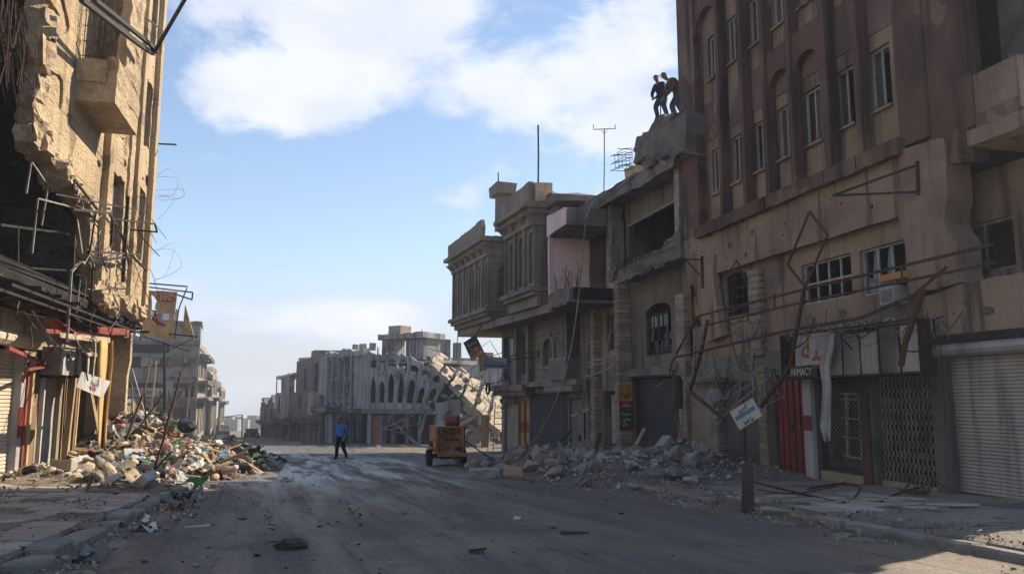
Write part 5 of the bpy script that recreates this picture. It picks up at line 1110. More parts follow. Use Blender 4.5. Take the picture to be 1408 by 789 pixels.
for a in (2.6, 5.2, 8.4): MB().bar((a, -1.2, Z[6] + .2), (a + rr.uniform(-.3, .3), -1.2, ZT + rr.uniform(-.6, .8)), .22).build('roof_column', FARC, m2)
MB().bar((2.4, -1.2, ZT - .4), (8.6, -1.2, ZT + .1), .2).build('roof_frame_beam', GREYC, m2)
for k in range(4): MB().wall(rag([(3 + k * 1.5, ZT - .4), (3.9 + k * 1.5, ZT - .4), (3.7 + k * 1.5, ZT - 1.8 - rr.random()), (3.1 + k * 1.5, ZT - 1.5)], .12, .3, rr), [], -1.1, -1.06).build('torn_sheet', rr.choice((T_BEIGE, T_WHITE, REDF)), m2)
for k in range(16):
    a = rr.uniform(.3, 10); z = rr.choice((Z[1], Z[2], Z[4])); MB().wall(rag([(a, z), (a + rr.uniform(.5, 1.6), z + rr.uniform(-.1, .2)), (a + rr.uniform(.4, 1.2), z - rr.uniform(.8, 1.8)), (a + .2, z - rr.uniform(.5, 1.4))], .1, .3, rr), [], .4 + rr.random() * .3, .5 + rr.random() * .4).build('hanging_fragment', rr.choice((FART, FARC, FART, GREYC)), m2)
for k in range(5): MB().bar((rr.uniform(.2, 9), .6, Z[1] + 1), (rr.uniform(.2, 9), 1.6, -.3), .12).build('fallen_beam', DSTEEL, m2)
MB().wall(rag(box2(.1, 3.2, Z[2] + .5, Z[3] + .2), .08, .4, rr), [], .36, .5).build('cream_parapet', FART, m2)
# the street side of that block, in the sun
FS = Fr(c2.x, c2.y, 4.2, zg2)
def side_front(par, s_near, s_far, H, floors, mat, seed, n=0.0):
    r2 = random.Random(seed); sx0, sx1 = -s_far, -s_near; ops = []
    for a, b in zip(floors, floors[1:]):
        x = sx0 + .5
        while x < sx1 - 1.6:
            w = r2.uniform(1.2, 2.4); ops.append((x, min(x + w, sx1 - .4), a + .5, b - .5)); x += w + r2.uniform(.6, 1.3)
    far_front(par, FS, sx0, sx1, -.5, H, ops, mat, n, rnd=r2, wp=.3, rg=.12)
    for z in floors[1:-1]:
        a = sx0 + r2.uniform(0, 3); rough_block([(a, z - .2), (sx1 - .1, z - .2), (sx1 - .1, z + .15), (a, z + .15)], n + .01, n + r2.uniform(.5, 1.1), 'balcony_slab', GREYC, par, .1, .5, 1)
ms = FS.root('ruined_street_block', 'sunlit shelled row front beside the grey apartment block', 'building')
side_front(ms, .3, 17, Z[5], [.2, Z[1], Z[2], Z[4], Z[5]], FART, 5, 0.0); MB().box(-17, -.4, -9, -1.2, -1, Z[4]).build('core', SOOT, ms)
ms2 = FS.root('collapsed_street_house', 'lower half collapsed house at the far end of the left row', 'building')
side_front(ms2, 18, 34, Z[3], [.2, Z[1], Z[3]], FART, 6, .7); MB().box(-34, -18, -8, -.6, -1, Z[3] - .3).build('core', SOOT, ms2); rough_block([(-34, Z[3] - .2), (-18, Z[3] - .4), (-19, Z[3] + 1.0), (-24, Z[3] + .6), (-30, Z[3] + 1.2)], -6, .6, 'broken_roof', FART, ms2, .25, .9, 1)
ms3 = FS.root('far_street_house', 'small distant ruined house closing the left row', 'building')
side_front(ms3, 36, 58, Z[2], [.2, Z[1] - .6, Z[2]], FART, 7, 1.2); MB().box(-58, -36, -8, -.1, -1, Z[2] - .3).build('core', SOOT, ms3); rough_block([(-58, Z[2] - .2), (-36, Z[2] - .4), (-37, Z[2] + .8), (-45, Z[2] + .2)], -6, 1.0, 'broken_roof', FART, ms3, .25, .9, 1)

# ---------------------------------------------------------------- the row across the bend on the right
rr = random.Random(61)
FX = Fr(10.5, 71.0, 222, G(8, 76))
ar = FX.root('collapsed_arcade_building', 'collapsed grey building with pointed arches and a sunlit fallen roof slab', 'building')
zt0 = FX.P(540, 484)[1]; zl = FX.P(540, 557)[1]; zm = FX.P(540, 518)[1]
def sag(mb):
    out = []
    for (s, n, z) in mb.v:
        if s < 5.5 and z > zl - .2:
            t = (5.5 - s) / 5.5; k = min(1, max(0, (z - zl) / 5)); s2 = s - .9 * t * k; z2 = z - 2.6 * t ** 1.5 * k; n2 = n - 1.0 * t * k
            out.append((s2, n2, z2))
        else: out.append((s, n, z))
    mb.v = out; return mb
def pointed(s0, s1, z0, z1):
    c = (s0 + s1) / 2; h = (z1 - z0); return [(s0, z0), (s1, z0), (s1, z0 + h * .6), (s1 - (s1 - s0) * .12, z0 + h * .82), (c, z1), (s0 + (s1 - s0) * .12, z0 + h * .82), (s0, z0 + h * .6)]
hs = []
for i in range(7):
    a = .3 + i * 1.13; hs.append(rag(pointed(a + rr.uniform(0, .12), a + .82 - rr.uniform(0, .1), zl + .25, zm - .05 + rr.uniform(-.25, .3) + (.5 if i in (2, 4) else 0)), .05, .3, rr)); hs.append(rag(pointed(a + .02, a + .84, zm + .75 + (.25 if i in (2, 4) else 0) + rr.uniform(-.1, .2), zt0 - rr.uniform(.15, .6)), .12, .3, rr))
top = ragline((8.3, zl - .5), (8.3, zt0), .03, .6, rr) + ragline((8.3, zt0), (.1, zt0 - .1), .25, .3, rr) + [(.1, zl - .4)]
sag(MB().wall(top, hs, -.16, .0)).build('arched_wall', FARC, ar)
for i in range(8):                                    # slim shafts between the arches
    a = .14 + i * 1.13; sag(MB().wall(rag(box2(a - .07, a + .07, zl + .2, zm + 1.9 + rr.uniform(-.6, 1.2)), .02, .4, rr), [], .005, .07)).build('shaft', FARC, ar)
    if i < 7: sag(MB().wall(rag(box2(a + .1, a + 1.06, zl - .35, zl + .2), .04, .4, rr), [], .006, .1)).build('arch_sill', FARC, ar)
    if i < 7 and i % 2: sag(MB().wall(rag([(a + .2, zm + .6), (a + .8, zm + .2), (a + .7, zm + 1.2), (a + .4, zm + 1.3)], .15, .3, rr), [], -.1, .12)).build('hanging_fragment', FARC, ar)
sag(MB().wall(rag(box2(.0, 8.3, zl - .75, zl - .35), .05, .5, rr), [], -.3, .5)).build('floor_slab', GREYC, ar)
MB().box(.1, 8.2, -7, -2.2, -1, zt0 - 2.2).build('core', SOOT, ar)
for k, (a, b, m, f) in enumerate(((7.9, 8.3, FARC, 0), (6.5, 7.8, ORNGD, 1), (5.1, 6.3, FARC, 1), (3.3, 4.9, REDP, 1), (1.9, 3.1, MAROON, 1), (.2, 1.5, BURNT, 0))):
    if f: w_ = MB().wall(rag(box2(a, b, -.3, zl - .9), .04, .5, rr), [rag(box2(a + .3, b - .3, -.2, zl - 1.7), .04, .5, rr)] if k != 1 else [], -.5, -.35).build('shop_front', m, ar)
    else: MB().box(a, b, -.5, -.2, -.3, zl - .76).build('pier', m, ar)
for a in (7.85, 6.4, 5.0, 3.2, 1.7): MB().box(a - .15, a + .15, -.5, -.1, -.5, zl - .78).build('pier', FARC, ar)
for i in range(9): MB().bar((rr.uniform(.2, 7), .1, rr.uniform(.8, zl)), (rr.uniform(.2, 7), .8, rr.uniform(-.2, 1.6)), rr.uniform(.2, .5), .06).build('fallen_panel', rr.choice((FARC, FARB, GREYC)), ar)
# roof room on top
t0 = FX.P(580, 468, -3); ta = FX.s_at(523, zt0, -3); tb = FX.s_at(585, zt0, -3); zr = FX.P(550, 466, -3)[1]
rough_block([(tb, zr), (ta, zr), (ta, zr + .55), (tb, zr + .55)], -6, -2.6, 'roof_room_slab', FARC, ar, .05, .6, 1)
MB().box(tb + .3, tb + 2.6, -5.6, -3.1, zt0 - .6, zr - .05).build('roof_room', FARC, ar); MB().box(ta - .9, ta - .2, -5.6, -3.0, zt0 - .6, zr - .05).build('roof_room_pier', FARC, ar)
for i in range(5): MB().box(tb + .5 + i * .45, tb + .7 + i * .45, -3.09, -2.98, zt0 - .4, zr - .1).build('roof_room_shaft', FARC, ar)
tk = FX.P(548, 456, -4); MB().box(tk[0] - .8, tk[0] + .8, -5, -3.4, zr + .56, zr + 1.4).build('water_tank', T_BEIGE, ar)
MB().box(.4, 8.2, -7, -1.0, zt0 - 1.1, zt0 - .75, jit=.1).build('roof', FARC, ar)
# fallen roof slab, its upper face to the sun
def slab3(ps, th, name, mat, par, fr, cut=5, amp=.12):
    A, B, C, D = [Vector(p) for p in ps]; nrm = (B - A).cross(D - A).normalized(); nrm = nrm if nrm.z > 0 else -nrm; mb = MB(); k = cut + 1
    for sd_, off in ((0, 0), (1, -th)):
        for j in range(k + 1):
            for i in range(k + 1):
                u, v = i / k, j / k; p = A * (1 - u) * (1 - v) + B * u * (1 - v) + C * u * v + D * (1 - u) * v; e = amp * (2.2 if i in (0, k) or j in (0, k) else .5)
                p = p + nrm * off + Vector([mnoise.noise(p * .9 + Vector((q * 9, sd_, 0))) * e for q in range(3)]); mb.v.append(tuple(fr.L(p)) if fr else tuple(p))
    w = k + 1; n1 = w * w
    for j in range(k):
        for i in range(k):
            a = j * w + i; mb.f += [(a, a + 1, a + w + 1, a + w), (n1 + a, n1 + a + w, n1 + a + w + 1, n1 + a + 1)]
    for i in range(k):
        for (a, b) in ((i, i + 1), (k * w + i + 1, k * w + i), ((i + 1) * w, i * w), (i * w + k, (i + 1) * w + k)): mb.f.append((a, n1 + a, n1 + b, b))
    return mb.build(name, mat, par)
PSL = surf('pale_slab', (.42, .345, .25), (.30, .245, .175), .6, bump=.8, bscale=4, soot=.5, patch=(.24, .205, .16), patch_scale=.8, patch_cut=.55)
QA, QB, QC, QD = at(590, 497, 68), at(692, 596, 58), at(698, 552, 73), at(604, 482, 82)
for k in range(6):                                    # the roof came down in cracked panels
    u0, u1 = k / 6 + .012, (k + 1) / 6 - .012 - .02 * rr.random(); dz = Vector((rr.uniform(-.1, .1), rr.uniform(-.2, .1), rr.uniform(-.2, .12)))
    for (v0, v1) in ((.0, .5 + rr.uniform(-.08, .08)), (.55, 1.0)):
        f = lambda u, v: QA * (1 - u) * (1 - v) + QB * u * (1 - v) + QC * u * v + QD * (1 - u) * v
        slab3([f(u0, v0) + dz, f(u1, v0) + dz * .4, f(u1, v1) + dz * .5, f(u0, v1)], .38, 'fallen_roof_slab', PSL, ar, FX, 4, .05)
for k in range(12):
    u, v = rr.random(), rr.random() * .7; c = QA * (1 - u) * (1 - v) + QB * u * (1 - v) + QC * u * v + QD * (1 - u) * v; MB().wall(rag(blob2(0, 0, rr.uniform(.2, .45), 8, rr), .08, .2, rr), [], -.1, .1).xf(Matrix.Translation(Vector(FX.L(c)) + Vector((0, .2, .25))) @ Matrix.Rotation(rr.uniform(-1.4, 1.4), 4, 'X') @ Matrix.Rotation(rr.uniform(-1, 1), 4, 'Z')).build('slab_fragment', rr.choice((PSL, FARC, GREYC)), ar)
    if k % 2: MB().tube([FX.L(c), FX.L(c + Vector((rr.uniform(-.6, .6), -.3, rr.uniform(.2, .8)))), FX.L(c + Vector((rr.uniform(-1.2, 1.2), -.6, rr.uniform(-.6, .9))))], .025, 4, sm=3).build('bent_rebar', DSTEEL, ar)
def frag(px, py, d, w, h, mat, par, fr, hole=False):
    """flat jagged piece of broken wall, tumbled"""
    c = at(px, py, d); poly = rag(blob2(0, 0, 1, rr.choice((5, 6, 7)), rr), .07, .3, rr); poly = [(x * w / 2, y * h / 2) for x, y in poly]
    mb = MB().wall(poly, [pointed(-.18 * w, .12 * w, -.2 * h, .2 * h)] if hole else [], -.1, .1)
    M = Matrix.Translation(Vector(fr.L(c))) @ Matrix.Rotation(rr.uniform(-.9, .9), 4, 'X') @ Matrix.Rotation(rr.uniform(-.8, .8), 4, 'Y') @ Matrix.Rotation(rr.uniform(-.6, .6), 4, 'Z')
    return mb.xf(M).build('wall_fragment', mat, par)
for k in range(60):
    t = rr.random(); px = 592 + 100 * t; lo_, hi_ = 608, 530 + 68 * t
    frag(px, rr.uniform(hi_, lo_), rr.uniform(63, 70), rr.uniform(.4, 1.3), rr.uniform(.3, 1.1), rr.choice((FARC, FARC, GREYC, BLKC, FARB)), ar, FX, rr.random() < .2)
for (px, py, w, h) in ((618, 578, 2.2, 3.2), (646, 592, 1.6, 2.2)):
    c = at(px, py, 64); MB().wall(rag(box2(-w / 2, w / 2, -h / 2, h / 2), .12, .4, rr), [rag(pointed(-w * .25, w * .2, -h * .1, h * .25), .06, .3, rr)], -.12, .12).xf(Matrix.Translation(Vector(FX.L(c))) @ Matrix.Rotation(.12, 4, 'Y') @ Matrix.Rotation(.3, 4, 'Z')).build('standing_wall_piece', FARC, ar)
for i in range(10):
    a = at(rr.uniform(520, 690), rr.uniform(470, 560), 69); MB().tube([FX.L(a), FX.L(a + Vector((rr.uniform(-1, 1), 0, rr.uniform(-.5, 1)))), FX.L(a + Vector((rr.uniform(-2, 2), -.5, rr.uniform(-1.5, 1.5))))], .03, 4).build('bent_rebar', DSTEEL, ar)

# blackened block and the rest of the row
FX2 = Fr(4.9, 77.2, 208, G(4, 80)); FY = Fr(.7, 85.0, 188.5, G(-1, 100))
bk2 = FX2.root('blackened_block', 'fire blackened grey block with tall ribbed bays beside the arched ruin', 'building')
def row_block(par, fr, s0, s1, py_top, mat, ops, seed, rib=None, depth=8, gz=0.0):
    r2 = random.Random(seed); z1 = fr.P(*py_top)[1]; zf = zl + gz
    far_front(par, fr, s0, s1, zf - .2, z1, ops(zf, z1), mat, 0.0, rnd=r2, wp=.45, rg=.1)
    MB().box(s0 + .05, s1 - .05, -depth, -1.6, -2.5, z1 - .5).build('core', SOOT, par); rough_block([(s0, z1 - .5), (s1, z1 - .5), (s1, z1 - .1), (s0, z1 - .1)], -depth, -.31, 'roof', FARC, par, .1, .8, 1)
    rough_block([(s0, zf - .6), (s1, zf - .6), (s1, zf - .21), (s0, zf - .21)], -.4, r2.uniform(.6, 1.2), 'canopy', BLKC, par, .12, .5, 1)
    x = s0 + .2
    while x < s1 - .8:
        w = r2.uniform(1.0, 2.0); b = min(x + w, s1 - .2)
        if r2.random() < .75: MB().wall(rag(box2(x, b, -2.2, zf - .62), .05, .5, r2), [rag(box2(x + .25, b - .25, -.3, zf - 1.4), .08, .4, r2)] if r2.random() < .6 and b - x > .9 else [], -.6, -.45).build('shop_front', r2.choice((FARB, FARC, FART, BLKC, T_BROWN, SHUTT)), par)
        MB().box(b + .01, b + .17, -.6, -.2, -2.2, zf - .61).build('pier', r2.choice((FARC, FARB)), par); x = b + .2
    if rib:
        for a in rib: MB().wall(rag(box2(a - .1, a + .1, zf, z1 - .2), .03, .6, r2), [], .01, .3).build('rib', mat, par)
    return z1
z1 = row_block(bk2, FX2, .05, 9.2, (478, 489), FARC, lambda zf, z: [(a, a + .9, zf + .5, zf + 2.6) for a in (2.6, 3.8, 5.0, 6.2)] + [(a, a + .9, zf + 3.2, z - .7) for a in (2.6, 3.8, 5.0, 6.2)], 3, rib=(2.45, 3.65, 4.85, 6.05, 7.25))
for (za, zb_) in ((zl + 2.9, z1 - .4), (zl - .1, zl + 1.2)):
    MB().wall(rag(box2(2.2, 7.5 if za > zl + 1 else 9.0, za, zb_), .3, .45, rr), [rag(box2(a - .05, a + .95, max(za + .2, zl + .45), min(zb_ - .2, z1 - .65)), .03, .5, rr) for a in (2.6, 3.8, 5.0, 6.2)], .005, .05).build('scorched_plaster', BLKC, bk2)
MB().wall(rag([(.1, z1 - .1), (7.4, z1 - .1), (7.3, z1 + .5), (5, z1 + .3), (3.6, z1 + .7), (1.6, z1 + .35), (.1, z1 + .6)], .15, .3, rr), [], -.3, .4).build('roof_edge', FARC, bk2)
for s in (.8, 2.6, 4.0): MB().box(s, s + .45, -1.5, -1.0, z1 + .5, z1 + 1.2, jit=.05).build('roof_stub', FARC, bk2)
br3 = FY.root('brown_row_house', 'brown shelled house with a dark upper opening beside the blackened block', 'building')
z1 = row_block(br3, FY, .3, 19, (425, 492), FARB, lambda zf, z: [(1.5, 4, zf + 2.8, z - .8), (6, 8, zf + .6, zf + 2.2), (10, 12, zf + 3, z - 1), (14, 16.5, zf + .8, zf + 2.6)], 4, gz=-.6); MB().wall(rag(box2(.6, 4.6, zl - .2, zl + 2.1), .06, .5, rr), [], .01, .6).build('cream_panel', FART, br3); MB().box(5.5, 9, -3, -.2, z1 - .2, z1 + .8, jit=.1).build('roof_stub', FARB, br3); MB().box(12, 18, -3, -.2, z1 - .2, z1 + .4, jit=.2).build('roof_stub', FARC, br3)
gr4 = FY.root('skeletal_row_house', 'tall thin ruined house with an open frame on its roof', 'building')
z1 = row_block(gr4, FY, 19.5, 42, (388, 540), FARC, lambda zf, z: [(21, 24, zf + .5, z - .5), (27, 30, zf + .4, z - .6), (34, 38, zf + .5, z - .5)], 8, gz=-1.2)
z2 = FY.P(385, 517)[1]
for a in (21, 29, 38):
    for n0 in (-2.2, -.8): MB().box(a, a + .5, n0, n0 + .4, z1 - .3, z2 - .3, jit=.05).build('roof_column', FARC, gr4)
rough_block([(20, z2 - .35), (40, z2 - .35), (40, z2), (20, z2)], -3, .2, 'roof_frame_slab', FARC, gr4, .08, .9, 1)
MB().wall(rag(box2(20, 27, zl - 1, z1 + 2.2), .3, .7, rr), [], .01, .6).build('side_pier', FARC, gr4)
lo5 = FY.root('low_burnt_house', 'low dark burnt house at the far end of the right row', 'building')
z1 = row_block(lo5, FY, 43, 66, (365, 560), FARB, lambda zf, z: [(46, 49, zf + .1, z - .3), (55, 58, zf + .1, z - .3)], 9, gz=-2.2); rough_block([(43, z1), (66, z1), (62, z1 + 1.6), (55, z1 + .4), (48, z1 + 2.0)], -4, 0, 'broken_roof', FARB, lo5, .2, .9, 1)
MB().tube([(50, -1, z1), (50.3, -1, z1 + 4.5)], .09, 4).build('aerial', DSTEEL, lo5)
# ---------------------------------------------------------------- rubble and rubbish
hr = random.Random(71)
HEAP_R = [(10.5, 22.0, .85, 1.5, 1.7), (10.2, 25.6, .45, 1.9, 2.0), (8.6, 30.0, .42, 2.0, 3.0), (8.1, 21.0, .34, 1.3, 3.0), (6.9, 25.5, .22, 1.3, 3.2), (11.6, 19.2, .3, 1.0, 1.2), (11.5, 34, .5, 1.5, 4.0)]
HEAP_L = [(-5.9, 29.5, 1.45, 1.6, 3.6), (-7.2, 36.0, 1.9, 2.4, 4.0), (-4.3, 25.0, .52, 1.4, 2.8), (-2.9, 29.0, .42, 1.1, 3.2), (-4.9, 20.6, .22, 1.8, 2.2), (-3.2, 34.5, .5, 1.2, 3.0), (-3.4, 18.2, .12, .8, 2.0), (-2.2, 31, .2, 1.0, 3.5)]
def hgt(H, x, y): return sum(h * math.exp(-((x - a) / sx) ** 2 - ((y - b) / sy) ** 2) for a, b, h, sx, sy in H)
def base(x, y): return G(x, y) + (.12 if x < -2.6 else (.13 if x > 7.6 else 0.0))
def mound(name, H, x0, x1, y0, y1, mat, step=.14, amp=.09):
    nx = int((x1 - x0) / step); ny = int((y1 - y0) / step); mb = MB(); idx = {}
    def vert(i, j):
        if (i, j) not in idx:
            x = x0 + i * step; y = y0 + j * step; h = hgt(H, x, y)
            n = mnoise.noise(Vector((x * 2.3, y * 2.3, 0))) * amp + mnoise.noise(Vector((x * 7, y * 7, 5))) * amp * .6
            idx[(i, j)] = len(mb.v); mb.v.append((x, y, base(x, y) + h * 1.0 + n * min(1, h * 5) - .06 + min(.02, h)))
        return idx[(i, j)]
    for i in range(nx):
        for j in range(ny):
            if hgt(H, x0 + (i + .5) * step, y0 + (j + .5) * step) > .035: mb.f.append((vert(i, j), vert(i + 1, j), vert(i + 1, j + 1), vert(i, j + 1)))
    return tag(mb.build(name, mat), kind='stuff')
o = mound('rubble_fines', HEAP_R, 4.0, 12.85, 16.0, 41.0, DUST); tag(o, 'grey dusty rubble fines heaped before the right shops', 'rubble')
o = mound('rubbish_fines', HEAP_L, -12, -.5, 16.5, 45, TRASHD); tag(o, 'beige dusty rubbish fines heaped along the left shops', 'rubbish')
kr = random.Random(5)
KL = [(kr.uniform(-2.7, -2.0), 6.5 + k * 1.05 + kr.uniform(-.3, .3), kr.uniform(.05, .12), kr.uniform(.15, .4), kr.uniform(.3, .6)) for k in range(14)] + [(kr.uniform(-6, -3.4), kr.uniform(9, 19), kr.uniform(.04, .06), kr.uniform(.3, .5), kr.uniform(.3, .5)) for k in range(7)]
KR = [(kr.uniform(6.9, 8.0), 8.6 + k * .8 + kr.uniform(-.3, .3), kr.uniform(.05, .13), kr.uniform(.2, .45), kr.uniform(.3, .6)) for k in range(11)]
tag(mound('gutter_dirt', KL, -7, -1.0, 5.0, 21.0, PAVEG, .11, .05), 'grey brown dirt drifted over the left kerb and paving', 'dirt'); tag(mound('gutter_dirt', KR, 5.8, 9.8, 6.5, 18.5, PAVEG, .11, .05), 'broken dirt and crumbled paving along the right kerb', 'dirt')
def chunk_mesh(name, mat, sq=(1, 1, 1), k=14, seed=0, flat=False):
    r2 = random.Random(seed); bm = bmesh.new()
    for _ in range(k):
        p = Vector((r2.uniform(-1, 1), r2.uniform(-1, 1), r2.uniform(-1, 1))); m = max(abs(q) for q in p); p = p / m * r2.uniform(.8, 1)
        bm.verts.new((p.x * .5 * sq[0], p.y * .5 * sq[1], p.z * .5 * sq[2]))
    res = bmesh.ops.convex_hull(bm, input=bm.verts); junk = [g for g in res['geom_interior'] if isinstance(g, bmesh.types.BMVert)]
    if junk: bmesh.ops.delete(bm, geom=junk, context='VERTS')
    me = bpy.data.meshes.new(name); bm.to_mesh(me); bm.free(); me.materials.append(mat); return me
GREYS = [chunk_mesh('rubble_block', CHUNK, random.choice(((1, .8, .6), (1, .7, .4), (1, 1, .8), (1, .5, .45))), 15, 100 + i) for i in range(10)]
PALES = [chunk_mesh('pale_rubble_piece', CHUNKW, random.choice(((1, .8, .6), (1, .9, .5))), 12, 200 + i) for i in range(6)]
TANS = [chunk_mesh('tan_rubble_block', CHUNKY, (1, .6, .5), 14, 300 + i) for i in range(4)]
BRICKS = [bevel_mesh(MB().box(-.5, .5, -.28, .28, -.24, .24, jit=.04).mesh('broken_cinder_block'), .04) for _ in range(4)]
for q in BRICKS: q.materials.append(CHUNK)
def lay(me, name, x, y, H, sc, label, cat, group, sink=.3, zoff=0.0):
    o = link(name, me); h = hgt(H, x, y); o.location = (x, y, base(x, y) + h + sc * (.5 - sink) * .6 + zoff); o.scale = (sc, sc, sc)
    o.rotation_euler = (hr.uniform(-.7, .7), hr.uniform(-.7, .7), hr.uniform(0, 6.28)); return tag(o, label, cat, group)
def pick(H, x0, x1, y0, y1, hmin, pw=1.0):
    while True:
        x = hr.uniform(x0, x1); y = hr.uniform(y0, y1); h = hgt(H, x, y)
        if h > hmin and hr.random() < min(1, (h + .12) * pw): return x, y
def where_r(x, y): return ' at the road edge of the right rubble' if x < 7.6 else (' in the rubble before the tan shutter' if y < 23.5 else (' in the rubble before the black shutter' if y < 29 else ' in the rubble before the folding gate'))
def near_clear(x, y): return not (y < 24.7 and x > 11.7) and x < 12.4
N_ = 0
while N_ < 230:
    x, y = pick(HEAP_R, 5.0, 12.2, 16.5, 36, .05, 2)
    if not near_clear(x, y): continue
    sc = hr.choice((.1, .14, .18, .22, .28, .36, .5)) * hr.uniform(.8, 1.25)
    lay(hr.choice(GREYS), 'rubble_block', x, y, HEAP_R, sc, ('small' if sc < .18 else ('fist sized' if sc < .28 else 'large')) + ' grey broken concrete lump' + where_r(x, y), 'rubble block', 'grey lumps in the right rubble heap'); N_ += 1
N_ = 0
while N_ < 230:
    x, y = pick(HEAP_R, 6.0, 12.2, 16.8, 27, .05, 2)
    if not near_clear(x, y): continue
    lay(hr.choice(PALES), 'pale_rubble_piece', x, y, HEAP_R, hr.uniform(.08, .22), 'pale whitish rubble piece' + where_r(x, y), 'rubble piece', 'pale pieces on the right rubble heap'); N_ += 1
N_ = 0
while N_ < 40:
    x, y = pick(HEAP_R, 5.0, 12.0, 17, 33, .08, 2)
    if not near_clear(x, y): continue
    lay(hr.choice(BRICKS), 'cinder_block', x, y, HEAP_R, hr.uniform(.38, .6), 'square grey cinder block half buried' + where_r(x, y), 'cinder block', 'cinder blocks in the right rubble heap'); N_ += 1
# tan kerb blocks at the front of the heap
for px, py, sc in ((704, 648, .75), (727, 655, .8), (738, 644, .9), (762, 650, .6), (708, 660, .7)):
    p = gp(px, py); lay(hr.choice(TANS), 'tan_stone_block', p.x, p.y, HEAP_R, sc, 'large tan cut stone block at the front edge of the rubble', 'stone block', 'tan blocks at the rubble edge', zoff=.05)
for px, py, s2 in ((666, 657, 1.0), (683, 656, .9)):
    p = gp(px, py); o = link('grey_kerb_block', BRICKS[0]); o.location = (p.x, p.y, G(p.x, p.y) + .13); o.scale = (.95, .6, .62); o.rotation_euler = (0, 0, R(-12)); tag(o, 'long grey kerb block lying on the road beside the rubble', 'kerb block', 'kerb blocks on the road')
def crumbs(name, H, x0, x1, y0, y1, n, smin, smax, mats, label, cat, road=False, hmin=.02):
    proto = []
    for i in range(5):
        me = chunk_mesh('t', mats[0], (1, .8, .6), 8, 400 + i); proto.append(([v.co.copy() for v in me.vertices], [tuple(p.vertices) for p in me.polygons])); bpy.data.meshes.remove(me)
    mb = MB(); mi = []
    for _ in range(n):
        if road: x, y = hr.uniform(x0, x1), hr.uniform(y0, y1); h = 0
        else:
            x, y = pick(H, x0, x1, y0, y1, hmin, 3); h = hgt(H, x, y)
            if not near_clear(x, y) and H is HEAP_R: continue
        s = smin + (smax - smin) * hr.random() ** 2.5; vs, fs = hr.choice(proto); M = Matrix.Translation((x, y, base(x, y) + h + s * .12)) @ Matrix.Rotation(hr.uniform(0, 6.28), 4, Vector((hr.random(), hr.random(), hr.random() + .1)).normalized()) @ Matrix.Scale(s, 4)
        i0 = len(mb.v); mb.v += [tuple(M @ v) for v in vs]; mb.f += [tuple(i0 + q for q in f) for f in fs]; mi += [hr.randrange(len(mats))] * len(fs)
    me = mb.mesh(name)
    for m in mats: me.materials.append(m)
    me.polygons.foreach_set('material_index', mi); o = link(name, me); return tag(o, label, cat, kind='stuff')
crumbs('rubble_gravel', HEAP_R, 4.6, 12.2, 16.2, 38, 6500, .02, .11, [CHUNK, DUST, CHUNKW, CHUNKW, CHUNK], 'fine grey gravel and crumbs over the right rubble heap', 'gravel')
crumbs('rubble_dust', [(a, b, h, sx * 1.25, sy * 1.2) for a, b, h, sx, sy in HEAP_R], 3.6, 12.2, 14.8, 40, 5000, .008, .035, [DUST, CHUNK, CHUNKW, DUST], 'fine dusty grit fading out from the rubble onto the road', 'grit', hmin=.012)
crumbs('dark_gravel', [(11.0, 20.3, .5, .9, 1.1)], 9.6, 11.8, 18.3, 22.5, 900, .03, .09, [surf('dark_gravel_mat', (.10, .105, .115), (.07, .07, .08), 2, bump=.3)], 'dark blue grey gravel spilling off the heap', 'gravel', hmin=.08)
crumbs('road_grit', None, -2.4, 12, 5, 42, 2600, .010, .04, [DUST, CHUNK, PAVEG, T_BLACK], 'small stones and grit scattered over the road', 'grit', road=True)
def track_clods():
    n = 0; mb_ = []
    while n < 5200:
        y = 4.5 + 40 * hr.random() ** 1.6; l = hr.uniform(-6, 7)
        if mnoise.noise(Vector((l * 2.4, y * .12, 3.3))) < .05 + .3 * hr.random(): continue
        mb_.append((l + 3.0 - .10 * y + .0009 * y * y, y)); n += 1
    return mb_
CL = track_clods(); _pk = iter(CL); _old = pick
pick = lambda *a, **k: next(_pk)
crumbs('mud_clods', [(0, 0, 0, 1, 1)], 0, 1, 0, 1, 5200, .014, .075, [surf('dark_mud', (.06, .048, .037), (.04, .033, .026), 2, bump=.3), DUST, MATS['dark_mud'], surf('pale_mud', (.27, .22, .165), (.20, .16, .12), 2, bump=.3)], 'small mud clods and grit lying in curved tyre tracks on the road', 'mud')
pick = _old
crumbs('kerb_rubble', KL, -6.5, -1.2, 5.5, 21, 1100, .015, .10, [CHUNK, DUST, KERB, T_BROWN, PAVE], 'crumbled kerb pieces and dirt lying over the left kerb', 'grit', hmin=.012)
crumbs('kerb_rubble', KR, 6.0, 9.4, 7, 18.2, 1200, .015, .10, [CHUNK, DUST, KERB, CHUNKW, PAVE], 'crumbled kerb pieces strewn by the dark post', 'grit', hmin=.012)
crumbs('pavement_grit', None, -6.4, -2.8, 8, 19, 1500, .01, .06, [DUST, CHUNK, T_BROWN, T_GREY, CHUNKY], 'dirt and crumbs covering the left paving slabs', 'grit', road=True)
crumbs('gutter_grit', None, -2.9, -1.4, 5, 22, 500, .015, .07, [DUST, CHUNK, T_BLACK, T_BROWN, T_GREY], 'dirt and crumbs lying along the left kerb', 'grit', road=True)
crumbs('gutter_grit', None, 6.6, 9.4, 7.5, 17.5, 700, .015, .07, [DUST, CHUNK, CHUNKW, PAVEG], 'broken pavement crumbs beside the leaning post', 'grit', road=True)
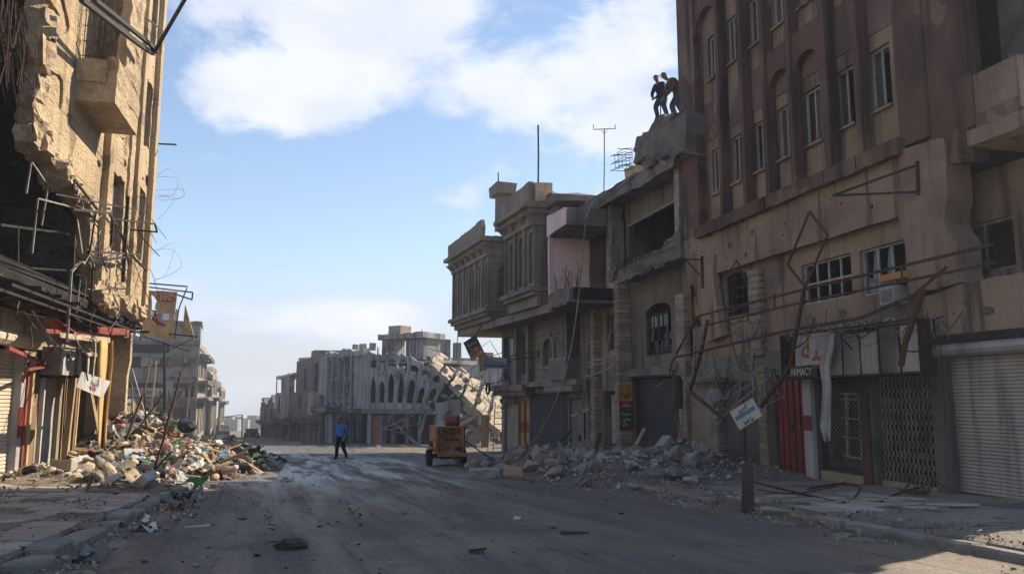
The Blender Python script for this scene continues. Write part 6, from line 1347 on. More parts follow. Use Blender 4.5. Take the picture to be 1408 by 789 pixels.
# fallen slabs in the heap
def slab_thing(name, label, corners, th, mat, amp=.06, cut=5):
    e = thing(name, label, 'slab'); c = sum((Vector(q) for q in corners), Vector()) / 4; e.location = c
    return slab3([Vector(q) - c for q in corners], th, 'slab', mat, e, None, cut, amp), e
slab_thing('fallen_concrete_slab', 'large flat concrete slab lying on top of the rubble before the black shutter', [at(853, 650, 22.8), at(900, 634, 21.8), at(948, 616, 23.6), at(890, 618, 26.5)], .16, GREYC)
slab_thing('fallen_concrete_slab', 'smaller tilted slab among rubble in front of the doorway', [at(790, 641, 26), at(826, 645, 25), at(838, 632, 27), at(806, 630, 28.5)], .14, RAWC)
slab_thing('fallen_metal_sheet', 'dark folded sheet metal lying below the folding gate', [at(700, 632, 33), at(730, 628, 32), at(737, 620, 35), at(712, 624, 37)], .05, SLATEG)
slab_thing('turquoise_sheet', 'faded turquoise metal sheet lying beside the orange machine', [at(655, 640, 33), at(692, 645, 32), at(697, 628, 35), at(670, 624, 37)], .05, surf('faded_turquoise', (.10, .20, .23), (.07, .13, .15), 1.2, rough=.6))
slab_thing('tilted_paving_slab', 'lifted cracked paving slab beside the leaning dark post', [at(1042, 700, 13.2), at(1112, 708, 12.4), at(1128, 698, 13.0), at(1062, 688, 14.2)], .1, PAVE, .03)
for k, (a, b) in enumerate((((815, 650), (836, 618)), ((755, 640), (800, 632)), ((778, 655), (790, 625)), ((868, 655), (905, 640)), ((720, 640), (768, 628)))):
    p = gp(*a); q = p + Vector((hr.uniform(-.2, 1.2), hr.uniform(.2, 1.4), hr.uniform(.3, .9))); h = hgt(HEAP_R, p.x, p.y)
    tag(MB().bar(p + Vector((0, 0, h + .1)), q + Vector((0, 0, h + .15)), .12, .06).build('broken_beam', (WOODD, DSTEEL, RAWC, WOODL, SLATEG)[k]), ('dark wooden beam poking up out of the rubble', 'dark steel beam lying across the rubble near the gate', 'thin concrete beam jutting from the rubble heap', 'pale wooden plank lying in the rubble near the road', 'grey metal bar resting on rubble below the folding gate')[k], 'beam')

# rubbish on the left
def sheet_mesh(name, mat, w, d, amp, seed):
    mb = MB(); k = 6
    for j in range(k + 1):
        for i in range(k + 1):
            x = (i / k - .5) * w; y = (j / k - .5) * d; z = amp * mnoise.noise(Vector((x * 2.2, y * 2.2, seed * 3.7))) * 2 + amp * mnoise.noise(Vector((x * 5, y * 5, seed * 1.7)))
            mb.v.append((x + amp * .3 * mnoise.noise(Vector((y * 4, seed, 1))), y, z))
    for j in range(k):
        for i in range(k): mb.f.append((j * (k + 1) + i, j * (k + 1) + i + 1, (j + 1) * (k + 1) + i + 1, (j + 1) * (k + 1) + i))
    me = mb.mesh(name); me.materials.append(mat); return me
def bag_mesh(name, mat, sq, seed, amp=.28, lev=2, smooth=True):
    bm = bmesh.new(); bmesh.ops.create_icosphere(bm, subdivisions=lev, radius=.5)
    for v in bm.verts:
        q = v.co * 2.4 + Vector((seed * 5.1, seed, 0)); v.co *= 1 + amp * (mnoise.noise(q) + .7 * abs(mnoise.noise(q * 2.3)) - .5 * abs(mnoise.noise(q * 4)))
        v.co = Vector((v.co.x * sq[0], v.co.y * sq[1], max(v.co.z * sq[2], -.28 * sq[2])))
    me = bpy.data.meshes.new(name); bm.to_mesh(me); bm.free(); me.materials.append(mat)
    return me
KINDS = []
def where_l(x, y): return ' spilled on the pavement' if y < 23.5 else (' along its road edge' if x > -3 else (' beneath the burnt balcony' if y < 29.5 else ' beyond the building corner'))
for cname, mt, cnt in (('white', T_WHITE, 90), ('beige', T_BEIGE, 90), ('brown', T_BROWN, 34), ('red', T_RED, 14), ('green', T_GREEN, 9), ('grey', T_GREY, 80), ('blue', T_BLUE, 14), ('pink', T_PINK, 14), ('orange', T_ORNG, 8)):
    KINDS.append(('crumpled_sheet', [sheet_mesh('crumpled_sheet', mt, 1, .8, .16, i) for i in range(3)], cnt, (.22, .7), f'crumpled {cname} sheet lying on the left rubbish heap', 'sheet', f'{cname} sheets on the rubbish heap', .5))
for cname, mt, cnt in (('white', T_WHITE, 60), ('beige', T_BEIGE, 55), ('black', T_BLACK, 24), ('grey', T_GREY, 40), ('green', T_GREEN, 6), ('brown', T_BROWN, 20), ('pink', T_PINK, 10), ('blue', T_BLUE, 8)):
    KINDS.append(('rubbish_bag', [bag_mesh('rubbish_bag', mt, (1, .8, .55), i + len(KINDS) * 7) for i in range(3)], cnt, (.15, .42), f'lumpy {cname} plastic bag thrown on the left rubbish heap', 'bag', f'{cname} bags on the rubbish heap', .35))
KINDS.append(('plank', [MB().box(-.5, .5, -.05, .05, -.014, .014).mesh('plank') for _ in range(1)], 64, (.4, 1.5), 'splintered pale plank sticking out of the left rubbish heap', 'plank', 'planks in the rubbish heap', .4)); KINDS[-1][1][0].materials.append(WOODL)
KINDS.append(('tan_rubble_block', TANS, 34, (.12, .34), 'tan broken masonry lump in the left rubbish heap', 'rubble block', 'masonry lumps in the rubbish heap', .3))
KINDS.append(('rubble_block', GREYS, 34, (.12, .34), 'grey broken concrete lump in the left rubbish heap', 'rubble block', 'concrete lumps in the rubbish heap', .3))
def cart_mesh(mt):
    me = bevel_mesh(MB().box(-.5, .5, -.36, .36, -.25, .25, jit=.05).mesh('crushed_carton'), .015); me.materials.append(mt); return me
KINDS.append(('crushed_carton', [cart_mesh(T_BEIGE), cart_mesh(T_BROWN)], 22, (.25, .5), 'crushed cardboard carton on the left rubbish heap', 'carton', 'cartons in the rubbish heap', .35))
KINDS.append(('crate', [cart_mesh(T_WHITE)], 12, (.3, .6), 'broken pale plastic crate on the left rubbish heap', 'crate', 'crates in the rubbish heap', .35))
for nm, mes, cnt, (s0, s1), lab, cat, grp, sink in KINDS:
    k = 0
    while k < cnt:
        x, y = pick(HEAP_L, -9, -1.2, 17.0, 41, .05, 2.2)
        if x < -6.5 and y < 29.5: continue
        o = lay(hr.choice(mes), nm, x, y, HEAP_L, hr.uniform(s0, s1), lab + where_l(x, y), cat, grp, sink, .04)
        if nm in ('crumpled_sheet', 'plank'): o.rotation_euler = (hr.uniform(-.6, .6), hr.uniform(-.6, .6), hr.uniform(0, 6.28))
        k += 1
crumbs('rubbish_crumbs', HEAP_L, -9, -1.0, 16.5, 42, 5500, .03, .15, [T_BEIGE, T_WHITE, T_BROWN, T_GREY, CHUNKY, CHUNKW, T_BEIGE, TRASHD, TRASHD, CHUNK, T_GREY, T_BEIGE, T_PINK, T_BLUE], 'small scraps and crumbs covering the left rubbish heap', 'scraps')
# single things that stand out
def put(me, name, px, py, sc, label, cat, dz=0.0, rot=(0, 0, 0), group=None, dep=None):
    p = gp(px, py) if dep is None else at(px, py, dep); o = link(name, me); o.location = p + Vector((0, 0, dz)); o.scale = sc if isinstance(sc, tuple) else (sc,) * 3; o.rotation_euler = rot; return tag(o, label, cat, group)
for k, (px, py, s) in enumerate(((248, 600, 1.1), (262, 612, 1.0), (236, 590, .9), (270, 622, .8), (255, 588, .8))):
    put(bag_mesh('black_rubbish_bag', T_BLACK, (1, .9, .8), 70 + k, .35), 'black_rubbish_bag', px, py, s, 'big black rubbish bag piled beside the left heap', 'bag', group='black bags beside the heap', dep=31 - k * .3)
for k, (px, py, s) in enumerate(((324, 652, .85), (304, 655, .7), (288, 656, .5))):
    put(bag_mesh('dark_bundle', (T_BLACK, T_BROWN, T_BLACK)[k], (1.2, .8, .6), 90 + k, .4), 'dark_bundle', px, py, s, 'dark torn bundle lying on the road at the heap edge', 'bundle', .1, group='dark bundles at the heap edge')
put(sheet_mesh('red_board', T_RED, 1.5, .7, .03, 1), 'red_board', 128, 648, 1.0, 'flat dark red painted board lying low on the rubbish', 'board', .35, (R(40), .1, .3)); put(sheet_mesh('red_strip', REDF, 1.6, .45, .04, 5), 'red_strip', 125, 636, 1.0, 'long faded red board on the rubbish heap', 'board', .5, (R(20), R(8), -.2))
put(sheet_mesh('white_board', T_WHITE, 1.3, .6, .02, 2), 'white_board', 206, 642, 1.0, 'clean white board on the rubbish heap', 'board', .45, (R(35), R(-6), .1)); put(sheet_mesh('orange_cloth', T_ORNG, 1.4, .7, .12, 3), 'orange_cloth', 200, 650, 1.0, 'orange cloth spilling from under the white board', 'cloth', .25, (R(15), 0, .2))
bs = MB()
for k in range(14):
    a0, a1 = 2 * math.pi * k / 14, 2 * math.pi * (k + 1) / 14
    for (r0, z0, r1, z1) in ((.1, 0, .30, .02), (.30, .02, .45, .30), (.45, .30, .41, .30), (.41, .30, .27, .05)): bs.quad((r0 * math.cos(a0), r0 * math.sin(a0), z0), (r0 * math.cos(a1), r0 * math.sin(a1), z0), (r1 * math.cos(a1), r1 * math.sin(a1), z1), (r1 * math.cos(a0), r1 * math.sin(a0), z1))
me = bs.mesh('beige_basin'); me.materials.append(T_BEIGE); put(me, 'beige_basin', 166, 648, 1.0, 'round beige basin lying tilted in the rubbish', 'basin', .35, (R(55), R(10), .4))
put(sheet_mesh('green_sheet', T_GREEN, .7, .6, .1, 8), 'green_sheet', 229, 588, 1.0, 'bright green plastic sheet on the peak of the heap', 'sheet', 0, (R(60), 0, .3), dep=29)
rp_ = thing('bent_road_rod', 'rusty bent iron rod standing up in the rubbish front', 'rod'); p = gp(208, 672); rp_.location = p; MB().tube([(0, 0, 0), (.05, 0, .5), (.18, .1, 1.1), (.28, .1, 1.7)], .03, 5).build('rod', RUST, rp_); MB().bar((0, 0, .35), (.35, .1, .8), .04).build('stub', RUST, rp_)
for k in range(9):                                    # poles and battens leaning on the shop fronts
    x = hr.uniform(-6.3, -5.0); y = hr.uniform(25, 33); z = base(x, y) + hgt(HEAP_L, x, y)
    tag(MB().bar((x, y, z - .1), (x + hr.uniform(-.8, .9), y + hr.uniform(-1.2, 1.2), z + hr.uniform(.8, 2.2)), hr.uniform(.03, .08)).build('leaning_batten', hr.choice((WOODL, RUST, PALEST, T_BROWN))), 'thin batten leaning up out of the rubbish by the shops', 'batten', 'battens leaning in the rubbish')
# litter on the road
put(bag_mesh('crumpled_dark_bag', surf('dark_brown_bag', (.055, .035, .032), (.03, .024, .024), 6, rough=.5), (1.25, .7, .6), 33, .45), 'crumpled_dark_bag', 401, 756, .30, 'crumpled dark brown bag lying alone on the road', 'bag', .06, (0, 0, -.3))
p = gp(770, 735); tag(MB().tube([p + Vector((0, 0, .03)), p + Vector((.25, -.06, .035)), p + Vector((.40, -.1, .03))], .025, 6, .015).build('dark_stick', WOODD), 'dark stick lying on the shaded road', 'stick')
p = gp(648, 763); e = thing('flat_grate_scrap', 'small dark slotted scrap on the road', 'scrap', p + Vector((0, 0, .02)))
for i in range(4): MB().bar((i * .045, -.05, 0), (i * .045 + .01, .06, .02), .02).build('bar', RUBBER, e)
MB().bar((-.02, .06, .02), (.2, .07, .04), .025).build('rim', RUBBER, e)
p = gp(252, 727); e = thing('white_bent_strip', 'bent white plastic strip on the road near the left kerb', 'strip', p + Vector((0, 0, .02))); MB().bar((0, 0, 0), (.32, .12, .02), .02).build('strip', T_WHITE, e); MB().bar((0, 0, 0), (.36, -.03, .02), .02).build('strip', T_WHITE, e)
for k in range(60):
    x = hr.uniform(-2.3, 8); y = hr.uniform(8, 30) if k > 12 else hr.uniform(8, 14)
    if hr.random() < .55: x = hr.uniform(-2.5, 0)
    mt = hr.choice((T_GREY, T_GREY, T_BROWN, T_BLACK, T_BLACK, T_BEIGE)); o = link('litter_scrap', sheet_mesh('litter_scrap', mt, .24, .16, .05, k)); o.location = (x, y, G(x, y) + .035); o.rotation_euler = (0, 0, hr.uniform(0, 6)); s = hr.uniform(.3, .8); o.scale = (s, s, s)
    tag(o, 'small flattened scrap of litter lying on the road', 'litter', 'litter scattered on the road')
for k in range(26):
    y = hr.uniform(7, 20); x = -2.3 + hr.uniform(-.25, .35); o = link('gutter_litter', sheet_mesh('gutter_litter', hr.choice((T_WHITE, T_GREY, T_BROWN, T_BLACK, T_GREY)), 1.1, .8, .22, k)); o.location = (x, y, G(x, y) + .05); s = hr.uniform(.12, .34); o.scale = (s, s, s); o.rotation_euler = (hr.uniform(-.3, .3), hr.uniform(-.3, .3), hr.uniform(0, 6)); tag(o, 'crumpled plastic litter lying in the left gutter', 'litter', 'litter in the left gutter')
put(bag_mesh('green_bag', T_GREEN, (1.2, .8, .5), 8, .3), 'green_bag', 990, 690, .32, 'crushed green bag on the right kerb below the rubble', 'bag', .1); put(bag_mesh('blue_bag', T_BLUE, (1, .8, .8), 9, .3), 'blue_bag', 1190, 726, .16, 'small pale blue bag on the broken right pavement', 'bag', .08)
put(bag_mesh('yellow_sack', OCHRE, (.8, .7, 1), 12, .2), 'yellow_sack', 869, 622, .4, 'small stuffed yellow sack beside the stone pier', 'sack', .0, dep=26.5)
# ---------------------------------------------------------------- street things
# leaning dark post on the right kerb
p = gp(1027, 706); e = thing('broken_road_post', 'dark broken board post standing at the right kerb', 'post', p, -YAW); o = slab3([Vector((-.09, -.04, -.1)), Vector((.11, -.04, -.1)), Vector((.16, .03, .95)), Vector((-.02, .03, .84))], .07, 'board', WOODD, e, None, 4, .012)
MB().bar((.14, -.02, .02), (.75, -.25, .03), .05, .02).build('fallen_lath', WOODD, e)
# hanging signs on the right
hang_sign(F1, 'hanging_clinic_sign', 'small white sign with blue stripe and Arabic lines hanging from the twisted frame', [(1003, 566), (1034, 547), (1048, 571), (1017, 591)], 1.5, surf('clean_sign_white', (.60, .60, .58), (.5, .5, .48), 1.5), [('\ufeae\ufef4\ufe92\ufea8\ufedf\ufe8d', .2, .17, LETK, .42), ('\ufe8d\ufeb4\ufee0\ufee3 \ufedc\ufef4\ufee8', .84, .17, LETK, .5)], par=b1)
sgn = [o for o in bpy.data.objects if o.name.startswith('hanging_clinic_sign')][0]
def strip_between(fr, cs, t0, t1, n, mat, par, inset=.08):
    tl, tr_, br_, bl_ = [Vector(fr.P(*c, n)) for c in cs]; f = lambda u, v: tl * (1 - u) * (1 - v) + tr_ * u * (1 - v) + br_ * u * v + bl_ * (1 - u) * v
    MB().wall([tuple(f(inset, t0)), tuple(f(1 - inset, t0)), tuple(f(1 - inset, t1)), tuple(f(inset, t1))], [], n + .001, n + .006).build('stripe', mat, par)
strip_between(F1, [(1003, 566), (1034, 547), (1048, 571), (1017, 591)], .36, .58, 1.5, plain('sign_blue', (.10, .30, .48), .7, 0), sgn)
s0_, z0_ = F1.P(1036, 548, 1.5); s1_, z1_ = F1.P(1030, 470, 1.2); MB().tube([(s0_, 1.5, z0_), (s1_, 1.2, z1_)], .008, 4).build('hanger', PALEST, sgn)
FC = Fr(*at(678, 497, 46)[:2], -96, 0.0); cs = [(663, 489), (697, 492), (697, 507), (662, 506)]
sp_ = hang_sign(FC, 'corner_shop_sign', 'pale projecting shop sign with red Arabic words over a blue band', cs, 0, WHITEP, [('\ufe94\ufe8e\ufef4\ufedf \ufea0\ufef4\ufe92\ufeb3', .32, .45, LETR, 1.15)]); strip_between(FC, cs, .6, .92, 0.0, LETB, sp_, .04); MB().box(FC.P(697, 500)[0] - 1.0, FC.P(697, 500)[0], -.08, -.03, FC.P(697, 497)[1] - .03, FC.P(697, 497)[1] + .03).build('arm', DSTEEL, sp_)
FD = Fr(*at(652, 480, 46.5)[:2], -96, 0.0); cs = [(637, 471), (654, 460), (666, 484), (649, 497)]
sd_ = hang_sign(FD, 'tilted_shop_sign', 'tilted dark violet and orange shop sign hanging below the stone bay', cs, 0, plain('sign_violet', (.10, .07, .09), .7, 0), [('\ufe94\ufeb4\ufef4\ufee7', .25, .35, LETW, .6), ('\ufe8e\ufef4\ufecb', .5, .3, LETW, .45)]); strip_between(FD, cs, .58, .8, 0.0, T_ORNG, sd_, .04); strip_between(FD, cs, .82, .97, 0.0, WHITEP, sd_, .04)
MB().bar((FD.P(656, 458)[0], -.1, FD.P(656, 458)[1]), (FD.P(662, 448)[0], -.2, FD.P(662, 448)[1]), .04).build('hanger', DSTEEL, sd_); sheetp([(657, 488), (668, 484), (672, 505), (660, 512)], 0.02, 'torn_sheet', OCHRE, sd_, FD, .02)
cw_ = thing('corner_bracket_tangle', 'tangle of black brackets and wires at the chamfered stone corner', 'bracket'); cw_.matrix_world = b4.matrix_world
rails([('bracket', [(695, 491), (740, 482), (740, 490), (700, 494)], [1.2, .1, .1, 1.2], .05), ('bracket', [(662, 530), (700, 522)], [1.5, .2], .05), ('bracket', [(675, 545), (705, 530), (690, 512)], [1.2, .2, .6], .05)], cw_, DSTEEL, F4)
q = F4.P(671, 534, 1.3); MB().tube([(q[0] + .32 * math.cos(t * .5), 1.3, q[1] + .32 * math.sin(t * .5)) for t in range(14)], .06, 5).build('ring', DSTEEL, cw_)
for k in range(14):
    a = (hr.uniform(660, 700), hr.uniform(505, 560)); MB().tube([(lambda r: (r[0], nn, r[1]))(F4.P(a[0] + dx, a[1] + dy, nn)) for dx, dy, nn in ((0, 0, 1.3), (hr.uniform(-8, 8), hr.uniform(2, 16), 1.1), (hr.uniform(-12, 14), hr.uniform(8, 30), .8))], .02, 4).build('wire', DSTEEL, cw_)
# long cable hanging off the roof
ca = thing('hanging_cable', 'long pale cable hanging from the broken roof down to the rubble', 'cable'); ca.matrix_world = b2.matrix_world
MB().tube([(lambda r: (r[0], nn, r[1]))(F2.P(px, py, nn)) for px, py, nn in ((822, 272, .3), (812, 284, 1.0), (806, 300, 1.9), (802, 340, 2.0), (798, 385, 2.05), (793, 430, 2.2), (785, 480, 2.4), (772, 530, 2.8), (756, 568, 3.2), (738, 600, 3.7), (722, 618, 4.2), (706, 628, 4.6))], .028, 6, sm=3).build('cable', PALEST, ca)
# pavement cables
for k, (pts, lab) in enumerate((([(1010, 655), (1060, 668), (1120, 682), (1160, 690), (1178, 680), (1180, 668), (1150, 665), (1110, 672)], 'thick black cable looped on the pavement before the red door'), ([(1040, 672), (1085, 678), (1130, 672), (1165, 660), (1135, 655)], 'thin cable lying along the pharmacy steps'), ([(1210, 690), (1240, 676), (1275, 668), (1285, 640), (1278, 610)], 'black cable falling from the wall beside the scissor gate'))):
    vs = [gp(px, py, .16) if py > 640 else None for px, py in pts]; vs = [v for v in vs if v is not None]; tag(MB().tube(vs, .02 if k != 1 else .012, 5, sm=4).build('loose_cable', RUBBER), lab, 'cable')
for k in range(10):
    p = gp(1268 + hr.uniform(-22, 16), 676 + hr.uniform(-6, 10), .15); tag(MB().tube([p, p + Vector((hr.uniform(-.3, .3), hr.uniform(-.3, .3), hr.uniform(.05, .3))), p + Vector((hr.uniform(-.5, .5), hr.uniform(-.4, .4), hr.uniform(0, .12)))], .013, 4).build('wire_scrap', DSTEEL), 'tangled black wire scrap at the foot of the scissor gate', 'wire', 'wire scraps by the scissor gate')
# wires and rags hanging about the pharmacy
wt = thing('hanging_wires', 'bundle of torn wires hanging beside the sign box and far pier', 'wires'); wt.matrix_world = b1.matrix_world
for k in range(18):
    if k < 9: x0, y0, nn = hr.uniform(1262, 1290), hr.uniform(425, 450), .2; x1, y1 = x0 + hr.uniform(-4, 12), hr.uniform(480, 640)
    else: x0, y0, nn = hr.uniform(920, 932), hr.uniform(495, 510), 1.25; x1, y1 = hr.uniform(918, 942), hr.uniform(540, 640)
    a = F1.P(x0, y0, nn); m_ = F1.P((x0 + x1) / 2 + hr.uniform(-5, 5), (y0 + y1) / 2, nn + .1); c = F1.P(x1, y1, nn); MB().tube([(a[0], nn, a[1]), (m_[0], nn + .1, m_[1]), (c[0], nn, c[1])], .009, 4, sm=4).build('wire', DSTEEL, wt)
for k in range(80):                                   # the tangle over the shops
    if k < 46: x0, y0 = hr.uniform(935, 1085), hr.uniform(425, 540); nn = hr.uniform(.7, 1.5); dx, dy = hr.uniform(-30, 30), hr.uniform(-6, 60)
    else: x0, y0 = hr.uniform(1095, 1300), hr.uniform(425, 450); nn = hr.uniform(.3, .7); dx, dy = hr.uniform(-40, 40), hr.uniform(-8, 40)
    a = F1.P(x0, y0, nn); m_ = F1.P(x0 + dx * .5 + hr.uniform(-8, 8), y0 + dy * .5 + hr.uniform(4, 22), nn + .15); c = F1.P(x0 + dx, y0 + dy, nn + hr.uniform(-.2, .2))
    q1 = [(a[0] + (m_[0] - a[0]) * .5, nn + .05, a[1] + (m_[1] - a[1]) * .62)]
    MB().tube([(a[0], nn, a[1])] + q1 + [(m_[0], nn + .15, m_[1]), (c[0], nn, c[1])], hr.choice((.006, .01, .016)), 4, sm=3).build('wire', hr.choice((DSTEEL, RUST, PALEST, DSTEEL)), wt)
rg = thing('hanging_grey_rag', 'dark grey rag bundle hanging on wires beside the far stone pier', 'rag'); a, z = F1.P(931, 545, 1.3); rg.location = F1.W(a, 1.3, z)
o = link('rag', bag_mesh('rag', CLOTHG, (.42, .38, 1.35), 5, .3, 3), None, rg)
ls = thing('dangling_lamp_shade', 'dented grey lamp shade dangling from the twisted frame', 'lamp'); a, z = F1.P(983, 540, 1.5); ls.location = F1.W(a, 1.5, z); cone = MB(); K = 14
for i in range(K):
    a0, a1 = 6.2832 * i / K, 6.2832 * (i + 1) / K
    for r0, z0, r1, z1 in ((.26, -.12, .16, .06), (.16, .06, .05, .14)): cone.quad((r0 * math.cos(a0), r0 * math.sin(a0), z0), (r0 * math.cos(a1), r0 * math.sin(a1), z0), (r1 * math.cos(a1), r1 * math.sin(a1), z1), (r1 * math.cos(a0), r1 * math.sin(a0), z1))
o = cone.build('shade', T_GREY, ls); o.modifiers.new('t', 'SOLIDIFY').thickness = .01; o.rotation_euler = (R(20), R(-15), 0); MB().tube([(0, 0, .13), (.05, 0, .5), (.02, 0, 1.0)], .012, 4).build('cord', DSTEEL, ls)
ac = thing('air_conditioner', 'small white air conditioner wedged in the first floor window over the pharmacy', 'air conditioner'); ac.matrix_world = b1.matrix_world
a = F1.rect(1212, 395, 420, 1232, .1); MB().box(a[0], a[1], -.2, .15, a[2], a[3]).build('casing', WHITEP, ac); MB().box(a[0] + .05, a[1] - .05, .151, .16, a[2] + .05, a[3] - .08).build('grille', T_GREY, ac)
ob = F1.rect(1208, 379, 388, 1242, .2); tag(MB().box(ob[0], ob[1], .0, .18, ob[2], ob[3]).xf(b1.matrix_world).build('orange_plank', ORB), 'short orange plank lying on the window ledge over the pharmacy', 'plank')
# debris on top of the sign and the rails
for k in range(26):
    a, z = F1.P(hr.uniform(1090, 1262), 446, .25); o = link('sign_debris', hr.choice(PALES + GREYS)); w = F1.W(a, hr.uniform(.05, .4), zt + .07); o.location = w; s = hr.uniform(.06, .2); o.scale = (s, s, s * .6); o.rotation_euler = (hr.random(), hr.random(), hr.random() * 6); tag(o, 'small broken plaster piece lying on top of the pharmacy sign box', 'plaster piece', 'plaster pieces on the sign box')
bl2 = MB()
for k in range(22):
    a = F1.P(932 + k * 2.6, 512, .26); o = link('rail_debris', hr.choice(PALES)); o.location = F1.W(a[0], hr.uniform(.0, .22), 2.66); s = hr.uniform(.06, .13); o.scale = (s, s, s); tag(o, 'pale plaster crumb on the canopy slab over the tan shutter', 'plaster piece', 'plaster crumbs on the canopy')

# orange towed machine
p = gp(620, 641); gm_ = thing('towed_generator', 'worn orange towed generator with open flap parked on the road', 'generator', p, -YAW + R(17))
body = bevel_mesh(MB().box(-.52, .52, -.1, 1.75, .48, 1.52).mesh('body'), .04, 2); body.materials.append(ORANGE); bo = link('body', body, None, gm_)
MB().box(-.46, .46, -.125, -.101, .6, 1.2).build('front_panel', ORANGE, bo); MB().box(-.46, .46, -.12, -.101, 1.24, 1.5).build('upper_panel', ORANGE, bo)
MB().box(.12, .40, -.15, -.12, .56, .76).build('vent_hole', RUBBER, bo); MB().bar((-.3, -.16, 1.05), (.25, -.16, 1.02), .05).build('latch_bar', RUST, bo); MB().bar((.05, -.17, 1.06), (.25, -.17, .86), .03).build('hose', PALEST, bo)
MB().box(-.535, -.521, .15, 1.6, .6, 1.4).build('side_door', ORANGE, bo); MB().box(-.548, -.536, .1, .16, .55, 1.45).build('door_gap', RUBBER, bo); MB().box(-.55, -.536, .5, .7, .95, 1.0).build('handle', RUBBER, bo)
me = text_mesh('824', .11); me.transform(Matrix.Translation((.02, -.124, 1.4)) @ Matrix.Rotation(R(90), 4, 'X')); me.materials.clear(); link('lettering', me, LETK, bo)
for k in range(6): MB().box(-.34, .34, -.14, -.126, 1.27 + k * .035, 1.285 + k * .035).build('louvre', RUST, bo)
for k in range(7): MB().box(-.55, -.536, .85 + k * .1, .90 + k * .1, .65, .9).build('louvre', RUST, bo)
for sx in (-.5, .5): MB().box(sx - .02, sx + .02, -.13, -.105, .5, 1.5).build('edge_strip', RUST, bo)
dk = MB().box(-.56, .56, -.34, -.11, .40, .52).build('bumper', ORANGE, gm_); MB().box(-.2, .3, -.33, -.12, .521, .60).build('tray', T_GREY, gm_)
MB().box(-.5, .5, -.3, 1.8, .30, .40).build('chassis', DSTEEL, gm_); MB().bar((0, -.3, .35), (.1, -1.3, .2), .07).build('drawbar', RUST, gm_); MB().bar((-.7, .9, .3), (.7, .9, .3), .07).build('axle', DSTEEL, gm_)
for sx in (-.68, .68):
    w = MB().tube([(sx - .09, .9, .30), (sx + .09, .9, .30)], .32, 20).build('wheel', RUBBER, gm_, smooth=False); MB().tube([(sx - .095 if sx < 0 else sx + .01, .9, .30), (sx - .01 if sx < 0 else sx + .095, .9, .30)], .17, 14).build('rim', RUST, w)
    MB().box(sx - .13, sx + .13, .5, 1.3, .66, .69).build('mudguard', ORANGE, gm_)
MB().tube([(-.15, .3, 1.72), (.28, .3, 1.72)], .19, 14).build('air_drum', surf('rust_orange', (.22, .10, .06), (.14, .07, .05), 3), gm_); MB().tube([(.28, .3, 1.72), (.36, .3, 1.72)], .2, 14).build('drum_cap', RUBBER, gm_); MB().tube([(.1, .8, 1.5), (.1, .8, 1.85)], .05, 8).build('exhaust', RUST, gm_)
slab3([Vector((.50, .1, 1.52)), Vector((.95, .1, 1.85)), Vector((.95, 1.1, 1.85)), Vector((.50, 1.1, 1.52))], .03, 'open_flap', surf('pale_orange', (.42, .27, .17), (.33, .2, .13), 1.5), gm_, None, 3, .01)
MB().bar((.6, .2, .95), (1.9, -.1, .05), .05).build('tow_rod', RUST, gm_)
# ladder and tank by the corner
ld = thing('steel_ladder', 'grey steel ladder frame standing at the chamfered corner', 'ladder', gp(684, 620), -YAW)
for x in (-.28, .28): MB().bar((x, 0, 0), (x + .12, .5, 3.0), .06).build('stile', PALEST, ld)
for k in range(8): MB().bar((-.28 + .015 * k, .06 * k, .2 + k * .36), (.28 + .015 * k, .06 * k, .2 + k * .36), .045).build('rung', PALEST, ld)
MB().bar((-.6, .1, 0), (-.5, .4, 1.2), .05).build('prop', PALEST, ld); MB().bar((-.6, .1, .6), (.28, .1, .6), .04).build('rung', PALEST, ld)
rt = thing('rusty_curved_panel', 'tall rusty curved panel standing left of the ladder', 'panel', gp(672, 616), -YAW); mb = MB()
for i in range(8):
    for j in range(8):
        f = lambda a, b: (.55 * math.cos(1.6 + a * .28), .4 * math.sin(1.6 + a * .28), b * .28 + .1 * math.sin(a)); mb.quad(f(i, j), f(i + 1, j), f(i + 1, j + 1), f(i, j + 1))
o = mb.build('panel', T_BROWN, rt); o.modifiers.new('t', 'SOLIDIFY').thickness = .03

# utility pole and leaning sign on the left
up = thing('utility_pole', 'dark steel utility pole with crossarm behind the rubbish heap', 'pole', (0, 0, 0)); d0 = 44; b_ = at(228, 600, d0); up.location = b_; tp = at(226, 470, d0) - b_
MB().tube([(0, 0, -.6), tp], .11, 8, .07).build('pole', DSTEEL, up); MB().bar(tp + Vector((-1.2, 0, .3)), tp + Vector((1.3, 0, -.5)), .06).build('crossarm', DSTEEL, up); MB().bar(tp + Vector((0, 0, -.6)), tp + Vector((1.7, .2, .35)), .05).build('crossarm', DSTEEL, up)
MB().tube([tp + Vector((.3, 0, -2)), tp + Vector((1.5, 1, -1.0)), at(268, 500, 46) - b_], .02, 4).build('wire', RUBBER, up)
lp = thing('leaning_thin_pole', 'thin pale pole with a curved top leaning beside the utility pole', 'pole'); b_ = at(253, 602, 50); lp.location = b_; MB().tube([(0, 0, -.5)] + [at(x, y, 50) - b_ for x, y in ((258, 560), (262, 520), (267, 500), (276, 494), (287, 496))], .06, 6).build('pole', PALEST, lp)
FE = Fr(*at(243, 497, 43)[:2], -98, 0.0); cs = [(230, 495), (254, 484), (254, 499), (231, 508)]; su = hang_sign(FE, 'leaning_road_sign', 'weathered grey sign with red Arabic lettering fixed to the utility pole', cs, 0, T_GREY, [('\ufe94\ufee8\ufef3\ufea9\ufee4\ufedf\ufe8d', .6, .35, LETR, .8)])
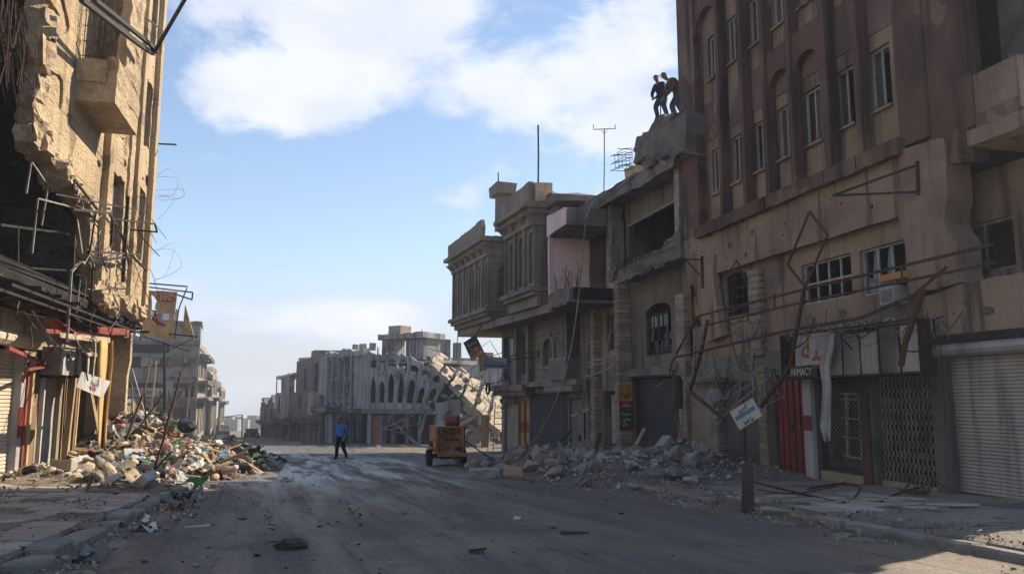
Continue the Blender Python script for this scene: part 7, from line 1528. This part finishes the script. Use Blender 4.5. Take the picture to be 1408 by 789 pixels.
# distant things at the street end
fp = thing('far_lamp_post', 'distant lamp post with a long arm at the end of the street', 'lamp post'); b_ = at(333, 601, 125); fp.location = b_; t_ = at(333, 570, 125) - b_; MB().tube([(0, 0, -.8), t_], .12, 6).build('post', DSTEEL, fp); MB().bar(t_, at(303, 574, 125) - b_, .12).build('arm', DSTEEL, fp)
def far_car(name, label, px, py, d, mat, w=1.8, l=4.2, h=1.5, cab=True):
    b_ = at(px, py, d); e = thing(name, label, 'car' if cab else 'wreck', (b_.x, b_.y, G(b_.x, b_.y)), R(8))
    bm_ = MB().box(-w / 2, w / 2, -l / 2, l / 2, .35, h * .62, jit=.04).build('body', mat, e)
    MB().wall([(-l * .3, h * .62), (l * .28, h * .62), (l * .18, h), (-l * .16, h)], [], -w * .44, w * .44).xf(Matrix(((0, 1, 0, 0), (1, 0, 0, 0), (0, 0, 1, 0), (0, 0, 0, 1)))).build('cabin', mat if not cab else GLASS, e)
    for sx in (-1, 1):
        for sy in (-1, 1): MB().tube([(sx * w * .5 - .1, sy * l * .32, .34), (sx * w * .5 + .1, sy * l * .32, .34)], .34, 10).build('wheel', RUBBER, e)
    for sx in (-.6, .6): MB().box(sx - .15, sx + .15, -l / 2 - .06, -l / 2 - .045, .6, .8).build('headlight', WFRAME, e)
    return e
far_car('parked_truck', 'pale grey vehicle parked at the far end of the left row', 305, 600, 118, T_GREY, 2.0, 5.0, 2.1); far_car('burnt_car', 'black burnt out car beside the far right ruins', 346, 601, 120, RUBBER, 1.9, 4.4, 1.5, False)
for k in range(9):
    d = hr.uniform(260, 420); px = 292 + k * 9 + hr.uniform(-3, 3); b_ = at(px, 592, d); z = G(b_.x, b_.y); w = hr.uniform(6, 14); h = (at(px, hr.uniform(574, 584), d).z - z)
    e = thing('distant_house', 'faint hazy house far beyond the end of the street', 'building', (b_.x, b_.y, z), R(hr.uniform(-20, 20)), 'hazy houses beyond the street'); MB().wall(box2(-w / 2, w / 2, -1, h), [box2(-w * .35 + i * w * .25, -w * .22 + i * w * .25, h * .45, h * .75) for i in range(3)], -.3, .0).build('front_wall', FART, e); MB().box(-w / 2 + .05, w / 2 - .05, .05, 7, -1, h - .1).build('body', FARC, e); MB().box(-w * .2, w * .2, 1, 3, h - .1, h + 1.2).build('roof_room', FARC, e)
# rooftops seen over the fallen slab
rt2 = thing('distant_rooftops', 'distant grey roof with water tanks behind the fallen slab', 'building'); b_ = at(635, 505, 100); rt2.location = (b_.x, b_.y, G(b_.x, b_.y)); zt_ = at(635, 492, 100).z - rt2.location.z
MB().box(-9, 9, 0, 8, -1, zt_).build('body', FARC, rt2)
for x, w, h in ((-4.2, 1.0, 1.4), (-2.6, 1.3, 2.4), (-.8, .9, 2.0), (2.5, 1.8, .8)): MB().box(x, x + w, 1, 2.2, zt_ + .002, zt_ + h).build('water_tank', GREYC, rt2)
MB().tube([(-.5, 1, zt_), (-.3, 1, zt_ + 5), (.6, 1, zt_ + 5.4)], .06, 5).build('aerial', DSTEEL, rt2); MB().tube([(-5, 1, zt_), (-5, 1, zt_ + 3.6)], .05, 5).build('aerial', DSTEEL, rt2)

# ---------------------------------------------------------------- people
def person(name, label, loc, rz, J, top, bottom, hairm, scale=1.0, cap=None, bulk=1.22):
    """J: joint positions; the body is one skinned surface"""
    e = thing(name, label, 'person', loc, rz)
    V = []; E = []; Rr = []; K = []
    def add(p, r, k, par=None):
        V.append(Vector(p)); Rr.append(r); K.append(k); i = len(V) - 1
        if par is not None: E.append((par, i))
        return i
    pel = add(J['pelvis'], (.155, .115), 'b'); ws = add(J['waist'], (.145, .105), 't', pel); ch = add(J['chest'], (.165, .12), 't', ws); nb = add(J['neck'], (.062, .062), 's', ch)
    hd = Vector(J['head']); nk = Vector(J['neck']); up = (hd - nk).normalized()
    h1 = add(hd - up * .055, (.072, .085), 's', nb); h2 = add(hd + up * .03, (.082, .098), 's', h1); h3 = add(hd + up * .095, (.062, .075), 's', h2)
    for sd in 'LR':
        s1 = add(J['sho' + sd], (.072, .072), 't', ch); el = add(J['elb' + sd], (.048, .048), 't', s1); wr_ = add(J['wri' + sd], (.034, .034), 't', el)
        d = (Vector(J['wri' + sd]) - Vector(J['elb' + sd])).normalized(); pm = Vector(J['wri' + sd]) + d * .08; pa = add(pm, (.036, .02), 's', wr_)
        sidev = d.cross(Vector((0, 1, 0))); sidev = sidev.normalized() if sidev.length > .1 else Vector((1, 0, 0))
        for q, (o_, l_) in enumerate(((-.030, .070), (-.010, .082), (.010, .078), (.030, .062))):
            f1 = add(pm + d * .045 + sidev * o_, (.010, .010), 's', pa); add(pm + d * (.045 + l_ * .8) + sidev * o_ + Vector((0, -.03, 0)), (.008, .008), 's', f1)
        t1 = add(pm + sidev * .045 * (-1 if sd == 'L' else 1) - d * .015, (.011, .011), 's', pa); add(pm + sidev * .06 * (-1 if sd == 'L' else 1) + d * .03 + Vector((0, -.02, 0)), (.009, .009), 's', t1)
        hp = add(J['hip' + sd], (.10, .105), 'b', pel); kn = add(J['kne' + sd], (.072, .075), 'b', hp); an = add(J['ank' + sd], (.055, .058), 'b', kn); to = add(J['toe' + sd], (.042, .035), 'f', an)
    me = bpy.data.meshes.new('body'); me.from_pydata(V, E, []); o = bpy.data.objects.new('body', me); COL.objects.link(o)
    sk = o.modifiers.new('skin', 'SKIN'); sk.use_smooth_shade = True
    for i, r in enumerate(Rr): me.skin_vertices[0].data[i].radius = (r[0] * bulk, r[1] * bulk) if K[i] in 'tb' else r
    me.skin_vertices[0].data[0].use_root = True
    o.modifiers.new('sub', 'SUBSURF').levels = 2
    dg = bpy.context.evaluated_depsgraph_get(); bm_ = bpy.data.meshes.new_from_object(o.evaluated_get(dg)); bpy.data.objects.remove(o)
    mats = {'s': SKIN, 't': top, 'b': bottom, 'f': SHOE}; order = ['s', 't', 'b', 'f']; bm_.materials.clear()
    for k in order: bm_.materials.append(mats[k])
    for pl in bm_.polygons:
        c = pl.center; best = None
        for (a, b) in E:
            A, B = V[a], V[b]; ab = B - A; t = max(0, min(1, (c - A).dot(ab) / max(ab.length_squared, 1e-9))); dd = (c - (A + ab * t)).length - .5 * (Rr[a][0] * (1 - t) + Rr[b][0] * t); k = K[b] if t > ((.75 if K[a] == 't' and b == nb else .2) if K[b] in 'sf' else .55) else K[a]
            if K[a] == 'b' and K[b] == 't': k = 'b' if t < .35 else 't'
            if K[a] == 's' and K[b] == 's': k = 's'
            if best is None or dd < best[0]: best = (dd, k)
        pl.material_index = order.index(best[1]); pl.use_smooth = True
    link('body', bm_, None, e)
    # hair, face
    fw = Vector((0, -1, 0)); fw = (Vector(J.get('look', (0, -1, 0)))).normalized(); sdv = fw.cross(Vector((0, 0, 1))).normalized()
    bmh = bmesh.new(); bmesh.ops.create_icosphere(bmh, subdivisions=3, radius=.102)
    for v in bmh.verts: v.co = Vector((v.co.x * .88, v.co.y * 1.02, v.co.z * 1.05)) * (1 + .03 * mnoise.noise(v.co * 40))
    bmesh.ops.delete(bmh, geom=[v for v in bmh.verts if v.co.z < .015 and v.co.dot(fw) > -.03 or v.co.z < -.07], context='VERTS'); mh = bpy.data.meshes.new('hair'); bmh.to_mesh(mh); bmh.free(); mh.materials.append(cap or hairm); ho_ = link('hair' if not cap else 'cap', mh, None, e, True); ho_.location = hd + up * .035 - fw * .008
    if cap: MB().quad(hd + up * .07 + fw * .085 + sdv * .06, hd + up * .06 + fw * .17 + sdv * .05, hd + up * .06 + fw * .17 - sdv * .05, hd + up * .07 + fw * .085 - sdv * .06).build('cap_brim', cap, e)
    MB().bar(hd + fw * .09 + up * .01, hd + fw * .118 - up * .02, .028, .03).build('nose', SKIN, e)
    for q in (-1, 1):
        MB().box(-.012, .012, -.008, .008, -.006, .006).xf(Matrix.Translation(hd + fw * .092 + sdv * .034 * q + up * .022)).build('eye', HAIR, e); MB().box(-.012, .012, -.02, .02, -.03, .03).xf(Matrix.Translation(hd + sdv * .088 * q)).build('ear', SKIN, e)
    MB().box(-.025, .025, -.006, .006, -.005, .005).xf(Matrix.Translation(hd + fw * .093 - up * .05)).build('mouth', T_PINK if False else plain('lips', (.20, .09, .07), .6, 0), e)
    if not cap: MB().bar(hd + fw * .075 - up * .06, hd + fw * .085 - up * .10, .08, .05).build('beard', HAIR, e)
    e.scale = (scale,) * 3; return e
WALK = dict(pelvis=(0, 0, .97), waist=(0, .0, 1.12), chest=(0, .01, 1.36), neck=(0, -.01, 1.53), head=(-.01, -.035, 1.66), look=(-.35, -1, 0), shoL=(-.19, .01, 1.43), elbL=(-.25, .06, 1.15), wriL=(-.24, -.02, .92), shoR=(.19, .01, 1.43), elbR=(.26, .04, 1.16), wriR=(.20, -.06, .95),
            hipL=(-.095, 0, .92), kneL=(-.12, -.12, .51), ankL=(-.13, -.13, .09), toeL=(-.15, -.31, .05), hipR=(.095, 0, .92), kneR=(.13, -.02, .50), ankR=(.16, .27, .15), toeR=(.16, .18, .045))
p = gp(468, 631.5); person('person', 'man in blue knitted sweater and dark trousers walking on the road', (p.x, p.y, G(p.x, p.y) + .01), -YAW - R(14), WALK, BLUEK, TROUS, HAIR, 1.08)
def roof_man(px, py, n, label, top, bottom, lean, sc, cap, side):
    a, z = F2.P(px, py, n); w = F2.W(a, n, z)
    d = Vector((0, -math.sin(lean), math.cos(lean))); P0 = Vector((0, .14, .84)); f_ = lambda t, x=0.0, y=0.0, z=0.0: tuple(P0 + d * t + Vector((x, y, z)))
    J = dict(pelvis=tuple(P0), waist=f_(.15), chest=f_(.40), neck=f_(.57, 0, -.02), head=f_(.68, 0, -.06, .03), look=(-.2, -1, -.3), shoL=f_(.46, -.19), elbL=f_(.40, -.23, -.16, -.26), wriL=f_(.40, -.10, -.28, -.46), shoR=f_(.46, .19), elbR=f_(.38, .23, -.14, -.27), wriR=f_(.38, .06, -.30, -.46),
             hipL=(-.1, .13, .80), kneL=(-.17, -.10, .47), ankL=(-.18, .06, .08), toeL=(-.20, -.10, .04), hipR=(.1, .13, .80), kneR=(.17, -.06, .46), ankR=(.2, .12, .08), toeR=(.22, -.04, .04))
    return person('person', label, w, -YAW - R(78) if side else -YAW - R(48), J, top, bottom, HAIR, sc, cap, 1.42)
m1 = roof_man(909, 163, -.55, 'man in navy jacket and knitted cap stooping on the torn parapet', NAVY, JEANS, R(28), 1.06, NAVY, False)
m2_ = roof_man(931, 163, -.75, 'man in camouflage jacket and peaked cap bending on the torn parapet', CAMO, JEANS, R(44), 1.2, T_BROWN, True)
w = F2.W(*[F2.P(908, 150, -.2)[0], -.2, F2.P(908, 150, -.2)[1]]); tag(MB().bar(w + Vector((0, 0, -.6)), w + Vector((.05, .05, .75)), .035).build('iron_bar', DSTEEL), 'iron bar held upright by the stooping man on the roof', 'bar')
# ---------------------------------------------------------------- air
hz = bpy.data.materials.new('haze_air'); hz.use_nodes = True; nt = hz.node_tree; nt.nodes.clear()
ho = nt.nodes.new('ShaderNodeOutputMaterial'); pv = nt.nodes.new('ShaderNodeVolumePrincipled'); nt.links.new(pv.outputs[0], ho.inputs['Volume'])
pv.inputs['Color'].default_value = (.84, .90, 1.0, 1); pv.inputs['Density'].default_value = 0.0010; pv.inputs['Anisotropy'].default_value = .25
tag(MB().box(-1510, 1510, -125, 1905, -60, 26).build('haze', hz), kind='stuff')
